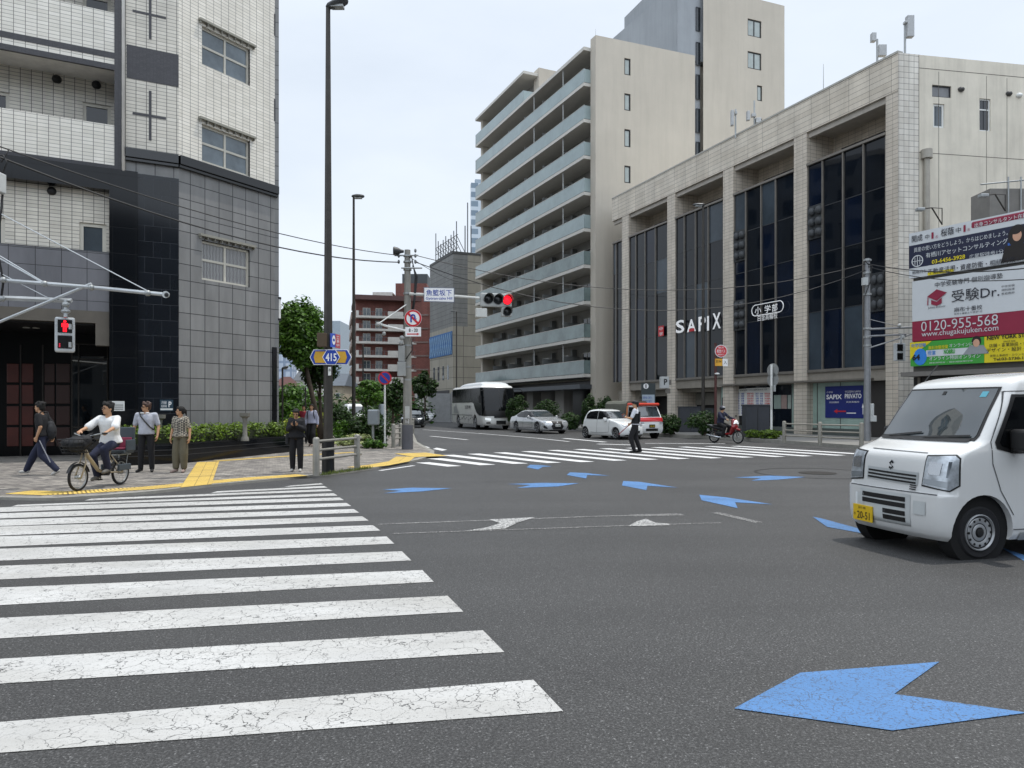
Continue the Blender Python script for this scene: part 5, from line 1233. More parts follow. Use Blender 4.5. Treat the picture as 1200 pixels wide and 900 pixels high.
# no U-turn sign
YN = YP3-.24; fn = facing(470, 500, YN); ns = thing('no_u_turn_sign', 'round no U-turn sign with a white time plate on the concrete pole', 'sign', P(484, 379, YN))
sR = FPX/YN; rn = 10.2/sR; cs, cz2 = fn.s(484), fn.z(484, 373)
disc(fn, ns, cs, cz2, rn, white_ink, .0, 'backing'); disc(fn, ns, cs, cz2, rn*.97, red_ink, .006, 'red_ring'); disc(fn, ns, cs, cz2, rn*.75, white_ink, .01, 'white_disc')
mb = MB(); pp = []
for k in range(13): an = R(180-15*k); pp.append(fn.W(cs+.0+rn*.22*math.cos(an), cz2+rn*.18+rn*.22*math.sin(an), .016))
pp = [fn.W(cs-rn*.22, cz2-rn*.45, .016)] + pp + [fn.W(cs+rn*.22, cz2-rn*.1, .016)]
mb.tube(pp, rn*.09, 6); mb.poly([fn.W(cs+rn*.0, cz2-rn*.05, .02), fn.W(cs+rn*.45, cz2-rn*.05, .02), fn.W(cs+rn*.22, cz2-rn*.42, .02)]); mb.build('u_turn_arrow', blue_ink, ns)
mb = MB(); d45 = rn*.6; w = rn*.09; mb.poly([fn.W(cs-d45-w, cz2+d45-w, .024), fn.W(cs+d45-w, cz2-d45-w, .024), fn.W(cs+d45+w, cz2-d45+w, .024), fn.W(cs-d45+w, cz2+d45+w, .024)]); mb.build('slash', red_ink, ns)
poly_px(fn, [(475,383.3),(493.3,383.3),(493.3,394.2),(475,394.2)], white_ink, ns, .0, 'time_plate', .02); ptext(fn, '8 - 20', 479, 489.5, 385, 389, ink, ns, o=.006, bold=.02)
poly_px(fn, [(477,390.8),(488.5,390.8),(488.5,389.9),(491.5,391.4),(488.5,392.9),(488.5,392.1),(477,392.1)], red_ink, ns, .006, 'arrow')
# place-name plate and signal on the arm
YA = YP3-.1; arm = UP
MB().tube([P(480,344.5,YA), P(530,347,YA-.1), P(562,349.5,YA-.2)], [.06,.055,.05], 10).build('signal_arm', M('arm_pale', 'b9bab6', .4), arm, smooth=30)
fp = facing(490, 540, YA-.16); pn = thing('place_name_sign', 'white place-name plate in blue Japanese and roman letters on the signal arm', 'sign', P(514, 345, YA-.16))
poly_px(fp, [(496.5,336.5),(532.5,337.2),(532.5,354.5),(496.5,353.3)], M('frame_blue_grey', '6a7080', .5), pn, 0, 'frame', .03); poly_px(fp, [(497.3,337.3),(531.7,338),(531.7,353.7),(497.3,352.6)], white_ink, pn, .005, 'plate')
ptext(fp, '魚籃坂下', 499.5, 529.5, 339.3, 346.6, blue_ink, pn, o=.011, bold=.015); ptext(fp, 'Gyoran-zaka Hill', 499, 530, 348, 352, blue_ink, pn, o=.011, bold=.01)
def signal_head(t, face, lenses, box, lit, r, hood=True, hz=None, o=0):
    m = MB(); s0, s1, z0, z1 = box; h = MB(); face.box(h, s0, s1, z0, z1, -.16, 0); h.build('housing', M('signal_grey', 'a3a6a4', .5), t, bevel=.04)
    for i, (s, z) in enumerate(lenses):
        mb = MB(); c = face.W(s, z, .006); nrm = Vector((face.n.x, face.n.y, 0)); mb.lathe(c, nrm, [(-.01, r*1.12), (.02, r*1.12), (.02, r), (.0, r*.98)], 24)
        mb.build('bezel', M('signal_dark', '303234', .5), t, smooth=40)
        mb = MB(); mb.lathe(c, nrm, [(.004, r*.97), (.02, r*.7), (.028, .002)], 24); mb.build('lens', red_lit if i == lit else M('unlit_lens', '15191b', .2), t, smooth=60)
        if hood:
            a = []; b = []
            for k in range(15):
                an = R(-20+220*k/14); d = Vector((face.u.x, face.u.y, 0))*math.cos(an)*r*1.14 + Vector((0,0,1))*math.sin(an)*r*1.14
                a.append(c+d); b.append(c+d+nrm*(.26*(.55+.45*math.sin(max(0, math.radians(-20+220*k/14))))))
            mb = MB(); mb.ring_loft([a, b], cap=False, closed=False); mb.build('visor', M('visor_grey', '7b7e7e', .5), t, smooth=1)
YT = YA-.35; ft = facing(550, 610, YT, .5)
tl_ = thing('traffic_light', 'grey horizontal traffic light with its right red lamp lit above the road', 'traffic light', P(580, 351, YT))
sc = FPX/YT
b_ = (ft.s(563.5), ft.s(600), ft.z(580, 359.5), ft.z(580, 343.5))
signal_head(tl_, ft, [(ft.s(572.2), ft.z(572, 350.2)), (ft.s(583.5), ft.z(583, 351)), (ft.s(594.3), ft.z(594, 351.6))], b_, 2, 5.3/sc)
b_ = (ft.s(588), ft.s(600), ft.z(594, 371), ft.z(594, 359.9)); signal_head(tl_, ft, [(ft.s(594.2), ft.z(594, 365.2))], b_, 9, 4.8/sc)
m = MB(); ft.box(m, ft.s(558), ft.s(571), ft.z(564, 371.5), ft.z(564, 361), -.2, 0); m.build('control_box', M('box_pale', 'c5c6c1', .5), tl_, bevel=.02)
# no parking sign
YK = 27.5; q = P(451, 500, YK); fk = facing(440, 462, YK-.05)
nk = thing('no_parking_sign', 'round blue no-parking sign with a red ring and slash on a white post', 'sign', (q.x, YK, LZ))
MB().cyl((q.x,YK,LZ), (q.x,YK,P(451,436,YK).z), .035, n=10).build('post', white_paint, nk)
cs, cz2, rn = fk.s(451), fk.z(451, 443), 7.9/FPX*YK
disc(fk, nk, cs, cz2, rn, red_ink, .0, 'red_ring'); disc(fk, nk, cs, cz2, rn*.78, blue_ink, .006, 'blue_disc'); disc(fk, nk, cs, cz2, rn, grey_metal, -.01, 'backing')
mb = MB(); d45 = rn*.56; w = rn*.09; mb.poly([fk.W(cs-d45-w, cz2+d45-w, .012), fk.W(cs+d45-w, cz2-d45-w, .012), fk.W(cs+d45+w, cz2-d45+w, .012), fk.W(cs-d45+w, cz2+d45+w, .012)]); mb.build('slash', red_ink, nk)
# control column and grey box
YC = gy(520); q = P(448, 520, YC); s_ = YC/FPX
cc = thing('control_column', 'stout grey metal control column with a stepped cap beside the flower bed', 'control box', (q.x, YC, LZ))
MB().lathe((q.x,YC,LZ), (0,0,1), [(0,.2),(.55,.2),(.58,.17),(P(448,476,YC).z-LZ,.15),(P(448,473.5,YC).z-LZ,.12)], 22).build('body', M('cabinet_grey2', '8b9297', .4, .3), cc, smooth=40)
q = P(437, 500, 27.6); cx2 = thing('control_cabinet', 'rounded grey box on a post to the left of the control column', 'control box', (q.x, 27.6, LZ)); a, b = P(431.5, 498, 27.6), P(444, 480, 27.6)
MB().box(a.x, b.x, 27.4, 27.8, a.z, b.z).build('box', M('cabinet_grey2', '8b9297'), cx2, bevel=.05); MB().cyl((q.x,27.6,LZ), (q.x,27.6,a.z), .05).build('post', grey_metal, cx2)
# corner fences
def fence(lab, posts, rails_py, ext, z=LZ, hpost=None, rr_=.03, pr=.075, mat=None, ends=(0, 0)):
    mat = mat or M('fence_grey', '8e8c85', .5, .3, var=.15, scale=5)
    pts = [G(x, y, z) for x, y in posts]; t = thing('guard_fence', lab, 'fence', tuple(pts[0]))
    for p, (x, y) in zip(pts, posts):
        mb = MB(); mb.lathe(p, (0,0,1), [(0,pr),(hpost,pr),(hpost+.03,pr*.9),(hpost+.05,pr*.6)], 16); mb.build('post', mat, t, smooth=40)
    d0 = (pts[0]-pts[1]).normalized()*ends[0]; d1 = (pts[-1]-pts[-2]).normalized()*ends[1]
    for h in rails_py:
        line = [pts[0]+d0] + pts + [pts[-1]+d1]; mb = MB(); n = (pts[-1]-pts[0]).normalized(); nn = Vector((n.y,-n.x,0))*(-pr-.02)
        for e0, e1 in zip(line[:-1], line[1:]):
            if (e1-e0).length > .01: mb.cyl(e0+Vector((0,0,h))+nn*0, e1+Vector((0,0,h)), rr_, n=10)
        mb.build('rail', mat, t, smooth=40)
    return t
fence('short three-rail grey metal guard fence at the corner in front of the big lamp post', [(370.5,557.5),(418.5,549.5)], (.36,.56,.76), 0, hpost=.8, ends=(0,.2))
fence('farther grey guard fence posts with rails beside the concrete utility pole', [(461,524.5),(469.5,523),(482,514.5),(484,508)], (.33,.52,.72), 0, hpost=.85)
fence('pale three-rail guard fence across the road in front of the blue poster', [(919,518.5),(961,521),(1009.5,523.5)], (.28,.5,.76), 0, z=RZ, hpost=.82, mat=M('fence_beige', '8a877e', .6, .2))
# ================================================================== LEFT SIGNAL MAST
YM = 13.6; mx = P(-42, 500, YM).x
MS = thing('signal_mast', 'steel mast with long horizontal arms entering from the left edge of the view', 'signal mast', (mx, YM, LZ))
MB().cyl((mx,YM,LZ), (mx,YM,P(-40,170,YM).z), .13, .1).build('pole', concrete, MS, smooth=30)
m = MB(); galv = M('bright_galvanised', 'b4b8ba', .35, .4)
m.tube([P(-42,325,YM), P(0,328,YM), P(100,336,YM), P(197,345.5,YM)], .037, 10); m.build('upper_arm', galv, MS, smooth=30)
m = MB(); m.tube([P(-42,394,YM), P(0,377,YM), P(107,331.5+1,YM)], .028, 8); m.build('brace', galv, MS, smooth=30)
m = MB(); a = P(0,349,YM+.05); b = P(84,352.5,YM+.05); a0 = P(-42,347,YM+.05); m.tube([a0, a, b], .045, 4); m.build('lower_arm', galv, MS)
m = MB(); m.tube([P(-42,290,YM), P(0,303,YM), P(52,332.5,YM)], .015, 6); m.tube([P(-42,284,YM), P(0,300,YM), P(54,332.5,YM)], .012, 6); m.tube([P(-20,310,YM),P(0,320,YM),P(64,353,YM)], .008, 5); m.tube([P(-42,222,YM), P(0,250,YM), P(173,341,YM)], .011, 6); m.each('stay_wire', galv, MS)
m = MB(); 
for px, py in ((4, 328), (52, 332.5), (107, 337), (173, 343.5), (2, 350)): m.ell(P(px,py,YM-.03), (.06,.06,.06), 10, 6)
m.each('clamp', grey_metal, MS, smooth=1)
m = MB(); m.lathe(P(195,345.5,YM-.02), (.1,-1,0), [(-.05,.03),(0,.06),(.04,.065)], 16); m.build('end_camera', M('cam_white', 'b9bcbb', .4), MS, smooth=40)
m = MB(); m.lathe(P(195,345.5,YM-.07), (.1,-1,0), [(0,.04),(.01,.02)], 16); m.build('camera_lens', black_plastic, MS)
a, b = P(0, 228, YM), P(8, 205, YM); m = MB(); m.box(P(-3,228,YM).x, b.x, YM-.2, YM, a.z, b.z); m.build('junction_box', M('cam_white', 'b9bcbb'), MS, bevel=.02)
m = MB(); m.tube([P(-10,160,YM),P(2,190,YM),P(10,176,YM)], .012, 6); m.tube([P(3,228,YM),P(1,250,YM),P(-4,290,YM),P(4,330,YM),P(1,352,YM)], .02, 6); m.tube([P(-10,180,YM),P(4,182,YM),P(8,190,YM),P(2,205,YM)], .015, 6); m.each('cable', black_plastic, MS, smooth=1)
fq = facing(60, 95, YM-.1, .25); pq = thing('pedestrian_signal', 'silver pedestrian signal with a lit red standing figure hanging from the left mast', 'traffic light', P(77, 391, YM-.1))
m = MB(); fq.box(m, fq.s(64), fq.s(88), fq.z(76, 412.5), fq.z(76, 371.5), -.2, 0); m.build('housing', M('signal_silver', 'b2b6b8', .4, .3), pq, bevel=.035)
m = MB(); fq.box(m, fq.s(67.5), fq.s(84.7), fq.z(76, 390), fq.z(76, 374.5), -.1, .012); fq.box(m, fq.s(67.5), fq.s(84.7), fq.z(76, 408.5), fq.z(76, 393), -.1, .012); m.build('lens_panel', M('lens_black', '0d0e10', .25), pq, bevel=.01)
m = MB(); m.box(P(88,0,YM).x, P(90.5,0,YM).x, YM-.2, YM-.12, P(88,408,YM).z, P(88,402,YM).z); m.box(P(88,0,YM).x, P(90.5,0,YM).x, YM-.2, YM-.12, P(88,387,YM).z, P(88,381,YM).z); m.each('hinge', grey_metal, pq)
mb = MB(); s_, z_ = fq.s(76), fq.z(76, 382); k = 6.6/FPX*YM
def pl2(pts): mb.poly([fq.W(s_+x*k, z_+y*k, .016) for x, y in pts])
pl2([(.22*math.cos(R(a)), .78+.24*math.sin(R(a))) for a in range(0, 360, 30)]); pl2([(-.42,.48),(.42,.48),(.5,.35),(.5,-.2),(.36,-.2),(.32,.2),(.28,.2),(.28,-1.05),(.05,-1.05),(.05,-.2),(-.05,-.2),(-.05,-1.05),(-.28,-1.05),(-.28,.2),(-.32,.2),(-.36,-.2),(-.5,-.2),(-.5,.35)])
mb.build('standing_figure', red_lit, pq)
mb = MB(); 
for sx in (69, 81.5):
    for j in range(3): fq.box(mb, fq.s(sx), fq.s(sx+1.7), fq.z(76, 403.8+j*1.6), fq.z(76, 402.6+j*1.6), 0, .016)
mb.build('countdown_bars', M('dim_red_lamp', 'c2203a', .4, em=.6), pq)
mb = MB(); mb.cyl(P(77,372,YM-.05), P(77,352,YM), .035); mb.ell(P(77,357,YM-.02), (.07,.07,.06)); mb.ell(P(77,365,YM-.02), (.08,.08,.05)); mb.build('hanger', grey_metal, pq, smooth=40)
# ================================================================== RIGHT SIDE POLES
YR = 31.0; q = P(1016.5, 515, YR); rx = q.x
RP = thing('utility_pole', 'pale grey pole with side arms in front of the last glass bay', 'utility pole', (rx, YR, RZ))
MB().tube([(rx,YR,RZ),(rx,YR,P(1016,303,YR).z)], [.15, .1], 16).build('pole', M('pole_pale', '85878a', .5, .4, var=.12, scale=4), RP, smooth=30)
m = MB()
for y in (305, 320, 345, 385, 395, 405): z = P(1016,y,YR).z; m.cyl((rx,YR,z-.04), (rx,YR,z+.04), .16, n=14)
m.each('band', grey_metal, RP)
m = MB(); a, b = P(1009, 335, YR), P(1015, 326, YR); m.box(a.x, b.x, YR-.2, YR-.02, a.z, b.z); a, b = P(1019, 494, YR-.1), P(1025.5, 487, YR-.1); m.box(a.x, b.x, YR-.25, YR, a.z, b.z); a, b = P(1019, 487, YR-.1), P(1022.5, 473, YR-.1); m.box(a.x, b.x, YR-.25, YR, a.z, b.z); m.each('junction_box', M('cam_white', 'b9bcbb'), RP, bevel=.02)
m = MB(); m.tube([P(1016,386,YR-.1), P(1060,384,YR-.3), P(1141,382.5,YR-.8)], .045, 8); m.tube([P(1016,394,YR-.1), P(1062,392,YR-.3)], .04, 8); m.tube([P(1018,408,YR-.1), P(1062,394,YR-.3), P(1090,384,YR-.5)], .028, 8); m.tube([P(1018,374,YR-.1), P(1060,384,YR-.3)], .015, 6)
m.each('side_arm', M('pole_pale', '85878a'), RP)
m = MB(); m.ell(P(1141.5,381,YR-.8), (.13,.13,.11)); m.ell(P(1054,381,YR-.3), (.07,.07,.07)); m.ell(P(1058,395,YR-.3), (.07,.07,.09)); m.each('camera', M('cam_white', 'b9bcbb'), RP, smooth=1)
m = MB(); m.tube([P(1013,306,YR-.1),P(1022,312,YR-.15),P(1020,330,YR-.15),P(1014,345,YR-.15)], .02, 6); m.each('cable', black_plastic, RP)
fv = facing(1045, 1070, YR-.4, .1); vs = thing('pedestrian_signal', 'small unlit two-lens signal hanging from the arm by the billboards', 'traffic light', P(1056, 411, YR-.4))
m = MB(); fv.box(m, fv.s(1050), fv.s(1061.5), fv.z(1056, 423), fv.z(1056, 402), -.2, 0); m.build('housing', M('signal_silver', 'b2b6b8'), vs, bevel=.03)
m = MB(); fv.box(m, fv.s(1051.5), fv.s(1058), fv.z(1056, 411.3), fv.z(1056, 403.5), 0, .012); fv.box(m, fv.s(1051.5), fv.s(1058), fv.z(1056, 421.5), fv.z(1056, 413.7), 0, .012); m.build('lens_panel', M('lens_black', '0d0e10'), vs)
MB().cyl(P(1056,402,YR-.35), P(1056,392,YR-.3), .035).build('hanger', grey_metal, vs)
# bus stop pole
YB = 34.0; q = P(838.5, 505, YB); bs_ = thing('bus_stop', 'dark red bus stop pole with a round red sign and a yellow plate', 'bus stop', (q.x, YB, RZ))
MB().cyl((q.x,YB,RZ), (q.x,YB,P(838,402,YB).z), .06).build('pole', M('pole_red_brown', '4a2421', .5), bs_, smooth=30)
fb_ = facing(830, 860, YB-.08); cs, cz2, rn = fb_.s(845), fb_.z(845, 411.5), 7.3/FPX*YB
disc(fb_, bs_, cs, cz2, rn, white_ink, 0, 'white_rim'); disc(fb_, bs_, cs, cz2, rn*.9, red_ink, .006, 'red_disc'); disc(fb_, bs_, cs, cz2, rn*1.02, grey_metal, -.01, 'backing')
ptext(fb_, '都営バス', 840, 850, 409.5, 413.5, white_ink, bs_, o=.012, bold=.03); ptext(fb_, 'BUS', 842, 848, 406.3, 408.2, white_ink, bs_, o=.012); ptext(fb_, '魚籃坂下', 841, 849, 414.5, 416.5, white_ink, bs_, o=.012)
poly_px(fb_, [(838,420.3),(846.5,420.3),(846.5,428.8),(838,428.8)], M('plate_orange', 'd19a2a', .5), bs_, 0, 'yellow_plate', .02); poly_px(fb_, [(846.8,420.3),(852.8,421),(852.8,429.2),(846.8,428.8)], white_ink, bs_, 0, 'white_plate', .02); ptext(fb_, '反96', 839, 845.5, 421.8, 425, ink, bs_, o=.006, bold=.02); ptext(fb_, '入', 848, 851.8, 422.5, 427, ink, bs_, o=.006, bold=.02)
MB().ell(P(840.5,438,YB-.1), (.12,.1,.05)).build('lamp', white_paint, bs_, smooth=1)
# white post with edge-on signs
YW = 33.0; q = P(904, 504, YW); wp = thing('sign_post', 'white post with road signs seen edge-on between the poster and the guard fence', 'sign', (q.x, YW, RZ))
MB().cyl((q.x,YW,RZ), (q.x,YW,P(904,427,YW).z), .05).build('post', white_paint, wp, smooth=30)
fw = facing(898, 912, YW+.06, 0)
for i, (yy, r1) in enumerate(((434, 4.2), (445, 4.0))): 
    mb = MB(); c = P(905.5, yy, YW+.08); mb.lathe(c, (.85,.5,0), [(0,.32),(.01,.32)], 20); mb.build('sign_disc', grey_metal, wp)
mb = MB(); c = P(906, 455, YW+.08); mb.box(c.x-.05, c.x+.05, c.y-.2, c.y+.2, c.z-.15, c.z+.15); mb.build('sign_plate', grey_metal, wp)
mb = MB(); a, b = P(903, 480, YW-.06), P(905.3, 452, YW-.06); mb.box(a.x, b.x, YW-.07, YW-.06, a.z, b.z); mb.build('sticker', M('sticker_pale', 'a9aaa6'), wp)
# parking sign and info sign
f5 = facing(770, 795, 44.5); pk = thing('parking_sign', 'white square parking sign with a dark P projecting from the first pier', 'sign', P(781, 448, 44.5))
m = MB(); f5.box(m, f5.s(774), f5.s(784.3), f5.z(779, 455), f5.z(779, 441.3), -.35, 0); m.build('box', M('cam_white', 'b9bcbb'), pk, bevel=.02); m = MB(); f5.box(m, f5.s(784.5), f5.s(787), f5.z(779, 451), f5.z(779, 445), -.3, -.05); f5.box(m, f5.s(780.5), f5.s(786), f5.z(779, 461), f5.z(779, 455.3), -.3, -.1); m.build('bracket', M('bay_frame', '77726b'), pk)
ptext(f5, 'P', 778, 782, 444, 451.2, ink, pk, o=.006, bold=.03)
f6 = facing(748, 772, 43.5); io = thing('information_sign', 'dark information panel with a white i disc beside the red truck', 'sign', P(760, 470, 43.5))
m = MB(); f6.box(m, f6.s(752), f6.s(768), 0.1, f6.z(760, 449), -.2, 0); m.build('panel', M('panel_green_grey', '353d3f', .5), io)
m = MB(); f6.box(m, f6.s(752.5), f6.s(767), f6.z(760, 473.5), f6.z(760, 462.5), 0, .012); m.build('text_sheet', M('sheet_pale', 'a3b0bc', .6), io); disc(f6, io, f6.s(757), f6.z(757, 452.5), .16, white_ink, .01, 'disc'); ptext(f6, 'i', 756.3, 757.7, 450.3, 454.7, ink, io, o=.016, bold=.05)
for k in range(2): ptext(f6, '駐車場入口案内', 753.5, 763.5, 464.5+k*4.3, 467.3+k*4.3, blue_ink, io, o=.016)
# dark cabinets
for (x0, x1, yt, yb, lab) in ((797, 821, 477.5, 506.5, 'dark grey street cabinet left of the bush beside the street lamp'), (874, 902, 475.5, 512.5, 'dark grey street cabinet covering the window poster next to the white post')):
    Yc = (EYE-RZ)*FPX/(yb-HY); a, b = P(x0, yb, Yc), P(x1, yt, Yc); t = thing('street_cabinet', lab, 'cabinet', (a.x, Yc, RZ), 'street cabinets along the far pavement')
    MB().box(a.x, b.x, Yc, Yc+.6, RZ, b.z).build('body', M('cabinet_dark', '34373d', .6, var=.1), t, bevel=.02)
    MB().box(a.x-.03, b.x+.03, Yc-.03, Yc+.63, b.z+.001, b.z+.06).build('lid', M('cabinet_dark', '34373d'), t); MB().box((a.x+b.x)/2-.01, (a.x+b.x)/2+.01, Yc-.012, Yc-.002, RZ+.1, b.z-.1).build('door_seam', black_plastic, t)
# ================================================================== OVERHEAD WIRES
def wire(a, b, sag, r, lab=None, n=14):
    a, b = Vector(a), Vector(b); pts = [a.lerp(b, k/n) - Vector((0,0,sag*4*(k/n)*(1-k/n))) for k in range(n+1)]
    mb = MB(); mb.tube(pts, r, 5); o = mb.build('overhead_wire', M('wire_black', '17181a', .6), None); return tag(o, lab, 'wire', 'overhead wires crossing the junction')
U1, U2 = P(478, 300, YP3), P(478, 308, YP3)
wire(P(-60,150,13), U1+Vector((-.3,-.1,0)), .35, .014, 'upper overhead wire from the left mast to the concrete utility pole')
wire(P(-60,160,13.3), U2+Vector((-.3,-.1,0)), .55, .02, 'lower overhead wire from the left mast to the concrete utility pole')
wire(U1+Vector((.3,-.1,0)), P(1016,309,YR), 1.2, .014, 'upper overhead wire between the concrete pole and the pale right pole')
wire(U2+Vector((.3,-.1,0)), P(1016,316,YR), 1.75, .016, 'lower overhead wire between the concrete pole and the pale right pole')
wire(P(1016,309,YR), P(1300,300,20), .4, .02, 'overhead wire running in front of the top billboard to the right edge'); wire(P(1016,312,YR), P(1320,312,19), .5, .016, 'overhead wire running across the bottom of the top billboard')
wire(U1, P(560,330,70), .5, .012, 'thin wire from the concrete pole toward the panelled office')
# ================================================================== TREES AND SHRUBS
def tree(name, lab, px, yb, Y, cx_, cy_, rx_, rz_, nc, nl, size, leaf, seed, trunk_r=.13, z0=LZ, cat='tree', group=None, low=-1, cr=.35):
    q = P(px, yb, Y); c = P(cx_, cy_, Y); t = thing(name, lab, cat, (q.x, Y, z0), group)
    m = MB(); clumps(m, c, (rx_, rx_*.9, rz_), nc, nl, size, cr, seed, low); m.build('crown', leaf, t)
    r_ = random.Random(seed); tb = MB(); top_ = Vector((c.x, Y, c.z-rz_*.25)); base = Vector((q.x, Y, z0))
    mid_ = base.lerp(top_, .55)+Vector((r_.uniform(-.1,.1),0,0)); tb.tube([base, mid_, top_], [trunk_r, trunk_r*.75, trunk_r*.45], 10)
    for k in range(7):
        s = mid_.lerp(top_, r_.uniform(0, 1)); an = r_.uniform(0, 6.28); e_ = Vector((c.x+rx_*.7*math.cos(an), Y+rx_*.6*math.sin(an), c.z+r_.uniform(-.4,.6)*rz_)); tb.tube([s, s.lerp(e_, .5)+Vector((0,0,.1)), e_], [trunk_r*.4, trunk_r*.25, trunk_r*.1], 6)
    tb.build('trunk', bark, t, smooth=1); return t
tree('street_tree', 'large green street tree behind the big lamp post left of the brick apartments', 378, 500, 31, 353, 392, 1.22, 1.6, 120, 120, .16, mid_leaf, 11, .13)
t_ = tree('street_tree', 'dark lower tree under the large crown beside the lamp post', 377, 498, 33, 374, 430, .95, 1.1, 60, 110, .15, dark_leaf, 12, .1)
tree('round_tree', 'small bright round tree in front of the brick apartments', 433, 495, 36, 432, 460, .85, .75, 36, 90, .13, mid_leaf, 13, .07)
tree('round_tree', 'dark tree left of the concrete utility pole above the parked cars', 461, 495, 40, 463, 463, .75, .95, 34, 90, .15, dark_leaf, 14, .08)
tree('round_tree', 'dark round tree right of the concrete utility pole with a thin trunk', 497, 490, 62, 497, 451, 1.15, 1.3, 36, 80, .26, dark_leaf, 15, .1)
tree('round_tree', 'small dark tree right of the round bright one', 447, 495, 38, 446, 462, .6, .7, 22, 80, .14, dark_leaf, 16, .06)
def shrub(lab, px, yb, Y, rx_, rz_, nc, nl, size, leaf, seed, z0=LZ, group=None, name='shrub'):
    q = P(px, yb, Y); t = thing(name, lab, 'shrub', (q.x, Y, z0), group); m = MB(); clumps(m, (q.x, Y, z0+rz_*.85), (rx_, rx_*.8, rz_), nc, nl, size, .38, seed, -.8); m.build('foliage', leaf, t)
    tb = MB(); r_ = random.Random(seed)
    for k in range(5): tb.tube([(q.x+r_.uniform(-.05,.05), Y, z0), (q.x+r_.uniform(-.5,.5)*rx_, Y+r_.uniform(-.3,.3), z0+rz_*1.1)], [.03, .01], 5)
    tb.build('stem', bark, t); return t
pale_leaf = LEAF('pale_grassy_leaf', '5c6e3c', 'a9b07a')
shrub('big dark bush beside the grey control column', 431, 520, 29.5, 1.0, .85, 46, 90, .13, dark_leaf, 21)
shrub('pale grassy plant at the kerb in front of the dark bush', 418, 515, 27.6, .85, .28, 26, 60, .13, pale_leaf, 22)
shrub('low green plant at the foot of the control column', 438, 517, 26.8, .45, .2, 18, 55, .1, mid_leaf, 23)
shrub('bushy green shrub behind the grassy plant', 405, 510, 31, .9, .55, 36, 80, .12, mid_leaf, 24)
shrub('dark shrub in the path behind the walking woman', 350, 500, 37, 1.1, .6, 34, 80, .15, dark_leaf, 25)
shrub('yellow-green leafy plant by the tree trunk', 372, 497, 34, .55, .75, 22, 60, .15, hedge_leaf2, 26)
shrub('green shrub to the left beyond the corner pillar', 335, 500, 44, 1.2, 1.1, 36, 80, .18, mid_leaf, 27)
shrub('tall leafy shrub between the street tree and the far houses', 345, 495, 60, 2.4, 2.0, 44, 80, .3, mid_leaf, 28)
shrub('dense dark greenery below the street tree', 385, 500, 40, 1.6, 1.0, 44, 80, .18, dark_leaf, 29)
for px, yb, w, h, lab, sd, lf in ((641, 503, 1.0, 1.15, 'tall dark shrub behind the silver sedan', 31, dark_leaf), (607, 500, .9, 1.3, 'shrub between the bus and the base columns', 32, dark_leaf), (668, 503, .8, .6, 'round shrub with pale tips right of the silver sedan', 33, dark_leaf), (690, 503, .6, 1.3, 'dark leafy shrub at the tall block corner behind the white hatchback', 34, dark_leaf), (710, 470, .7, 1.2, 'dark climbing shrub on the side wall above the canvas truck', 35, dark_leaf)):
    shrub(lab, px, yb, 50 if px < 660 else 47, w, h, 40, 130, .12, lf, sd, RZ)
for px, Y, w, h, lab, sd in ((779, 39, .75, .62, 'bush right of the red kei truck', 41), (790, 38.5, .45, .6, 'narrow bush touching the left street cabinet', 42), (826, 36.5, 1.0, .75, 'wide bush between the left cabinet and the motorcyclist', 43), (903, 33.0, .55, .25, 'low yellowish bush at the foot of the white sign post', 44), (884, 34, .5, .2, 'low weeds in front of the right street cabinet', 45)):
    shrub(lab, px, 505, Y, w, h, 34, 80, .11, dark_leaf if sd < 44 else hedge_leaf, sd, RZ)
# far greenery mass
fw_ = MB(); r_ = random.Random(5)
for k in range(46):
    px = r_.uniform(322, 500); Y = r_.uniform(62, 84); q = P(px, 478, Y); leaves(fw_, (q.x, Y, r_.uniform(.5, 2.2)), (1.8, 1.5, 1.3), 70, .4, rnd=r_)
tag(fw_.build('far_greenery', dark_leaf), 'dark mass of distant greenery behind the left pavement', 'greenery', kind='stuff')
gr = MB(); r_ = random.Random(6)
for k in range(420):
    f = r_.random(); a = G(372, 557.5, LZ).lerp(G(430, 549, LZ), f); a += Vector((r_.uniform(-.05,.15), r_.uniform(-.02,.28), 0)); h = r_.uniform(.03,.1); d = Vector((r_.uniform(-.04,.04), r_.uniform(-.02,.02), h)); gr.add([a, a+Vector((.012,0,0)), a+d], [(0,1,2)])
tag(gr.build('kerb_weeds', LEAF('weed_leaf', '3a4a1c', '6d7a34')), 'weeds growing along the kerb under the corner guard fence', 'weeds', kind='stuff')
# ================================================================== VEHICLES
def slices(levels, seg=14):
    """horizontal slices: z, xr, xf, w, rf, rr, bow front, bow rear"""
    rings = []
    for z, xr, xf, w, rf, rr, bf, br in levels:
        half = []
        for k in range(7):
            y = (w-rf)*k/6; half.append((xf-bf*(y/w)**2, y))
        xc = half[-1][0]-rf
        for k in range(1, 7): a = math.pi/2*k/6; half.append((xc+rf*math.cos(a), w-rf+rf*math.sin(a)))
        xe = xr+br*((w-rr)/w)**2+rr
        for k in range(1, seg): f = k/seg; half.append((xc+(xe-xc)*f, w+.012*math.sin(math.pi*f)))
        for k in range(0, 7): a = math.pi/2*k/6; half.append((xe-rr*math.sin(a), w-rr+rr*math.cos(a)))
        for k in range(5, -1, -1): y = (w-rr)*k/6; half.append((xr+br*(y/w)**2, y))
        ring = [Vector((x, y, z)) for x, y in half] + [Vector((x, -y, z)) for x, y in half[-2:0:-1]]
        rings.append(ring)
    return rings
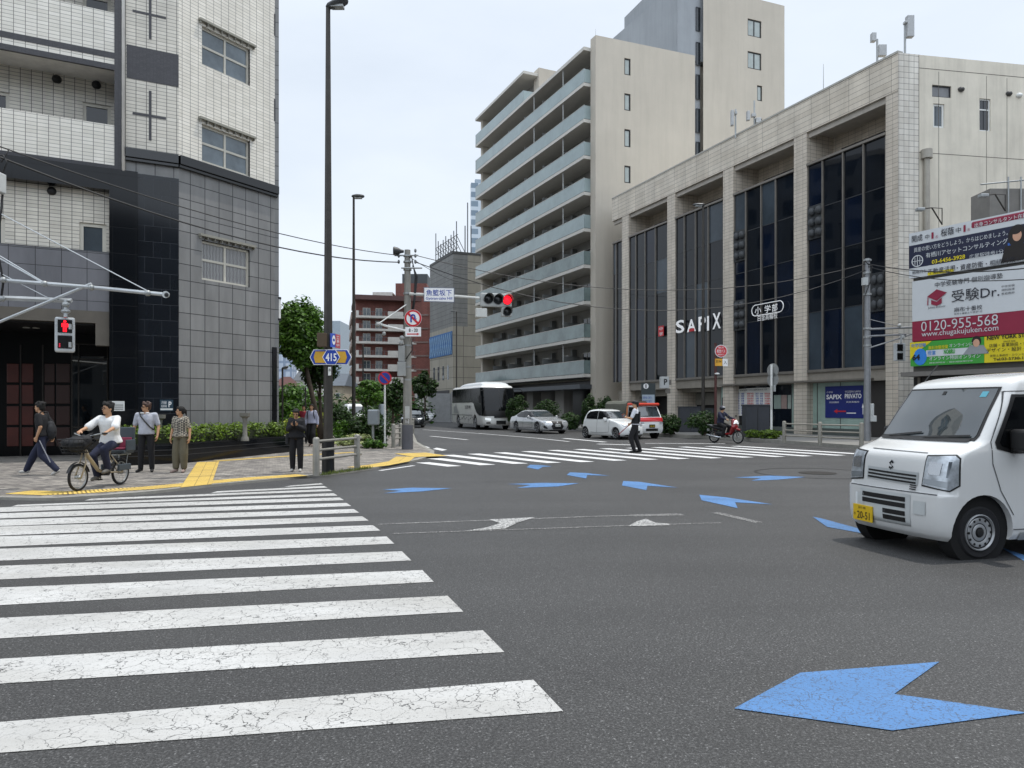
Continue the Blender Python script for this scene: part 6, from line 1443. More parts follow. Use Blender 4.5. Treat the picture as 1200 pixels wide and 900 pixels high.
def interp(levels, n=3):
    out = []
    L = levels
    for i in range(len(L)-1):
        p0, p1, p2, p3 = L[max(0,i-1)], L[i], L[i+1], L[min(len(L)-1,i+2)]
        for k in range(n):
            t = k/n; row = []
            for j in range(8):
                m1 = (p2[j]-p0[j])/max(1e-6, (p2[0]-p0[0]))*(p2[0]-p1[0]) if i > 0 else p2[j]-p1[j]
                m2 = (p3[j]-p1[j])/max(1e-6, (p3[0]-p1[0]))*(p2[0]-p1[0]) if i < len(L)-2 else p2[j]-p1[j]
                h = (2*t**3-3*t**2+1)*p1[j]+(t**3-2*t**2+t)*m1+(-2*t**3+3*t**2)*p2[j]+(t**3-t**2)*m2
                lo, hi = min(p1[j], p2[j]), max(p1[j], p2[j]); row.append(min(max(h, lo), hi))
            out.append(row)
    out.append(list(L[-1])); return out
class Car:
    def __init__(s, root, levels, paint, wheels, wr, name='body', n=3, archr=None, bias=.010, gmax=.05):
        s.root = root; s.bias = bias; s.gmax = gmax
        m = MB(); m.ring_loft(slices(interp(levels, n))); me0 = m.mesh('tmp')
        s.xf = max(l[2]-.1 for l in levels); s.bvh = BVHTree.FromPolygons([v.co.copy() for v in me0.vertices], [list(p.vertices) for p in me0.polygons])
        o = link(name, me0, paint, root)
        bmx = bmesh.new(); bmx.from_mesh(me0); bmesh.ops.recalc_face_normals(bmx, faces=bmx.faces); bmx.to_mesh(me0); bmx.free()
        cut = MB(); ar = archr or wr*1.17; s.ar = ar
        for x, y in wheels:
            sg_ = 1 if y > 0 else -1
            cut.cyl((x, y-.13*sg_, wr+.02), (x, y+.6*sg_, wr+.02), ar, n=32)
        cm = cut.mesh('cut'); bmx = bmesh.new(); bmx.from_mesh(cm); bmesh.ops.recalc_face_normals(bmx, faces=bmx.faces); bmx.to_mesh(cm); bmx.free()
        co = bpy.data.objects.new('cut', cm); COL.objects.link(co)
        b = o.modifiers.new('arch', 'BOOLEAN'); b.object = co; b.operation = 'DIFFERENCE'; b.solver = 'EXACT'
        co.matrix_world = root.matrix_world; o.matrix_parent_inverse = Matrix(); bpy.context.view_layer.update(); co.matrix_world = o.matrix_world
        bpy.context.view_layer.update(); bake(o); bpy.data.objects.remove(co); bpy.data.meshes.remove(cm)
        o.data.shade_smooth(); o.data.set_sharp_from_angle(angle=R(38)); s.body = o
        for x, y in wheels:
            lin = MB(); sg_ = 1 if y > 0 else -1; lin.lathe((x, y-.13*sg_+.0, wr+.02), (0, sg_, 0), [(-.005,.02),(-.004,ar*.995),(.16,ar*.995)], 32)
            lin.build('wheel_well', M('wheel_well', '0b0b0c', .9), root)
    def hit(s, p, d):
        r = s.bvh.ray_cast(Vector(p), Vector(d))
        if r[0] is None:
            r = s.bvh.find_nearest(Vector(p)+Vector(d)*5); 
            return r[0], r[1]
        return r[0], r[1]
    def decal(s, pts, axis, name, mat, off=.005, grid=.06, parent=None, tilt=0, smooth=1):
        """project a flat outline on the body. axis: 'f' front (y,z), 'b' back, 'l' (+y) or 'r' (-y) side (x,z)"""
        if axis in 'fb':
            sx = 1 if axis == 'f' else -1; d = Vector((-sx, tilt, 0)).normalized(); rt = Vector((0,1,0)); o = Vector((sx*6 if axis=='f' else -6, 0, 0))
            if axis == 'f': o = Vector((12, 0, 0))
        else:
            sy = 1 if axis == 'l' else -1; d = Vector((tilt, -sy, 0)).normalized(); rt = Vector((1,0,0)); o = Vector((0, sy*4, 0))
        grid = min(grid, s.gmax)
        bmx = bmesh.new(); vs = [bmx.verts.new((p[0], p[1], 0)) for p in pts]; bmx.faces.new(vs)
        for ax in (0, 1):
            lo, hi = min(p[ax] for p in pts), max(p[ax] for p in pts); c = math.ceil(lo/grid)*grid
            while c < hi:
                co = Vector((c, 0, 0)) if ax == 0 else Vector((0, c, 0)); no = Vector((1,0,0)) if ax == 0 else Vector((0,1,0))
                bmesh.ops.bisect_plane(bmx, geom=bmx.verts[:]+bmx.edges[:]+bmx.faces[:], plane_co=co, plane_no=no); c += grid
        for v in bmx.verts:
            flat = rt*v.co.x + Vector((0,0,v.co.y)); st_ = flat + o
            if tilt and axis in 'fb': st_ = flat + Vector((s.xf,0,0)) - d*4 if axis == 'f' else flat - d*4
            if tilt and axis not in 'fb': st_ = flat - d*4
            h, n = s.hit(st_, d)
            if n.dot(d) > 0: n = -n
            v.co = h + n*(off+s.bias)
        bmesh.ops.recalc_face_normals(bmx, faces=bmx.faces)
        me = bpy.data.meshes.new(name); bmx.to_mesh(me); bmx.free()
        if smooth: me.shade_smooth()
        return link(name, me, mat, parent or s.root)
    def line(s, pts, axis, w=.009, name='door_seam', mat=None, off=.003):
        mat = mat or M('panel_gap', '3c3e40', .7); obs = []
        for a, b in zip(pts[:-1], pts[1:]):
            a2, b2 = Vector(a), Vector(b); d = (b2-a2).normalized(); q = Vector((-d.y, d.x))*w/2; s.decal([tuple(a2-q), tuple(b2-q), tuple(b2+q), tuple(a2+q)], axis, name, mat, off, .12)
def wheel(root, x, y, r, w, rim_mat, style='steel', cap='wheel', hub=None):
    sg = 1 if y > 0 else -1; tyre = M('tyre_rubber', '17171a', .85, var=.15, scale=12, bmp=.2)
    m = MB(); m.lathe((x, y-sg*w, r), (0, sg, 0), [(0,r*.66),(0,r*.9),(.015,r*.97),(w*.2,r),(w*.8,r),(w-.015,r*.97),(w,r*.9),(w-.01,r*.66)], 36); t = m.build(cap, tyre, root, smooth=40)
    rr = r*.66; m = MB()
    m.lathe((x, y-sg*w, r), (0, sg, 0), [(.0,rr*.99),(w+.004,rr*1.03),(w+.009,rr*.98),(w-.008,rr*.93),(w-.018,rr*.88),(w-.004,rr*.80),(w-.002,rr*.66),(w-.012,rr*.5),(w-.004,rr*.4),(w-.004,rr*.3),(w-.014,rr*.27),(w-.014,.004)], 36)
    rm = m.build('rim', rim_mat, t, smooth=35)
    dk = M('rim_hole', '0c0c0d', .8)
    m = MB()
    if style == 'steel':
        for k in range(12):
            a = 2*math.pi*k/12; c = Vector((x+rr*.76*math.cos(a), y-sg*.001, r+rr*.73*math.sin(a))); m.lathe(c, (0,sg,0), [(-.01,rr*.075),(.001,rr*.075)], 10)
    else:
        for k in range(5 if style == 'alloy' else 7):
            nn_ = 5 if style == 'alloy' else 7
            a0, a1 = 2*math.pi*(k+.14)/nn_, 2*math.pi*(k+.86)/nn_; pts = []
            for j in range(6): a = a0+(a1-a0)*j/5; pts.append(Vector((x+rr*.9*math.cos(a), y+sg*.004, r+rr*.9*math.sin(a))))
            for j in range(5, -1, -1): a = a0+(a1-a0)*(.2+.6*j/5); pts.append(Vector((x+rr*.42*math.cos(a), y+sg*.004, r+rr*.42*math.sin(a))))
            m.poly(pts if sg > 0 else pts[::-1])
    m.build('rim_hole', dk, t)
    m = MB(); m.lathe((x, y-sg*.022, r), (0, sg, 0), [(0,rr*.26),(.03,rr*.22),(.034,rr*.1)], 16); m.build('hub', M('hub_dark', '2a2a2b', .5, .5), t, smooth=40)
def put(root, contact, heading, ax, ay):
    h = Vector((heading[0], heading[1])).normalized(); l = Vector((-h.y, h.x)); p = Vector((contact.x, contact.y)) - l*ay - h*ax
    root.location = (p.x, p.y, 0); root.rotation_euler = (0, 0, math.atan2(h.y, h.x))
def at3(root, fr='f'): pass
class CarFace(Face):
    """plane in a vehicle's own frame for lettering"""
    def __init__(s, o, u): s.a = Vector((o[0], o[1])); s.u = Vector(u).normalized(); s.n = Vector((s.u.y, -s.u.x)); s.len = 1
chrome = M('chrome', 'b9bcc0', .15, .9, var=.02); lampg = M('headlamp_glass', 'b4bac0', .28, .55, var=.35, scale=14, spec=.8); amber = M('amber_lens', 'c26a1a', .2)
wglass = M('windscreen_glass', '2c3438', rough=.02, spec=1.0, var=.3, scale=2.0, coat=.8); sglass = GLASS('side_glass', '0c0e10', .04, .35); trim = M('black_trim', '0e0e0f', .5)
plate_y = M('plate_yellow', 'd6b21e', .45, var=.03); plate_w = M('plate_white', 'd5d6d2', .45, var=.03); silver_w = M('steel_wheel', 'a2a4a6', .4, .5, var=.1, scale=10)
def mirror(root, x, y, z, mat, s=1):
    sg = 1 if y > 0 else -1; m = MB(); m.box(x-.07*s, x+.05*s, min(y, y+sg*.2*s), max(y, y+sg*.2*s), z-.09*s, z+.09*s); o = m.build('mirror', mat, root, bevel=.03*s, smooth=60)
    m = MB(); m.box(x-.02, x+.03, min(y-sg*.1, y+sg*.04), max(y-sg*.1, y+sg*.04), z-.11*s, z-.05*s); m.build('mirror_arm', trim, o)
# ---------------- white kei van (foreground)
van_paint = M('van_white_paint', 'cfd0cf', .22, var=.025, scale=1.2, coat=.6, spec=.5, grime=.08)
van = lcat('microvan', 'small white delivery van with a yellow plate, nearest vehicle at the right edge', 'van')
Lv = [(.19,.05,3.30,.70,.16,.1,.06,.02),(.25,.02,3.36,.728,.17,.1,.07,.02),(.42,0,3.39,.7375,.17,.1,.075,.02),(.60,0,3.385,.7375,.16,.1,.07,.02),(.655,0,3.383,.7375,.16,.1,.07,.02),(.672,0,3.355,.7375,.15,.1,.065,.02),(.80,.0,3.335,.737,.15,.1,.06,.02),(.97,.0,3.31,.735,.15,.1,.06,.02),
      (1.05,.01,3.275,.732,.15,.1,.06,.02),(1.10,.01,3.20,.73,.15,.1,.07,.02),(1.145,.01,3.08,.727,.15,.1,.08,.02),(1.185,.015,2.99,.726,.15,.1,.09,.02),(1.23,.015,2.93,.724,.14,.1,.09,.02),(1.5,.03,2.74,.712,.13,.1,.09,.02),(1.72,.06,2.57,.692,.13,.1,.08,.03),(1.79,.09,2.52,.675,.13,.1,.07,.04),(1.84,.12,2.46,.655,.14,.12,.07,.04),(1.89,.2,2.30,.605,.16,.14,.07,.05),(1.93,.4,2.0,.52,.16,.14,.06,.05),(1.955,.8,1.7,.36,.12,.12,.04,.03),(1.96,1.0,1.5,.2,.05,.05,.02,.02)]
WV = [(2.87,.65),(2.87,-.65),(.45,.65),(.45,-.65)]
cv = Car(van, Lv, van_paint, WV, .275, archr=.37, bias=.002)
for x, y in WV: wheel(van, x, y+.045*(1 if y > 0 else -1), .275, .15, silver_w)
cv.decal([(-.645,1.205),(.645,1.205),(.655,1.26),(.60,1.77),(-.60,1.77),(-.655,1.26)], 'f', 'windscreen_seal', trim, .003, .07)
cv.decal([(-.62,1.235),(.62,1.235),(.625,1.27),(.575,1.75),(-.575,1.75),(-.625,1.27)], 'f', 'windscreen', wglass, .006, .07)
for ax in 'lr':
    cv.decal([(2.70,1.13),(2.72,1.2),(2.46,1.69),(1.72,1.70),(1.72,1.08),(2.5,1.08)], ax, 'window_seal', trim, .004, .05)
    cv.decal([(2.64,1.16),(2.66,1.2),(2.43,1.66),(1.76,1.67),(1.76,1.12),(2.48,1.12)], ax, 'side_window', sglass, .008, .05)
    cv.decal([(1.66,1.1),(1.66,1.75),(.9,1.75),(.9,1.1)], ax, 'side_window', sglass, .005, .09); cv.decal([(.82,1.1),(.82,1.74),(.15,1.72),(.12,1.1)], ax, 'side_window', sglass, .005, .09)
    cv.line([(2.76,1.12),(2.76,.98),(2.66,.7),(2.50,.45)], ax); cv.line([(2.76,1.13),(2.77,1.2),(2.50,1.72),(1.69,1.75),(1.69,.30)], ax); cv.line([(2.50,.30),(1.69,.30),(.86,.30)], ax); cv.line([(.86,.3),(.86,1.79)], ax); cv.line([(1.69,.86),(.12,.86)], ax, .016)
    cv.decal([(1.95,.98),(1.8,.98),(1.8,1.02),(1.95,1.02)], ax, 'door_handle', van_paint, .022, .05)
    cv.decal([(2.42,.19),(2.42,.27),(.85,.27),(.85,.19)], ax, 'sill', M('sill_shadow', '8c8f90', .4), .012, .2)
for sy in (1, -1):
    tl = .55*sy   # lamps wrap round the corner
    def rot(pts): return [(sy*y, z) for y, z in pts]
    cv.decal(rot([(.40,.735),(.72,.70),(.80,.76),(.80,1.04),(.76,1.075),(.44,1.055)]), 'f', 'headlamp_seal', trim, .003, .05, tilt=-tl*0.9)
    cv.decal(rot([(.415,.75),(.715,.715),(.785,.77),(.785,1.03),(.75,1.06),(.455,1.04)]), 'f', 'headlamp', lampg, .008, .05, tilt=-tl*0.9)
    cv.decal(rot([(.48,.86),(.62,.86),(.64,.98),(.49,.99)]), 'f', 'reflector_and_shade', chrome, .012, .04, tilt=-tl*0.9); cv.decal(rot([(.43,.765),(.70,.735),(.70,.80),(.43,.815)]), 'f', 'headlamp_strip', M('lamp_strip', '8b9196', .15, .4), .012, .04, tilt=-tl*0.9)
    cv.decal(rot([(.68,.84),(.70,.84),(.73,1.0),(.70,1.0)]), 'f', 'reflector_and_shade', M('lamp_shadow', '5f656b', .1, .3), .011, .04, tilt=-tl*0.9)  # darker patch colours in the shadow inside the lamp
dkg = M('grille_dark', '0c0d0e', .6)
cv.decal([(-.36,.755),(.37,.735),(.37,.87),(-.36,.89)], 'f', 'grille', M('grille_pale', 'a9adae', .3), .006, .06)
for k in range(3): cv.decal([(-.34,.765+k*.037),(.35,.748+k*.037),(.35,.768+k*.037),(-.34,.786+k*.037)], 'f', 'grille_slot', dkg, .010, .08)
cv.decal([(-.42,.30),(.32,.30),(.32,.635),(-.42,.635)], 'f', 'bumper_panel', M('bumper_paint', 'b9bdbd', .3), .004, .06)
for k in range(2):
    for j in range(2): z = .335+k*.15+j*.066; cv.decal([(-.38 if k else -.05,z),(.26,z),(.26,z+.05),(-.38 if k else -.05,z+.05)], 'f', 'grille_slot', dkg, .008, .08)
for sy in (1, -1): cv.decal([(sy*.36,.44),(sy*.50,.44),(sy*.50,.58),(sy*.36,.58)], 'f', 'fog_lamp_blank', M('bumper_paint', 'b9bdbd'), .008, .05)
[cv.decal([(.28,.685+k*.022),(.36,.682+k*.022),(.36,.694+k*.022),(.28,.697+k*.022)], 'f', 'grille_slot', dkg, .010, .05) for k in range(3)]
cv.line([(-.62,.66),(.62,.66)], 'f', .008); cv.line([(-.40,1.085),(.40,1.075)], 'f', .006)
# wipers, cowl
cv.decal([(-.60,1.19),(.60,1.19),(.60,1.225),(-.60,1.225)], 'f', 'cowl', trim, .01, .06)
cv.line([(-.5,1.22),(.0,1.27)], 'f', .018, 'wiper', trim, .02); cv.line([(.05,1.22),(.58,1.25)], 'f', .018, 'wiper', trim, .02)
mirror(van, 2.50, .74, 1.22, trim, 1.25); mirror(van, 2.50, -.74, 1.22, trim, 1.25)
# emblem: angular S
fvn = CarFace((3.322, -.02), (0, 1)); sc_v = .055
S = [(.0,1.0),(.62,.5),(.28,.28),(.0,.5),(-.3,.28),(.62,-.38),(.0,-1.0),(-.62,-.5),(-.28,-.28),(0,-.5),(.3,-.28),(-.62,.38)]
cv.decal([(-.0+x*sc_v, .925+y*sc_v) for x, y in S], 'f', 'emblem', M('emblem_steel', '4d5256', .2, .8), .008, .03)
h_, n_ = cv.hit((12, -.36, .36), (-1, 0, 0)); pa = Vector((h_.x+.028, -.36)); 
pl_ = CarFace((pa.x+.0, pa.y-.165), (0, 1)); pl_.len = .33
tilt_u = Vector((.09, 1)).normalized(); pl_ = CarFace((pa.x-.012, pa.y-.165), tuple(tilt_u))
mb = MB(); pl_.box(mb, 0, .33, .26, .44, -.02, 0); pp_ = mb.build('licence_plate', plate_y, van, bevel=.003)
text(pl_, '20-51', .19, .325, .085, ink, pp_, w=.22, o=.004, bold=.006); text(pl_, '品川 480', .165, .41, .03, ink, pp_, w=.13, o=.004); text(pl_, 'わ', .035, .33, .035, ink, pp_, o=.004)
cv.decal([(-.045,.0+1.69),(.0,1.69),(.0,1.73),(-.045,1.73)], 'f', 'mirror_mount', trim, .01, .04); cv.decal([(.43,1.66),(.50,1.66),(.50,1.72),(.43,1.72)], 'f', 'inspection_sticker', M('sticker_teal', '4f97a8', .4), .009, .05)
m = MB(); m.tube([(2.36,-.60,1.8),(2.1,-.60,2.08)], .006, 6); m.build('antenna', trim, van)
c1 = G(1147, 655.5); put(van, c1, (-.968,-.25), 2.87, .68)
# ---------------- generic cars
def car(label, cat, L, W, Hh, wb, paint, wr, kind, name='parked_car', plate=plate_w, ptxt=None, group=None):
    r = lcat(name, label, cat, group=group); w = W/2; fo = {'hatch': .62, 'sedan': .93}[kind]; xf_ = L-fo; xr_ = xf_-wb
    if kind == 'hatch':
        lv = [(.17,.1,L-.1,w-.05,.3,.2,.2,.05),(.25,.03,L-.02,w-.01,.32,.2,.2,.05),(.42,0,L,w,.32,.2,.2,.05),(.58,0,L-.02,w,.32,.2,.2,.05),(.70,.02,L-.08,w-.01,.32,.2,.2,.05),(.80,.03,L-.2,w-.02,.3,.2,.2,.05),(.88,.04,L-.45,w-.03,.28,.2,.2,.05),(.94,.05,L-.75,w-.045,.25,.2,.2,.06),(.99,.07,L-.98,w-.055,.22,.2,.18,.06),
              (1.15,.14,L-1.22,w-.085,.2,.2,.16,.08),(1.32,.25,L-1.48,w-.13,.2,.2,.14,.08),(1.40,.35,L-1.64,w-.165,.2,.2,.12,.08),(1.45,.5,L-1.82,w-.22,.2,.2,.1,.08),(1.485,.8,L-2.1,w-.34,.15,.15,.05,.05),(Hh,1.1,L-2.35,w-.5,.1,.1,.02,.02)]
    else:
        lv = [(.17,.12,L-.12,w-.06,.4,.3,.25,.1),(.25,.04,L-.02,w-.01,.42,.3,.25,.1),(.42,0,L,w,.42,.3,.25,.1),(.60,0,L-.03,w,.42,.3,.25,.1),(.72,.01,L-.12,w-.01,.4,.3,.25,.1),(.80,.03,L-.35,w-.03,.38,.28,.25,.1),(.87,.05,L-.8,w-.05,.35,.26,.25,.1),(.93,.08,L-1.25,w-.07,.3,.25,.25,.1),(.98,.14,L-1.5,w-.085,.28,.25,.22,.1),(1.02,.45,L-1.62,w-.10,.26,.25,.2,.1),
              (1.12,.82,L-1.80,w-.135,.24,.24,.16,.1),(1.26,1.15,L-2.08,w-.19,.22,.22,.14,.1),(1.34,1.38,L-2.28,w-.23,.22,.22,.12,.1),(1.39,1.6,L-2.5,w-.29,.2,.2,.1,.08),(1.425,1.95,L-2.75,w-.4,.15,.15,.05,.05),(Hh,2.2,L-2.95,w-.55,.1,.1,.02,.02)]
    ty = w-.11; WS = [(xf_,ty),(xf_,-ty),(xr_,ty),(xr_,-ty)]; c = Car(r, lv, paint, WS, wr, n=4, archr=wr*1.12, bias=.012)
    for x, y in WS: wheel(r, x, y+.085*(1 if y > 0 else -1), wr, .17, silver_w, 'alloy' if kind == 'sedan' else 'cap')
    if kind == 'hatch':
        c.decal([(-.58,1.02),(.58,1.02),(.50,1.37),(-.50,1.37)], 'f', 'windscreen', wglass, .006, .1)
        for ax in 'lr':
            c.decal([(L-1.12,1.02),(L-1.55,1.36),(L-2.02,1.40),(L-2.02,.98)], ax, 'side_window', sglass, .006, .1); c.decal([(L-2.08,.98),(L-2.08,1.40),(L-2.75,1.36),(L-2.98,1.2),(L-2.98,1.0)], ax, 'side_window', sglass, .006, .1)
            c.line([(L-1.08,.95),(L-1.12,.35),(L-2.05,.3),(L-2.05,1.43)], ax, .014); c.line([(L-2.05,.3),(L-2.55,.33)], ax, .014); c.decal([(L-1.95,.86),(L-1.80,.86),(L-1.80,.90),(L-1.95,.90)], ax, 'door_handle', paint, .02, .06)
        hl = [(.36,.66),(.60,.66),(.68,.76),(.62,.83),(.40,.75)]; gr_ = [(-.30,.30),(.30,.30),(.34,.44),(-.34,.44)]; ng = (.62,.70)
    else:
        c.decal([(-.68,1.0),(.68,1.0),(.56,1.33),(-.56,1.33)], 'f', 'windscreen', wglass, .006, .1)
        for ax in 'lr':
            c.decal([(L-1.62,1.0),(L-2.2,1.31),(L-2.75,1.36),(L-2.75,.96)], ax, 'side_window', sglass, .006, .1); c.decal([(L-2.82,.96),(L-2.82,1.36),(L-3.35,1.30),(L-3.85,1.08),(L-3.7,.99)], ax, 'side_window', sglass, .006, .1)
            c.line([(L-1.55,.93),(L-1.6,.35),(L-2.79,.3),(L-2.79,1.38)], ax, .014); c.line([(L-2.79,.3),(L-3.55,.33),(L-3.72,.7),(L-3.8,.95)], ax, .014)
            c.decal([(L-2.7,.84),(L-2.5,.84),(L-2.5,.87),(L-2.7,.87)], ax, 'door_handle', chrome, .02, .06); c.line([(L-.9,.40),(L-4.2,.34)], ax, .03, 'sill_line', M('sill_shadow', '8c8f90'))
        hl = [(.48,.66),(.86,.70),(.88,.78),(.66,.76),(.44,.70)]; gr_ = [(-.30,.28),(.30,.28),(.42,.46),(.30,.60),(.36,.74),(-.36,.74),(-.30,.60),(-.42,.46)]; ng = (.60,.70)
    for sy in (1, -1):
        p = [(sy*y, z) for y, z in hl]; c.decal(p, 'f', 'headlamp', lampg, .008, .06, tilt=-.35*sy)
        if kind == 'sedan': c.decal([(sy*.62,.30),(sy*.86,.36),(sy*.88,.50),(sy*.80,.52),(sy*.66,.38)], 'f', 'air_intake', dkg, .006, .08, tilt=-.3*sy)
        c.decal([(sy*(w-.42),.72),(sy*(w-.14),.72),(sy*(w-.14),.86),(sy*(w-.42),.84)], 'b', 'tail_lamp', M('tail_red', '8a1218', .2), .006, .08)
    c.decal(gr_, 'f', 'grille', dkg, .006, .08)
    c.decal([(-.55,.20),(.55,.20),(.50,.25),(-.50,.25)], 'f', 'lower_intake', dkg, .006, .08)
    if kind == 'hatch': c.decal([(-.22,.58),(.22,.58),(.22,.61),(-.22,.61)], 'f', 'grille_slot', chrome, .008, .08)
    h, _ = c.hit((12,0,.5), (-1,0,0)); pf = CarFace((h.x+.03, -.165), (0,1)); mb = MB(); z0 = .44 if kind == 'sedan' else .40; pf.box(mb, 0, .33, z0, z0+.165, -.03, 0); p = mb.build('licence_plate', plate, r)
    if ptxt: text(pf, ptxt, .165, z0+.065, .08, M('plate_green', '1d4a2c', .5), p, w=.25, o=.004, bold=.02)
    if kind == 'sedan': c.decal([(-.05,.80 if kind == 'hatch' else .66),(.05,.80 if kind == 'hatch' else .66),(.05,.86 if kind == 'hatch' else .72),(-.05,.86 if kind == 'hatch' else .72)], 'f', 'emblem', chrome, .008, .05)
    mirror(r, L-(1.35 if kind == 'hatch' else 1.9), w-.04, .98, paint, .9); mirror(r, L-(1.35 if kind == 'hatch' else 1.9), -(w-.04), .98, paint, .9)
    return r, xf_, ty
silver = M('silver_paint', 'b9bbbd', .22, .4, var=.03, coat=.5); wht = M('car_white_paint', 'dcdedd', .2, var=.02, coat=.5); blk = M('car_black_paint', '15171b', .15, var=.03, coat=.6)
sed, xf_, ty = car('silver saloon car with a dark hourglass grille in front of the bus', 'car', 4.97, 1.865, 1.445, 2.87, silver, .345, 'sedan', ptxt='31-08')
put(sed, P(629.5, 508, 43.6), (.43,-.90), xf_, -(ty+.08))
hat, xh, th = car('white small hatchback beside the officer, in front of the red truck', 'car', 3.395, 1.475, 1.5, 2.455, wht, .285, 'hatch', ptxt='20-13', plate=plate_y)
put(hat, P(721.5, 515, 35.4), (.52,-.855), xh, -(th+.08))
c3, x3, t3 = car('black car facing the junction behind the fence at the left corner of the side road', 'car', 4.6, 1.8, 1.5, 2.7, blk, .33, 'sedan', name='parked_car')
put(c3, P(470, 500, 57), (.10,-1), x3, -.9)
c4, x4, t4 = car('white car in the left lane behind the black one, right of the concrete pole', 'car', 4.3, 1.75, 1.45, 2.6, wht, .32, 'sedan', name='parked_car')
put(c4, P(489, 496, 74), (.16,-1), x4, -.8)
c5, x5, t5 = car('white car half hidden by the small tree, farther than the other white one', 'car', 3.6, 1.6, 1.5, 2.45, wht, .3, 'hatch', name='parked_car')
put(c5, P(503, 492, 86), (.3,-1), x5, -.7)
# boxy helper vehicles: far white van on the left, bus, kei truck
def wheels_for(r, WS, wr, w, st='steel', mat=silver_w):
    for x, y in WS: wheel(r, x, y, wr, w, mat, st)
fv_ = lcat('parked_van', 'small white van far behind the bushes between the two lamp posts', 'van'); lv = [(.3,0,3.3,.72,.1,.1,.04,.02),(.8,0,3.3,.73,.1,.1,.04,.02),(1.0,0,3.1,.73,.1,.1,.05,.02),(1.1,0,2.9,.72,.1,.1,.05,.02),(1.7,.05,2.5,.68,.1,.1,.05,.02),(1.85,.15,2.3,.6,.1,.1,.05,.02),(1.9,.5,2,.4,.1,.1,.05,.02)]
WS = [(2.8,.66),(2.8,-.66),(.5,.66),(.5,-.66)]; cf = Car(fv_, lv, wht, WS, .28); wheels_for(fv_, WS, .28, .14); cf.decal([(-.6,1.12),(.6,1.12),(.56,1.66),(-.56,1.66)], 'f', 'windscreen', wglass)
for ax in 'lr': cf.decal([(2.6,1.1),(2.35,1.65),(.3,1.65),(.3,1.1)], ax, 'side_window', sglass)
put(fv_, P(408, 500, 60), (.35,-.94), 2.8, -.66)
# ---------------- coach
bus_paint = M('coach_white_paint', 'dcdcd8', .22, var=.03, coat=.4, grime=.12)
bus = lcat('coach', 'white touring coach with dark swept windows and a domed roof at the far kerb', 'bus')
Lb = 9.0
lb = [(.32,.1,Lb-.1,1.2,.25,.15,.12,.04),(.45,.03,Lb,1.245,.28,.15,.14,.04),(.9,0,Lb,1.25,.3,.15,.16,.04),(1.15,0,Lb-.02,1.25,.3,.15,.18,.04),(1.6,0,Lb-.12,1.25,.3,.15,.2,.04),(2.4,.02,Lb-.38,1.24,.3,.15,.2,.04),(2.95,.05,Lb-.62,1.22,.3,.15,.2,.06),(3.08,.1,Lb-.75,1.17,.3,.2,.2,.08),(3.16,.2,Lb-.95,1.05,.3,.25,.2,.1),(3.2,.5,Lb-1.3,.8,.25,.2,.15,.1)]
WB = [(6.75,1.13),(6.75,-1.13),(2.1,1.13),(2.1,-1.13)]; cb_ = Car(bus, lb, bus_paint, WB, .48, archr=.56, bias=.022, gmax=.1); wheels_for(bus, [(x, y+.1*(1 if y > 0 else -1)) for x, y in WB], .48, .27)
fr_ = [(3.05,1.3,8.25,1.02,.4,.3,.3,.1),(3.2,1.5,8.1,1.0,.4,.3,.3,.1),(3.34,2.2,7.7,.92,.35,.3,.3,.1),(3.42,2.9,7.1,.75,.3,.3,.2,.1),(3.45,3.3,6.7,.5,.2,.2,.1,.1)]
mb = MB(); mb.ring_loft(slices(interp(fr_, 2))); mb.build('roof_fairing', M('roof_white', 'd6d9da', .3, var=.02), bus, smooth=50)
for ax in 'lr':
    cb_.decal([(.35,1.95),(6.2,1.95),(6.55,1.85),(6.85,1.5),(7.3,1.2),(7.9,1.02),(8.75,.98),(8.72,2.2),(8.38,2.98),(.35,2.98)], ax, 'side_window', M('coach_glass', '0d1012', .2, spec=.06), .006, .25)
    for x in (1.7, 3.05, 4.4, 5.75): cb_.line([(x,1.98),(x,2.95)], ax, .05, 'window_bar', trim, .012)
    cb_.decal([(.9,1.15),(2.4,1.15),(1.4,1.85),(.9,1.6)], ax, 'livery_patch', M('livery_grey', '8e9090', .4), .004, .2)
    cb_.line([(.1,1.02),(6.2,1.02)], ax, .03); 
    for x in (3.0, 4.0, 5.1): cb_.line([(x,.45),(x,1.02)], ax, .03)
cb_.decal([(-1.2,.98),(1.2,.98),(1.14,2.2),(1.08,2.98),(-1.08,2.98),(-1.14,2.2)], 'f', 'front_mask', trim, .004, .15)
cb_.decal([(-1.10,1.35),(1.10,1.35),(1.06,2.9),(-1.06,2.9)], 'f', 'windscreen', sglass, .008, .15)
cb_.line([(0,1.35),(0,2.9)], 'f', .03, 'windscreen_bar', trim, .012)
cb_.decal([(-.5,.84),(.5,.84),(.5,1.0),(-.5,1.0)], 'f', 'grille', dkg, .006); cb_.decal([(-.35,.42),(.35,.42),(.35,.66),(-.35,.66)], 'f', 'grille', dkg, .006)
for sy in (1, -1):
    cb_.decal([(sy*.72,.66),(sy*1.12,.70),(sy*1.12,.86),(sy*.70,.80)], 'f', 'headlamp', M('headlamp_lit', 'e8ecee', .2, em=.5), .008, .1, tilt=-.3*sy); cb_.decal([(sy*.75,.46),(sy*1.05,.46),(sy*1.05,.55),(sy*.75,.55)], 'f', 'fog_lamp', dkg, .008, .1, tilt=-.2*sy)
fbs = CarFace((0, -1.275), (1, 0)); text(fbs, '2129 M', 4.9, 1.62, .26, M('livery_ink', '4d4d50', .5), bus, w=1.5, o=.012, bold=.02, name='lettering')
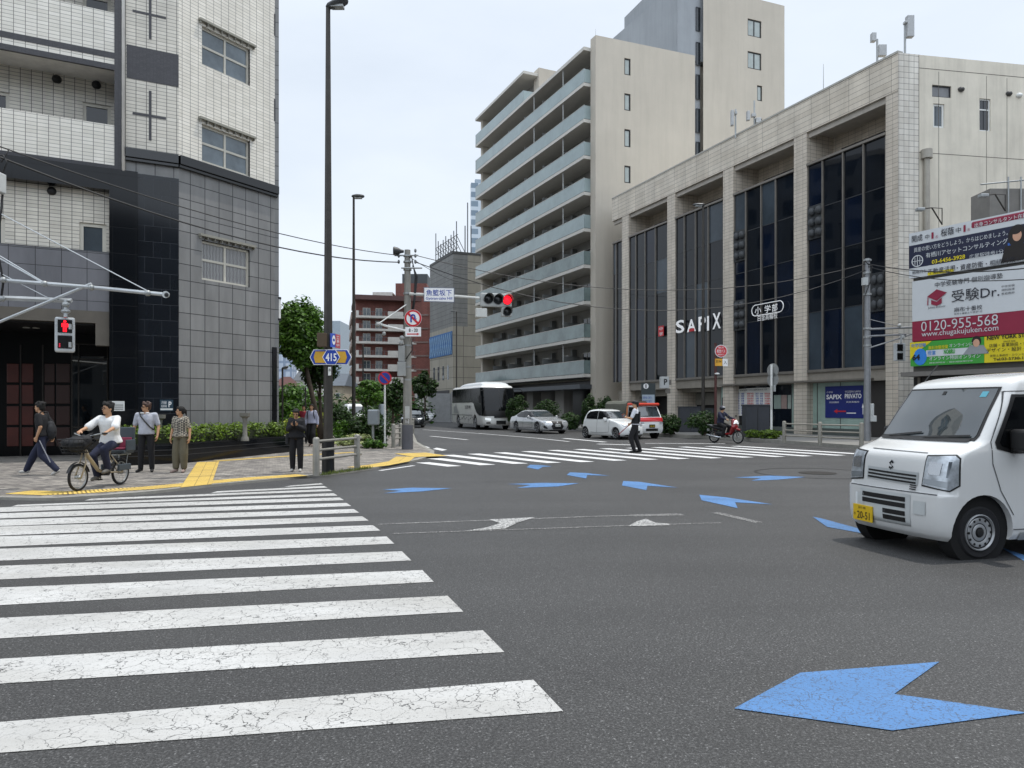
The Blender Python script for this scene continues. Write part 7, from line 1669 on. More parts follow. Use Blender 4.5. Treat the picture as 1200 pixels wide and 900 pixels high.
for k in range(9): mb = MB(); mb.box(2.9+k*.42+(.2 if k > 4 else 0), 3.02+k*.42+(.2 if k > 4 else 0), -1.285, -1.25, .62+(k*37%5)*.05, .72+(k*37%5)*.05); mb.build('livery_dot', M('livery_ink', '4d4d50'), bus)
mb = MB(); mb.tube([(8.4,-1.1,2.8),(8.8,-1.45,2.75),(8.85,-1.5,2.4)], .03, 6); mb.box(8.75,8.9,-1.6,-1.4,1.9,2.4); mb.build('mirror', trim, bus); mb = MB(); mb.tube([(8.4,1.1,2.9),(8.9,1.5,2.85),(8.95,1.7,2.6)], .03, 6); mb.build('mirror', trim, bus)
put(bus, P(556.5, 503, 52.5), (.33,-.944), 6.75, -1.25)
# ---------------- kei truck with canvas
kt = lcat('canvas_truck', 'small red and white truck with a grey canvas hood behind the hatchback', 'truck')
red_p = M('truck_red_paint', 'b5262b', .25, var=.04, coat=.4); can = M('canvas_olive', '5d5e55', .9, var=.12, scale=3, bmp=.3)
lk_ = [(.3,2.1,3.33,.70,.1,.05,.04,0),(.45,2.1,3.38,.73,.1,.05,.05,0),(.7,2.1,3.37,.735,.1,.05,.05,0),(.95,2.1,3.33,.735,.1,.05,.05,0),(1.05,2.1,3.27,.73,.1,.05,.05,0),(1.5,2.1,3.02,.69,.1,.05,.05,0),(1.66,2.12,2.92,.66,.1,.06,.05,0),(1.72,2.2,2.82,.6,.1,.06,.05,0),(1.745,2.4,2.7,.4,.05,.05,.02,0)]
WK = [(2.72,.64),(2.72,-.64),(.6,.64),(.6,-.64)]; ck = Car(kt, lk_, wht, WK[:2], .27); wheels_for(kt, [(x, y+.06*(1 if y > 0 else -1)) for x, y in WK], .27, .14)
ck.decal([(-.70,.86),(.70,.86),(.70,1.06),(-.70,1.06)], 'f', 'red_panel', red_p, .005, .1); ck.decal([(-.60,1.1),(.60,1.1),(.55,1.60),(-.55,1.60)], 'f', 'windscreen', wglass, .007, .1)
mb = MB(); mb.box(2.15,3.05,-.70,.70,1.66,1.80); mb.build('roof_visor', M('truck_orange_red', 'cf4430', .3), kt, bevel=.06)
for ax in 'lr': ck.decal([(3.05,1.08),(2.86,1.58),(2.35,1.60),(2.35,1.05)], ax, 'side_window', sglass, .006, .1); ck.decal([(2.12,.95),(2.3,.95),(2.3,1.66),(2.12,1.66)], ax, 'orange_pillar', M('truck_orange', 'c06a28', .4), .006, .1)
ck.decal([(-.36,.40),(.36,.40),(.36,.52),(-.36,.52)], 'f', 'grille', dkg, .006)
for sy in (1, -1): ck.decal([(sy*.46,.70),(sy*.68,.70),(sy*.68,.84),(sy*.46,.84)], 'f', 'headlamp', lampg, .007, .06)
h, _ = ck.hit((12,0,.6), (-1,0,0)); pf = CarFace((h.x+.03, -.165), (0,1)); mb = MB(); pf.box(mb, 0, .33, .56, .72, -.03, 0); p = mb.build('licence_plate', M('plate_black', '1a1a14', .5), kt); text(pf, '12-15', .165, .63, .075, yellow_ink, p, w=.24, o=.004, bold=.02)
mb = MB(); mb.box(0,2.05,-.70,.70,.62,.68); mb.box(0,2.05,-.71,-.68,.6,.95); mb.box(0,2.05,.68,.71,.6,.95); mb.box(0,.03,-.7,.7,.6,.95); mb.box(.1,2.1,-.35,-.25,.4,.6); mb.box(.1,2.1,.25,.35,.4,.6); mb.build('cargo_bed', wht, kt)
rg_ = []
for x in (0.02, .5, 1.0, 1.5, 2.04): rg_.append([Vector((x, y, z+(.02 if x in (.02,1.0,2.04) else 0))) for y, z in ((-.70,.9),(-.71,1.4),(-.69,1.75),(-.55,1.88),(0,1.92),(.55,1.88),(.69,1.75),(.71,1.4),(.70,.9))])
mb = MB(); mb.ring_loft(rg_); mb.build('canvas_hood', can, kt, smooth=35)
put(kt, P(763, 515, 36.4), (.40,-.916), 3.3, 0)
# ================================================================== BICYCLE AND MOTORBIKE
def spoked(root, x, z, r, tr, rimm, nspk=16, name='wheel', y=0):
    mb = MB(); n = 36; rings = [[Vector((x+(r-tr+tr*math.cos(b))*math.cos(2*math.pi*k/n), y+tr*math.sin(b), z+(r-tr+tr*math.cos(b))*math.sin(2*math.pi*k/n))) for b in [2*math.pi*j/8 for j in range(8)]] for k in range(n)]
    mb.ring_loft(rings+[rings[0]], cap=False); w = mb.build(name, M('tyre_rubber', '17171a'), root, smooth=1)
    mb = MB(); rr = r-tr*2; rings = [[Vector((x+(rr+.012*math.cos(b))*math.cos(2*math.pi*k/n), y+.013*math.sin(b), z+(rr+.012*math.cos(b))*math.sin(2*math.pi*k/n))) for b in [2*math.pi*j/6 for j in range(6)]] for k in range(n)]; mb.ring_loft(rings+[rings[0]], cap=False)
    mb.cyl((x,y-.05,z), (x,y+.05,z), .035, n=12); mb.build('rim', rimm, w, smooth=1)
    mb = MB()
    for k in range(nspk): a = 2*math.pi*k/nspk; mb.cyl((x,y+(.03 if k%2 else -.03),z), (x+rr*math.cos(a),y,z+rr*math.sin(a)), .0022, n=4)
    mb.build('spoke', grey_metal, w)
bike = lcat('bicycle', 'electric bicycle with a front basket and a rear child seat on the left pavement', 'bicycle')
fbm = M('bike_cream_paint', '9f927a', .3, var=.03); bk_ = black_plastic
spoked(bike, 1.14, .25, .25, .024, grey_metal); spoked(bike, 0, .25, .25, .024, grey_metal)
mb = MB(); mb.tube([(.98,0,.78),(.90,0,.62),(.62,0,.34),(.45,0,.27)], [.03,.035,.035,.03], 12); mb.tube([(.42,0,.28),(.28,0,.72)], .02, 10); mb.tube([(.42,.05,.28),(0,.06,.25)], .012, 8); mb.tube([(.42,-.05,.28),(0,-.06,.25)], .012, 8); mb.tube([(.3,.03,.6),(0,.06,.25)], .011, 8); mb.tube([(.3,-.03,.6),(0,-.06,.25)], .011, 8); mb.build('frame', fbm, bike, smooth=1)
mb = MB(); mb.tube([(.99,0,.82),(1.02,.06,.5),(1.14,.06,.25)], .014, 8); mb.tube([(.99,0,.82),(1.02,-.06,.5),(1.14,-.06,.25)], .014, 8); mb.tube([(.98,0,.76),(.95,0,.98)], .016, 8); mb.build('fork', fbm, bike, smooth=1)
mb = MB(); mb.tube([(.80,.30,1.03),(.90,.26,1.03),(.95,.1,.99),(.95,-.1,.99),(.90,-.26,1.03),(.80,-.30,1.03)], .012, 8); mb.build('handlebar', grey_metal, bike, smooth=1)
mb = MB(); mb.cyl((.78,.30,1.03), (.88,.27,1.03), .018); mb.cyl((.78,-.30,1.03), (.88,-.27,1.03), .018); mb.build('grip', bk_, bike)
mb = MB(); mb.ell((.25,0,.75), (.13,.08,.04)); mb.build('saddle', bk_, bike, smooth=1)
mb = MB()
for z in (.70,.76,.82,.88,.94): k = (z-.7)*.2; mb.tube([(1.02-k,-.15-k,z),(1.34+k,-.15-k,z),(1.34+k,.15+k,z),(1.02-k,.15+k,z),(1.02-k,-.15-k,z)], .009, 5)
for i in range(7): x = 1.02+.32*i/6; [mb.tube([(x,s*.15,.70),(x,s*.235,.94)], .004, 4) for s in (1,-1)]
for i in range(6): y = -.15+.3*i/5; mb.tube([(1.34,y,.70),(1.42,y*1.5,.94)], .004, 4); mb.tube([(1.02,y,.70),(1.34,y,.70)], .004, 4)
mb.build('basket', bk_, bike)
mb = MB(); r_ = random.Random(2); mb.ell((1.18,0,.92), (.19,.2,.14), 16, 10); bg = thing('basket_bag', 'black bag stuffed in the bicycle front basket', 'bag'); 
mb.v = [v+Vector((r_.uniform(-.012,.012),)*3) for v in mb.v]
cs_ = MB(); cs_.box(-.18,.12,-.17,.17,.62,.68); cs_.box(-.22,-.16,-.17,.17,.66,1.12); cs_.box(-.20,.08,-.19,-.16,.66,.88); cs_.box(-.20,.08,.16,.19,.66,.88); cs_.box(-.05,.3,-.2,-.15,.3,.42); cs_.box(-.05,.3,.15,.2,.3,.42); cs_.build('child_seat', M('seat_grey_blue', '3a434b', .5), bike, bevel=.02)
c2_ = MB(); c2_.box(-.155,.06,-.14,.14,.685,.72); c2_.box(-.155,-.12,-.14,.14,.72,.92); c2_.build('seat_cushion', M('cushion_pink', '8c3a52', .8), bike, bevel=.01)
mb = MB(); mb.tube([(-.02,.08,.25),(-.1,.09,.60)], .008, 6); mb.tube([(-.02,-.08,.25),(-.1,-.09,.60)], .008, 6); mb.box(-.22,.16,-.07,.07,.58,.60); mb.build('rack', grey_metal, bike)
mb = MB(); mb.cyl((.43,-.07,.28), (.43,.07,.28), .06); mb.tube([(.43,.09,.28),(.43,.09,.42)], .01, 6); mb.tube([(.43,-.09,.28),(.43,-.09,.14)], .01, 6); mb.box(.38,.48,.09,.17,.41,.435); mb.box(.38,.48,-.17,-.09,.125,.15); mb.build('crank', bk_, bike)
an = [R(a) for a in range(20, 170, 12)]; f_ = MB(); f_.ring_loft([[Vector((1.14+.275*math.cos(a), y, .25+.275*math.sin(a))) for a in an] for y in (-.03, .03)], cap=False, closed=False); f_.ring_loft([[Vector((.275*math.cos(a), y, .25+.275*math.sin(a))) for a in an] for y in (-.03, .03)], cap=False, closed=False); f_.build('mudguard', bk_, bike)
bike_h = Vector((-.13,-.99)).normalized(); fc = G(91.5, 575.7, LZ); bike.location = (fc.x-bike_h.x*1.14, fc.y-bike_h.y*1.14, LZ); bike_rz = math.atan2(bike_h.y, bike_h.x); bike.rotation_euler = (0,0,bike_rz)
local(bg); mb.v; bgo = MB(); bgo.ell((1.17,0,.85), (.19,.2,.14), 18, 12); bgo.ell((1.1,.1,.90), (.12,.12,.12), 14, 10); bgo.ell((1.25,-.1,.86), (.12,.11,.1), 14, 10); rq = random.Random(8); bgo.v = [v+Vector((rq.uniform(-.012,.012),rq.uniform(-.012,.012),rq.uniform(-.012,.012))) for v in bgo.v]; bgo.build('bag_body', M('bag_black', '15161a', .75, bmp=.4, scale=6), bg, smooth=1)
hb = MB(); hb.tube([(1.05,.1,1.0),(.95,.14,1.04),(.88,.12,.92)], .012, 6); hb.build('strap', black_plastic, bg); bg.location = bike.location; bg.rotation_euler = bike.rotation_euler
# motorbike
mo = lcat('motorbike', 'red step-through motorbike ridden along the far kerb by a helmeted rider', 'motorbike'); mr = M('motorbike_red', '7e1119', .2, var=.04, coat=.6)
spoked(mo, 1.23, .29, .29, .035, grey_metal, 20); spoked(mo, 0, .29, .29, .04, grey_metal, 20)
mb = MB(); mb.tube([(1.23,.06,.29),(1.12,.06,.62),(1.02,.03,.92)], .02, 8); mb.tube([(1.23,-.06,.29),(1.12,-.06,.62),(1.02,-.03,.92)], .02, 8); mb.tube([(.0,.09,.29),(.45,.08,.33)], .025, 8); mb.tube([(.0,.1,.3),(-.02,.1,.66)], .022, 8); mb.tube([(.0,-.1,.3),(-.02,-.1,.66)], .022, 8); mb.build('fork', dark_metal, mo, smooth=1)
mb = MB(); mb.ring_loft([[Vector((x+dx, y*w, z)) for x, y, z in ((0,-1,0),(0,-.5,0),(0,.5,0),(0,1,0))] for dx, w in ((0,1),)]) if False else None
def blob(mb, pts): 
    for (a, b, r0, r1, sy) in pts:
        k = len(mb.v); mb.cap(a, b, r0, r1, 12)
        for i in range(k, len(mb.v)): mb.v[i].y *= sy
blob(mb, [((1.0,0,.98),(1.06,0,.72),.10,.13,1.3),((1.06,0,.72),(.86,0,.42),.12,.07,1.9),((1.0,0,.66),(1.3,0,.60),.06,.05,1.0),((.86,0,.42),(.62,0,.40),.06,.05,1.5)])
mb.build('front_shield', mr, mo, smooth=1, voxel=.02)
mb = MB(); blob(mb, [((.45,0,.62),(-.18,0,.72),.10,.06,1.2),((.45,0,.40),(.2,0,.42),.12,.1,1.0)]); mb.build('rear_cover', M('motorbike_dark', '1b1c20', .4), mo, smooth=1, voxel=.02)
mb = MB(); mb.ell((.25,0,.78), (.34,.12,.06)); mb.build('seat', bk_, mo, smooth=1)
mb = MB(); mb.tube([(.5,-.13,.25),(.1,-.15,.28),(-.28,-.15,.36)], [.03,.045,.04], 12); mb.build('exhaust', chrome, mo, smooth=1)
mb = MB(); mb.tube([(.88,.34,1.02),(.98,.2,1.03),(1.02,0,1.0),(.98,-.2,1.03),(.88,-.34,1.02)], .013, 8); mb.build('handlebar', dark_metal, mo, smooth=1)
mb = MB(); mb.ell((1.12,0,.94), (.06,.11,.08)); mb.ell((1.13,.13,.88), (.04,.04,.03)); mb.ell((1.13,-.13,.88), (.04,.04,.03)); mb.build('headlamp', M('headlamp_lit', 'e8ecee', .2), mo, smooth=1)
mb = MB(); mb.tube([(-.05,.1,.78),(-.3,.1,.80),(-.3,-.1,.80),(-.05,-.1,.78)], .012, 6); mb.box(-.36,-.28,-.04,.04,.52,.62); mb.build('rack', grey_metal, mo)
for sy in (1,-1): mb = MB(); mb.tube([(.95,sy*.22,1.03),(.93,sy*.27,1.18)], .007, 5); mb.ell((.93,sy*.28,1.2), (.02,.06,.04)); mb.build('mirror', dark_metal, mo)
m_h = Vector((.62,-.785)).normalized(); fc = G(865, 520, 0); mo.location = (fc.x-m_h.x*1.23, fc.y-m_h.y*1.23, 0); mo_rz = math.atan2(m_h.y, m_h.x); mo.rotation_euler = (0,0,mo_rz)
# ================================================================== PEOPLE  (each faces -Y in its own frame)
V = Vector
skin = M('skin', 'b08768', .6, var=.06, scale=8); skin_d = M('skin_shaded', '9a735a', .6, var=.06, scale=8); hair_b = M('black_hair', '0c0a09', .8, var=.3, scale=30); hair_br = M('brown_hair', '3a241a', .5, var=.3, scale=30)
BASE = dict(pel=V((0,0,.94)), nek=V((0,0,1.42)), head=V((0,-.02,1.57)), sL=V((.17,0,1.385)), eL=V((.22,.02,1.11)), wL=V((.235,-.04,.87)), hL=V((.235,-.06,.77)),
            sR=V((-.17,0,1.385)), eR=V((-.22,.02,1.11)), wR=V((-.235,-.04,.87)), hR=V((-.235,-.06,.77)), pL=V((.09,0,.90)), kL=V((.10,-.02,.49)), aL=V((.10,.02,.085)), tL=V((.13,-.13,.03)),
            pR=V((-.09,0,.90)), kR=V((-.10,-.02,.49)), aR=V((-.10,.02,.085)), tR=V((-.13,-.13,.03)))
def torso(mb, J, sc=1.0, top=1.0, low=-.14, full=True, belly=1.0, hem=1.0):
    a, b = J['pel'], J['nek']; ax = (b-a).normalized(); lh = (J['pL']-J['pR']).normalized(); ls = (J['sL']-J['sR']).normalized(); L = (b-a).length; rings = []
    st = [(-.14,.135*hem,.10),(-.06,.165*hem,.115),(0,.165*hem,.118),(.25,.145,.108*belly),(.5,.155,.112),(.72,.172,.112),(.88,.165,.095),(.97,.10,.07),(1.03,.058,.056)]
    for t, rx, ry in st:
        if t < low or t > top: continue
        la = lh.lerp(ls, max(0, min(1, t))).normalized(); la = (la-ax*la.dot(ax)).normalized(); fr = ax.cross(la); c = a+ax*L*t
        rings.append([c + la*rx*sc*math.cos(2*math.pi*k/18) + fr*ry*sc*math.sin(2*math.pi*k/18) for k in range(18)])
    mb.ring_loft(rings)
def hand(mb, w, h, n, side, curl=.5):
    d = (h-w).normalized(); n = (n-d*n.dot(d)).normalized(); lat = d.cross(n)*side
    mb.cap(w, w+d*.03, .026, .024, 10)
    R_ = Matrix((lat, n, d)).transposed()
    mb.ell(w+d*.055, (.040,.017,.050), 12, 8, R_)
    for i, (o, l) in enumerate(((-.029,.058),(-.010,.068),(.010,.064),(.028,.050))):
        p = w+d*.092+lat*o; d1 = (d*math.cos(curl*.7)+n*math.sin(curl*.7)).normalized(); d2 = (d*math.cos(curl*1.7)+n*math.sin(curl*1.7)).normalized(); q = p+d1*l*.5; mb.cap(p-d*.015, q, .0092, .0088, 8); mb.cap(q, q+d2*l*.5, .0088, .0075, 8)
    p = w+d*.035-lat*.032; d1 = (d*.75-lat*.65+n*.35).normalized(); q = p+d1*.035; mb.cap(p, q, .0115, .0105, 8); mb.cap(q, q+(d*.9-lat*.1+n*.5).normalized()*.03, .0105, .0085, 8)
def person(label, loc, rz, h=1.7, pose=None, top=None, sleeve='short', bottom=None, wide=1.0, shoe=None, hair='short', hairm=None, yaw=0, pitch=0, skinm=None, female=False, curl=.5, palm=None, extras=None, hem=1.0, topscale=1.0, group=None, cat='person', helmet=None, bellyk=1.0, loose=1.0):
    J = {k: v.copy() for k, v in BASE.items()}
    if female:
        for k in ('sL','sR'): J[k].x *= .88
    for k, v in (pose or {}).items(): J[k] = V(v)
    k_ = h/1.7; t = lcat('person', label, cat, loc, group, rz); t.scale = (k_, k_, k_)
    sk = skinm or skin; hm = hairm or hair_b; hc = J['head']; Rh = Matrix.Rotation(yaw, 3, 'Z') @ Matrix.Rotation(pitch, 3, 'X')
    def hp(x, y, z): return hc + Rh @ V((x, y, z))
    m = MB(); torso(m, J); m.cap(J['nek']-V((0,0,.02)), hc-Rh@V((0,-.015,.06)), .056, .052)
    m.ell(hc+Rh@V((0,.012,.02)), (.074,.092,.100), 20, 14, Rh); m.ell(hp(0,-.022,-.045), (.056,.064,.066), 16, 12, Rh); m.ell(hp(0,-.060,-.088), (.026,.022,.020), 10, 8, Rh)
    m.cap(hp(0,-.078,.015), hp(0,-.098,-.018), .009, .013, 8); m.ell(hp(0,-.088,-.022), (.018,.012,.009), 8, 6, Rh); m.ell(hp(0,-.080,-.052), (.024,.012,.010), 10, 6, Rh)
    for s in (1, -1): m.ell(hp(s*.076,.012,-.005), (.010,.020,.032), 8, 8, Rh); m.ell(hp(s*.033,-.070,.022), (.022,.016,.010), 8, 6, Rh)
    for s, q in ((1, 'L'), (-1, 'R')):
        m.cap(J['s'+q], J['e'+q], .050, .040); m.cap(J['e'+q], J['w'+q], .040, .027); m.cap(J['nek']-V((0,0,.05)), J['s'+q], .06, .052)
        hand(m, J['w'+q], J['h'+q], (palm or {}).get(q, V((-s, 0, 0))), s, curl)
        m.cap(J['p'+q], J['k'+q], .082, .056); m.cap(J['k'+q], J['a'+q], .056, .036); m.cap(J['a'+q]-V((0,0,.02)), J['t'+q], .036, .028)
    m.build('body', sk, t, voxel=.0085)
    e = MB(); 
    for s in (1, -1): e.ell(hp(s*.031,-.083,.006), (.013,.006,.006), 8, 6, Rh)
    e.build('eyes', M('eye_dark', '1b1512', .3), t, smooth=1)
    e = MB()
    for s in (1, -1): e.cap(hp(s*.018,-.088,.028), hp(s*.046,-.080,.028), .005, .004, 6)
    e.build('eyebrows', hm, t); e = MB(); e.cap(hp(-.018,-.090,-.054), hp(.018,-.090,-.054), .0045, .0045, 6); e.build('lips', M('lips', '8a5248', .6), t, smooth=1)
    m = MB()
    if hair:
        m.ell(hp(0,.030,.046), (.088,.092,.088), 18, 12, Rh); m.ell(hp(0,.055,.0), (.078,.062,.085), 14, 10, Rh); m.ell(hp(0,-.045,.088), (.068,.045,.036), 14, 8, Rh)
        for s in (1,-1): m.ell(hp(s*.070,.015,.035), (.020,.05,.052), 10, 8, Rh)
        if hair == 'fluffy': 
            rr = random.Random(3)
            for k in range(14): m.ell(hp(rr.uniform(-.07,.07), rr.uniform(-.05,.1), .07+rr.uniform(0,.055)), (.035,)*3, 8, 6)
        if hair == 'ponytail': m.ell(hp(0,.115,.03), (.028,.03,.03)); m.cap(hp(0,.13,.02), hp(.01,.15,-.12), .03, .014)
        if hair == 'bob': m.ell(hp(0,.03,-.03), (.092,.082,.09), 16, 10, Rh)
        m.build('hair', hm, t, voxel=.010)
    if helmet:
        m = MB(); m.ell(hp(0,.01,.045), (.118,.135,.115), 20, 14, Rh); o = m.build('helmet', helmet, t, smooth=1); m = MB(); m.ell(hp(0,-.05,.075), (.095,.085,.045), 16, 8, Rh); m.build('visor', M('helmet_white', 'a9aaac', .3), t, smooth=1)
    if top:
        m = MB(); torso(m, J, 1.10*topscale, .99, -.08 if hem else -.02, belly=bellyk, hem=hem)
        for s, q in ((1,'L'),(-1,'R')):
            m.cap(J['nek']-V((0,0,.055)), J['s'+q], .064, .062); el = J['s'+q].lerp(J['e'+q], .78 if sleeve == 'short' else 1.0)
            if sleeve == 'half': el = J['s'+q].lerp(J['e'+q], 1.0)
            m.cap(J['s'+q], el, .064, .060*loose)
            if sleeve == 'long': m.cap(J['e'+q], J['e'+q].lerp(J['w'+q], .95), .056*loose, .042*loose)
        m.build('top', top, t, voxel=.013)
    if bottom:
        m = MB(); torso(m, J, 1.06, .12, -.2)
        for q in 'LR':
            m.cap(J['p'+q], J['k'+q], .094, .070*wide); m.cap(J['k'+q], J['k'+q].lerp(J['a'+q], .97 if wide < 1.3 else .85), .070*wide, .054*wide)
        m.build('trousers', bottom, t, voxel=.013)
    if shoe:
        for q in 'LR':
            m = MB(); m.cap(J['a'+q]-V((0,0,.035))+(J['a'+q]-J['t'+q]).normalized()*.03, J['t'+q], .044, .036, 12); m.cap(J['a'+q]-V((0,0,.02)), J['a'+q]+V((0,0,.02)), .045, .043); m.build('shoe', shoe, t, voxel=.011)
    if extras: extras(t, J, hp, Rh)
    return t
cl = lambda n, c, **k: M('cloth_'+n, c, .9, var=.12, scale=9, bmp=.25, **k)
black_c = cl('black', '121216'); navy_c = cl('navy', '1b2036'); white_c = cl('white', 'cfd0d0'); shirt_c = cl('pale_shirt', 'a9acb6'); olive_c = cl('olive', '5c5747'); khaki = cl('black2', '17171b')
sneaker = M('white_sneaker', 'a9a7a2', .6); blackshoe = M('black_shoe', '121213', .4); grey_shoe = M('grey_shoe', '5c5a56', .6); tan_shoe = M('tan_shoe', '8d7a72', .6)
def rzf(dx, dy): return math.atan2(dy, dx) + math.pi/2      # turn -Y towards (dx,dy)
def floor_pt(px, py, z=LZ): return tuple(G(px, py, z))
# walking man, far left
wp_ = dict(pel=(0,0,.91), nek=(0,-.05,1.39), head=(0,-.09,1.545), sL=(.17,-.03,1.36), sR=(-.17,-.05,1.36), eL=(.22,.06,1.10), wL=(.22,-.02,.88), hL=(.21,-.06,.79), eR=(-.22,.10,1.12), wR=(-.22,.10,.88), hR=(-.22,.08,.79),
           pL=(.09,0,.87), kL=(.10,.02,.47), aL=(.10,.36,.12), tL=(.11,.26,.02), pR=(-.09,0,.87), kR=(-.10,-.25,.50), aR=(-.10,-.44,.10), tR=(-.11,-.58,.06))
def walker_x(t, J, hp, Rh):
    m = MB(); m.ell((-.05,.15,1.0), (.14,.09,.2), 14, 10); m.cap((-.05,.12,1.15), (-.05,.15,1.0), .09, .1); m.build('bag', M('bag_dark_grey', '1e2024', .8, bmp=.3), t, smooth=1); m = MB(); m.tube([(-.05,.13,1.2),(-.06,.06,1.44),(.03,-.02,1.46),(.12,-.12,1.3),(.1,-.05,1.1)], .014, 6); m.build('bag_strap', black_plastic, t)
    m = MB(); m.tube([(-.19,-.3,.55),(-.19,-.0,.83)], .012, 5); m.tube([(.19,.26,.3),(.19,.02,.8)], .012, 5); m.build('side_stripe', M('stripe_grey', '8b8c92', .8), t)
person('man in black with a shoulder bag striding left past the dark entrance', floor_pt(51, 556.5), rzf(-1,-.05), 1.66, wp_, black_c, 'short', navy_c, 1.25, sneaker, 'fluffy', extras=walker_x, hem=1.1, topscale=1.06, curl=.7)
# cyclist : seated in the bicycle's frame
bx = bike.location; hv = Vector((bike_h.x, bike_h.y, 0)); 
cyc = dict(pel=(0,0,.86), nek=(0,-.06,1.33), head=(0,-.09,1.485), sL=(.18,-.06,1.30), sR=(-.18,-.06,1.30), eL=(.27,-.25,1.14), wL=(.285,-.44,1.075), hL=(.27,-.52,1.05), eR=(-.27,-.25,1.14), wR=(-.285,-.44,1.075), hR=(-.27,-.52,1.05),
           pL=(.09,0,.83), kL=(.12,-.36,.72), aL=(.12,-.24,.36), tL=(.13,-.38,.30), pR=(-.09,0,.83), kR=(-.12,-.34,.60), aR=(-.12,-.22,.22), tR=(-.13,-.34,.16))
def cyc_x(t, J, hp, Rh):
    m = MB()
    for s in (1,-1): m.tube([hp(s*.031+.022*math.cos(a), -.098, .006+.016*math.sin(a)) for a in [k*math.pi/6 for k in range(13)]], .0028, 5)
    m.tube([hp(-.01,-.099,.008), hp(.01,-.099,.008)], .0028, 5); m.build('glasses', M('glasses_dark', '2b1512', .3), t)
loc = Vector((bx.x, bx.y, LZ)) + hv*.27
person('man in a loose white t-shirt and glasses riding the bicycle on the left pavement', tuple(loc), rzf(bike_h.x, bike_h.y), 1.0*1.7, cyc, white_c, 'half', navy_c, 1.1, grey_shoe, 'fluffy', extras=cyc_x, hem=1.12, topscale=1.12, loose=1.3, palm={'L': V((0,0,-1)), 'R': V((0,0,-1))}, curl=1.1, yaw=R(-22))
# man with cross-body strap, looking left
mp = dict(sL=(.20,0,1.385), sR=(-.20,0,1.385), eL=(.27,.03,1.11), wL=(.27,-.05,.88), hL=(.26,-.07,.78), eR=(-.28,.04,1.11), wR=(-.29,-.03,.88), hR=(-.28,-.05,.78), aL=(.13,.0,.085), tL=(.17,-.14,.03), kL=(.12,-.02,.49), kR=(-.11,-.02,.49), aR=(-.13,0,.085), tR=(-.17,-.14,.03))
def man_x(t, J, hp, Rh):
    m = MB(); m.tube([(-.13,-.06,1.45),(-.09,-.135,1.36),(.02,-.145,1.22),(.14,-.125,1.08),(.18,-.06,1.03),(.17,.06,1.06),(.05,.13,1.2),(-.08,.11,1.38),(-.13,.0,1.455)], .017, 6); m.build('cross_strap', black_plastic, t)
    m = MB(); 
    for s in (1,-1): m.ell(hp(s*.032,-.092,.008), (.026,.010,.017), 10, 6, Rh)
    m.cap(hp(-.075,-.04,.012), hp(-.05,-.088,.012), .003, .003, 5); m.cap(hp(.075,-.04,.012), hp(.05,-.088,.012), .003, .003, 5); m.build('sunglasses', black_plastic, t, smooth=1)
    m = MB(); m.box(-.03,.03,-.135,-.115,.985,1.015); m.build('belt_buckle', chrome, t); m = MB(); m.ell((-.06,-.105,1.43), (.05,.02,.022)); m.ell((.06,-.105,1.43), (.05,.02,.022)); m.build('collar', white_c, t, smooth=1)
person('man in a pale short-sleeved shirt, dark trousers and sunglasses with a black cross-body strap', floor_pt(171.5, 553), rzf(-.0+.15,-1), 1.64, mp, shirt_c, 'short', black_c, 1.1, blackshoe, 'fluffy', hair_br, yaw=R(-58), extras=man_x, hem=1.0, topscale=1.06, bellyk=1.12)
# woman with patterned blouse
mt_, t_, b_ = nt('patterned_blouse'); tc_ = N(t_, 'ShaderNodeTexCoord'); ck_ = N(t_, 'ShaderNodeTexChecker', Scale=22.0); mp_ = N(t_, 'ShaderNodeMapping'); mp_.inputs['Rotation'].default_value = (.5,.6,.78); t_.links.new(tc_.outputs['Object'], mp_.inputs[0]); t_.links.new(mp_.outputs[0], ck_.inputs['Vector'])
ck_.inputs['Color1'].default_value = (.34,.31,.25,1); ck_.inputs['Color2'].default_value = (.07,.065,.06,1); t_.links.new(ck_.outputs[0], b_.inputs['Base Color']); b_.inputs['Roughness'].default_value = .9
wpz = dict(eL=(.23,.03,1.11), wL=(.25,-.02,.88), hL=(.24,-.04,.78), eR=(-.22,.03,1.11), wR=(-.24,-.03,.88), hR=(-.235,-.05,.78), aL=(.09,.0,.085), tL=(.12,-.13,.03), aR=(-.10,-.04,.085), tR=(-.15,-.17,.03))
person('woman with a ponytail in a checked blouse and wide olive trousers, by the yellow paving', floor_pt(211.5, 553.5), rzf(-.05,-1), 1.54, wpz, mt_, 'short', olive_c, 1.5, tan_shoe, 'ponytail', yaw=R(-62), female=True, hem=1.12, topscale=1.06)
# woman with phone
ph = dict(head=(0,-.075,1.55), nek=(0,-.03,1.42), eL=(.20,-.06,1.13), wL=(.06,-.24,1.22), hL=(.03,-.28,1.27), eR=(-.20,-.06,1.13), wR=(-.06,-.24,1.22), hR=(-.03,-.28,1.27), aL=(.10,.0,.085), tL=(.12,-.14,.03), aR=(-.10,0,.085), tR=(-.12,-.14,.03))
def ph_x(t, J, hp, Rh):
    m = MB(); m.box(-.035,.035,-.34,-.33,1.24,1.37); m.build('phone', M('phone_dark', '1b1d22', .2), t, bevel=.006); m = MB(); m.box(-.28,-.2,-.08,.1,.72,1.02); m.build('bag', M('bag_dark_grey', '1e2024'), t, bevel=.03)
person('woman in a black jacket looking down at a phone beside the corner fence', floor_pt(347.5, 552.5), rzf(.1,-1), 1.5, ph, cl('black_jacket', '17181d'), 'long', black_c, 1.25, sneaker, 'bob', pitch=R(28), female=True, extras=ph_x, hem=1.15, topscale=1.18, palm={'L': V((0,.5,1)), 'R': V((0,.5,1))}, curl=1.0, loose=1.25)
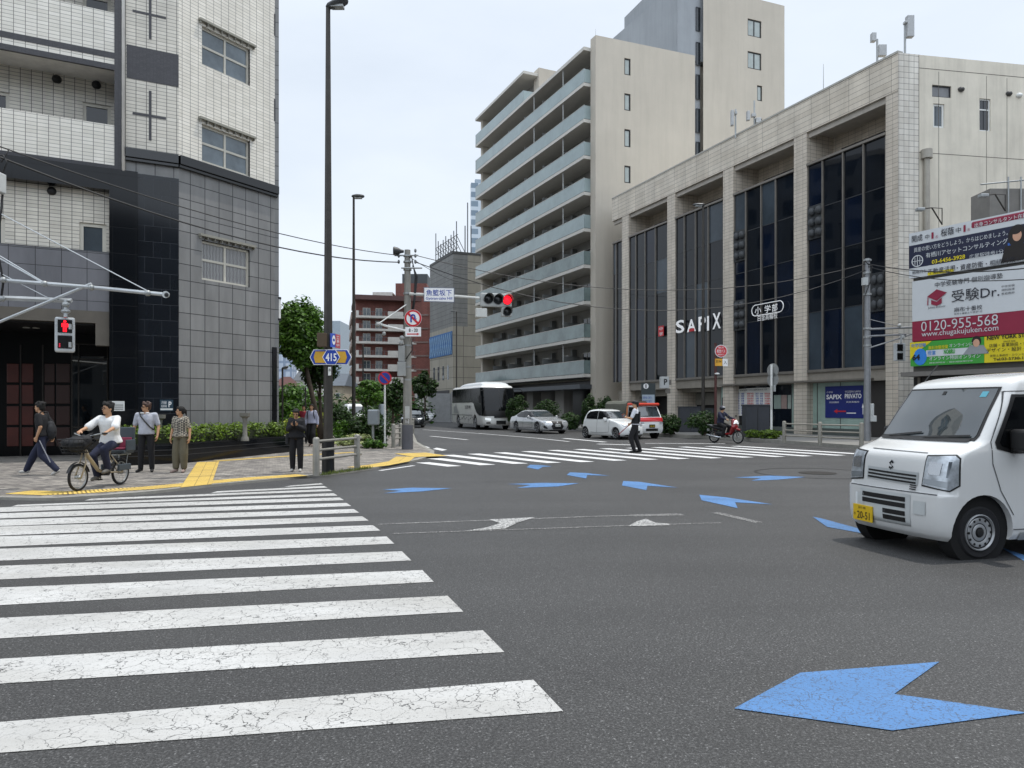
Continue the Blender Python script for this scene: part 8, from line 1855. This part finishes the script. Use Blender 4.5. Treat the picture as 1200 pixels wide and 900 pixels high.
# walking woman with backpack
ww = dict(eL=(.22,.05,1.11), wL=(.25,.0,.88), hL=(.25,-.03,.78), kL=(.09,-.12,.50), aL=(.09,-.14,.10), tL=(.10,-.28,.05), kR=(-.09,.0,.48), aR=(-.09,.16,.12), tR=(-.10,.05,.03))
def ww_x(t, J, hp, Rh):
    m = MB(); m.ell((0,.18,1.2), (.15,.08,.2)); m.build('backpack', black_plastic, t, smooth=1); m = MB(); [m.tube([(s*.11,.06,1.44),(s*.12,-.1,1.42),(s*.13,-.13,1.25),(s*.15,-.05,1.1)], .018, 6) for s in (1,-1)]; m.build('backpack_strap', black_plastic, t)
person('woman in a pale grey top with a backpack walking toward the corner', floor_pt(365, 523), rzf(0,-1), 1.66, ww, cl('pale_grey', '9a9db0'), 'long', black_c, 1.55, tan_shoe, 'short', female=True, extras=ww_x, hem=1.05, topscale=1.08, loose=1.2)
person('person in a dark red top half hidden behind the woman with the backpack', floor_pt(356, 519.5), rzf(.1,-1), 1.62, {}, cl('dark_red', '7c1c2c'), 'long', black_c, 1.1, blackshoe, 'short', female=True)
# traffic officer seen from behind-left
of = dict(head=(0,0,1.57), nek=(0,0,1.42), eR=(-.24,-.02,1.12), wR=(-.28,-.18,.95), hR=(-.29,-.25,.90), eL=(.23,-.10,1.12), wL=(.16,-.28,1.15), hL=(.10,-.32,1.17), kL=(.11,-.14,.50), aL=(.11,-.02,.085), tL=(.13,-.16,.03), aR=(-.12,.14,.085), tR=(-.14,.0,.03), kR=(-.11,.0,.49))
def of_x(t, J, hp, Rh):
    m = MB(); torso(m, J, 1.16, .78, -.05); m.build('safety_vest', cl('vest_black', '0f1013'), t, voxel=.014)
    m = MB(); m.ell(hp(0,.0,.075), (.105,.115,.06), 16, 8, Rh); m.ell(hp(0,-.09,.055), (.07,.05,.012), 12, 6, Rh); m.build('cap', M('cap_dark', '16161c', .7), t, smooth=1)
    m = MB(); m.tube([(-.285,-.24,.90),(-.30,-.50,.66),(-.31,-.58,.58)], .014, 8); m.build('baton', M('baton_red', '8a1f28', .3), t); m = MB(); m.box(-.1,.1,.11,.16,1.0,1.35); m.build('pouch', cl('vest_black', '0f1013'), t, bevel=.03)
person('traffic officer in white shirt and dark vest with a red baton, far crosswalk', floor_pt(744.5, 530.5, 0), rzf(-.85,.25), 1.80, of, cl('officer_white', 'c9cbd2'), 'short', black_c, 1.2, blackshoe, 'short', yaw=R(10), extras=of_x, curl=1.2)
# motorbike rider
rd = dict(pel=(0,0,.90), nek=(0,-.08,1.35), head=(0,-.11,1.50), sL=(.18,-.08,1.32), sR=(-.18,-.08,1.32), eL=(.28,-.28,1.12), wL=(.32,-.52,1.06), hL=(.31,-.60,1.04), eR=(-.28,-.28,1.12), wR=(-.32,-.52,1.06), hR=(-.31,-.60,1.04), pL=(.10,0,.86), kL=(.17,-.36,.72), aL=(.16,-.22,.34), tL=(.17,-.36,.28), pR=(-.10,0,.86), kR=(-.17,-.36,.72), aR=(-.16,-.22,.34), tR=(-.17,-.36,.28))
mhv = Vector((m_h.x, m_h.y, 0)); loc = Vector(mo.location)+mhv*.32
person('motorbike rider in dark clothes and a dark helmet with a pale visor', tuple(loc), rzf(m_h.x, m_h.y), 1.7, rd, navy_c, 'long', black_c, 1.15, blackshoe, None, helmet=M('helmet_dark', '1c1f2a', .2, coat=.5), palm={'L': V((0,0,-1)), 'R': V((0,0,-1))}, curl=1.1, topscale=1.1)
# ================================================================== SKY, SUN, CAMERA
w = bpy.data.worlds.new('World'); scene.world = w; w.use_nodes = True; t = w.node_tree; bgn = t.nodes['Background']
AZ = math.atan2(.82, .34); EL = R(71)      # azimuth measured from +Y towards +X
sky = t.nodes.new('ShaderNodeTexSky'); sky.sky_type = 'NISHITA'; sky.sun_disc = False; sky.sun_elevation = EL; sky.sun_rotation = AZ
sky.air_density = 1.3; sky.dust_density = 3.5; sky.ozone_density = 1.6
tc = t.nodes.new('ShaderNodeTexCoord'); mp = t.nodes.new('ShaderNodeMapping'); mp.inputs['Scale'].default_value = (1.2, 1.2, 3.2); t.links.new(tc.outputs['Generated'], mp.inputs[0])
nz = t.nodes.new('ShaderNodeTexNoise'); nz.inputs['Scale'].default_value = 1.6; nz.inputs['Detail'].default_value = 7; nz.inputs['Roughness'].default_value = .55; t.links.new(mp.outputs[0], nz.inputs['Vector'])
f = ramp(t, nz.outputs[0], [(.30, g(.76)), (.70, g(1.0))])
cloud = (SKYC[0], SKYC[1], SKYC[2], 1) if 'SKYC' in globals() else (6.6, 7.2, 7.95, 1)
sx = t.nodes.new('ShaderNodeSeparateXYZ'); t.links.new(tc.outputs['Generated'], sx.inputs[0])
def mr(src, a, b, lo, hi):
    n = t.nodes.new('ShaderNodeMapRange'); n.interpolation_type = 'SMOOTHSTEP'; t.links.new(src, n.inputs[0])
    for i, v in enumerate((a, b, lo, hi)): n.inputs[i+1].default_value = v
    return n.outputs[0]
# sky boosted overhead and behind the camera, added to light camera-facing surfaces
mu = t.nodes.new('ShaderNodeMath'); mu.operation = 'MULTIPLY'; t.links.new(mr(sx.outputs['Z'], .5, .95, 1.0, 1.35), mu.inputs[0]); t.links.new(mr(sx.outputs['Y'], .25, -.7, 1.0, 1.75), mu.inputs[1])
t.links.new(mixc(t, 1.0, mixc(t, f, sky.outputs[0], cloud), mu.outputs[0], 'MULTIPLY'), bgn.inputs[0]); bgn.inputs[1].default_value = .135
sl = bpy.data.lights.new('sun', 'SUN'); sl.energy = 2.55; sl.angle = R(.9); sl.color = (1, .955, .88)
so = bpy.data.objects.new('sun', sl); COL.objects.link(so); d = Vector((math.sin(AZ)*math.cos(EL), math.cos(AZ)*math.cos(EL), math.sin(EL)))
so.rotation_euler = d.to_track_quat('Z', 'Y').to_euler(); so.location = d*60
cam = bpy.data.cameras.new('camera'); co = bpy.data.objects.new('camera', cam); COL.objects.link(co); scene.camera = co
co.location = (0, 0, EYE); co.rotation_euler = (R(90), 0, 0); cam.sensor_width = 36; cam.lens = FPX/1200*36; cam.shift_y = (HY-450)/1200; cam.clip_end = 6000; cam.clip_start = .05
scene.view_settings.view_transform = 'Standard'; scene.view_settings.look = 'None'; scene.view_settings.exposure = 0; scene.view_settings.gamma = 1
scene.cycles.max_bounces = 6
for o in bpy.data.objects:
    l = o.get('label')
    if l and len(l.split()) > 16: print('LONG', len(l.split()), o.name, '|', l)
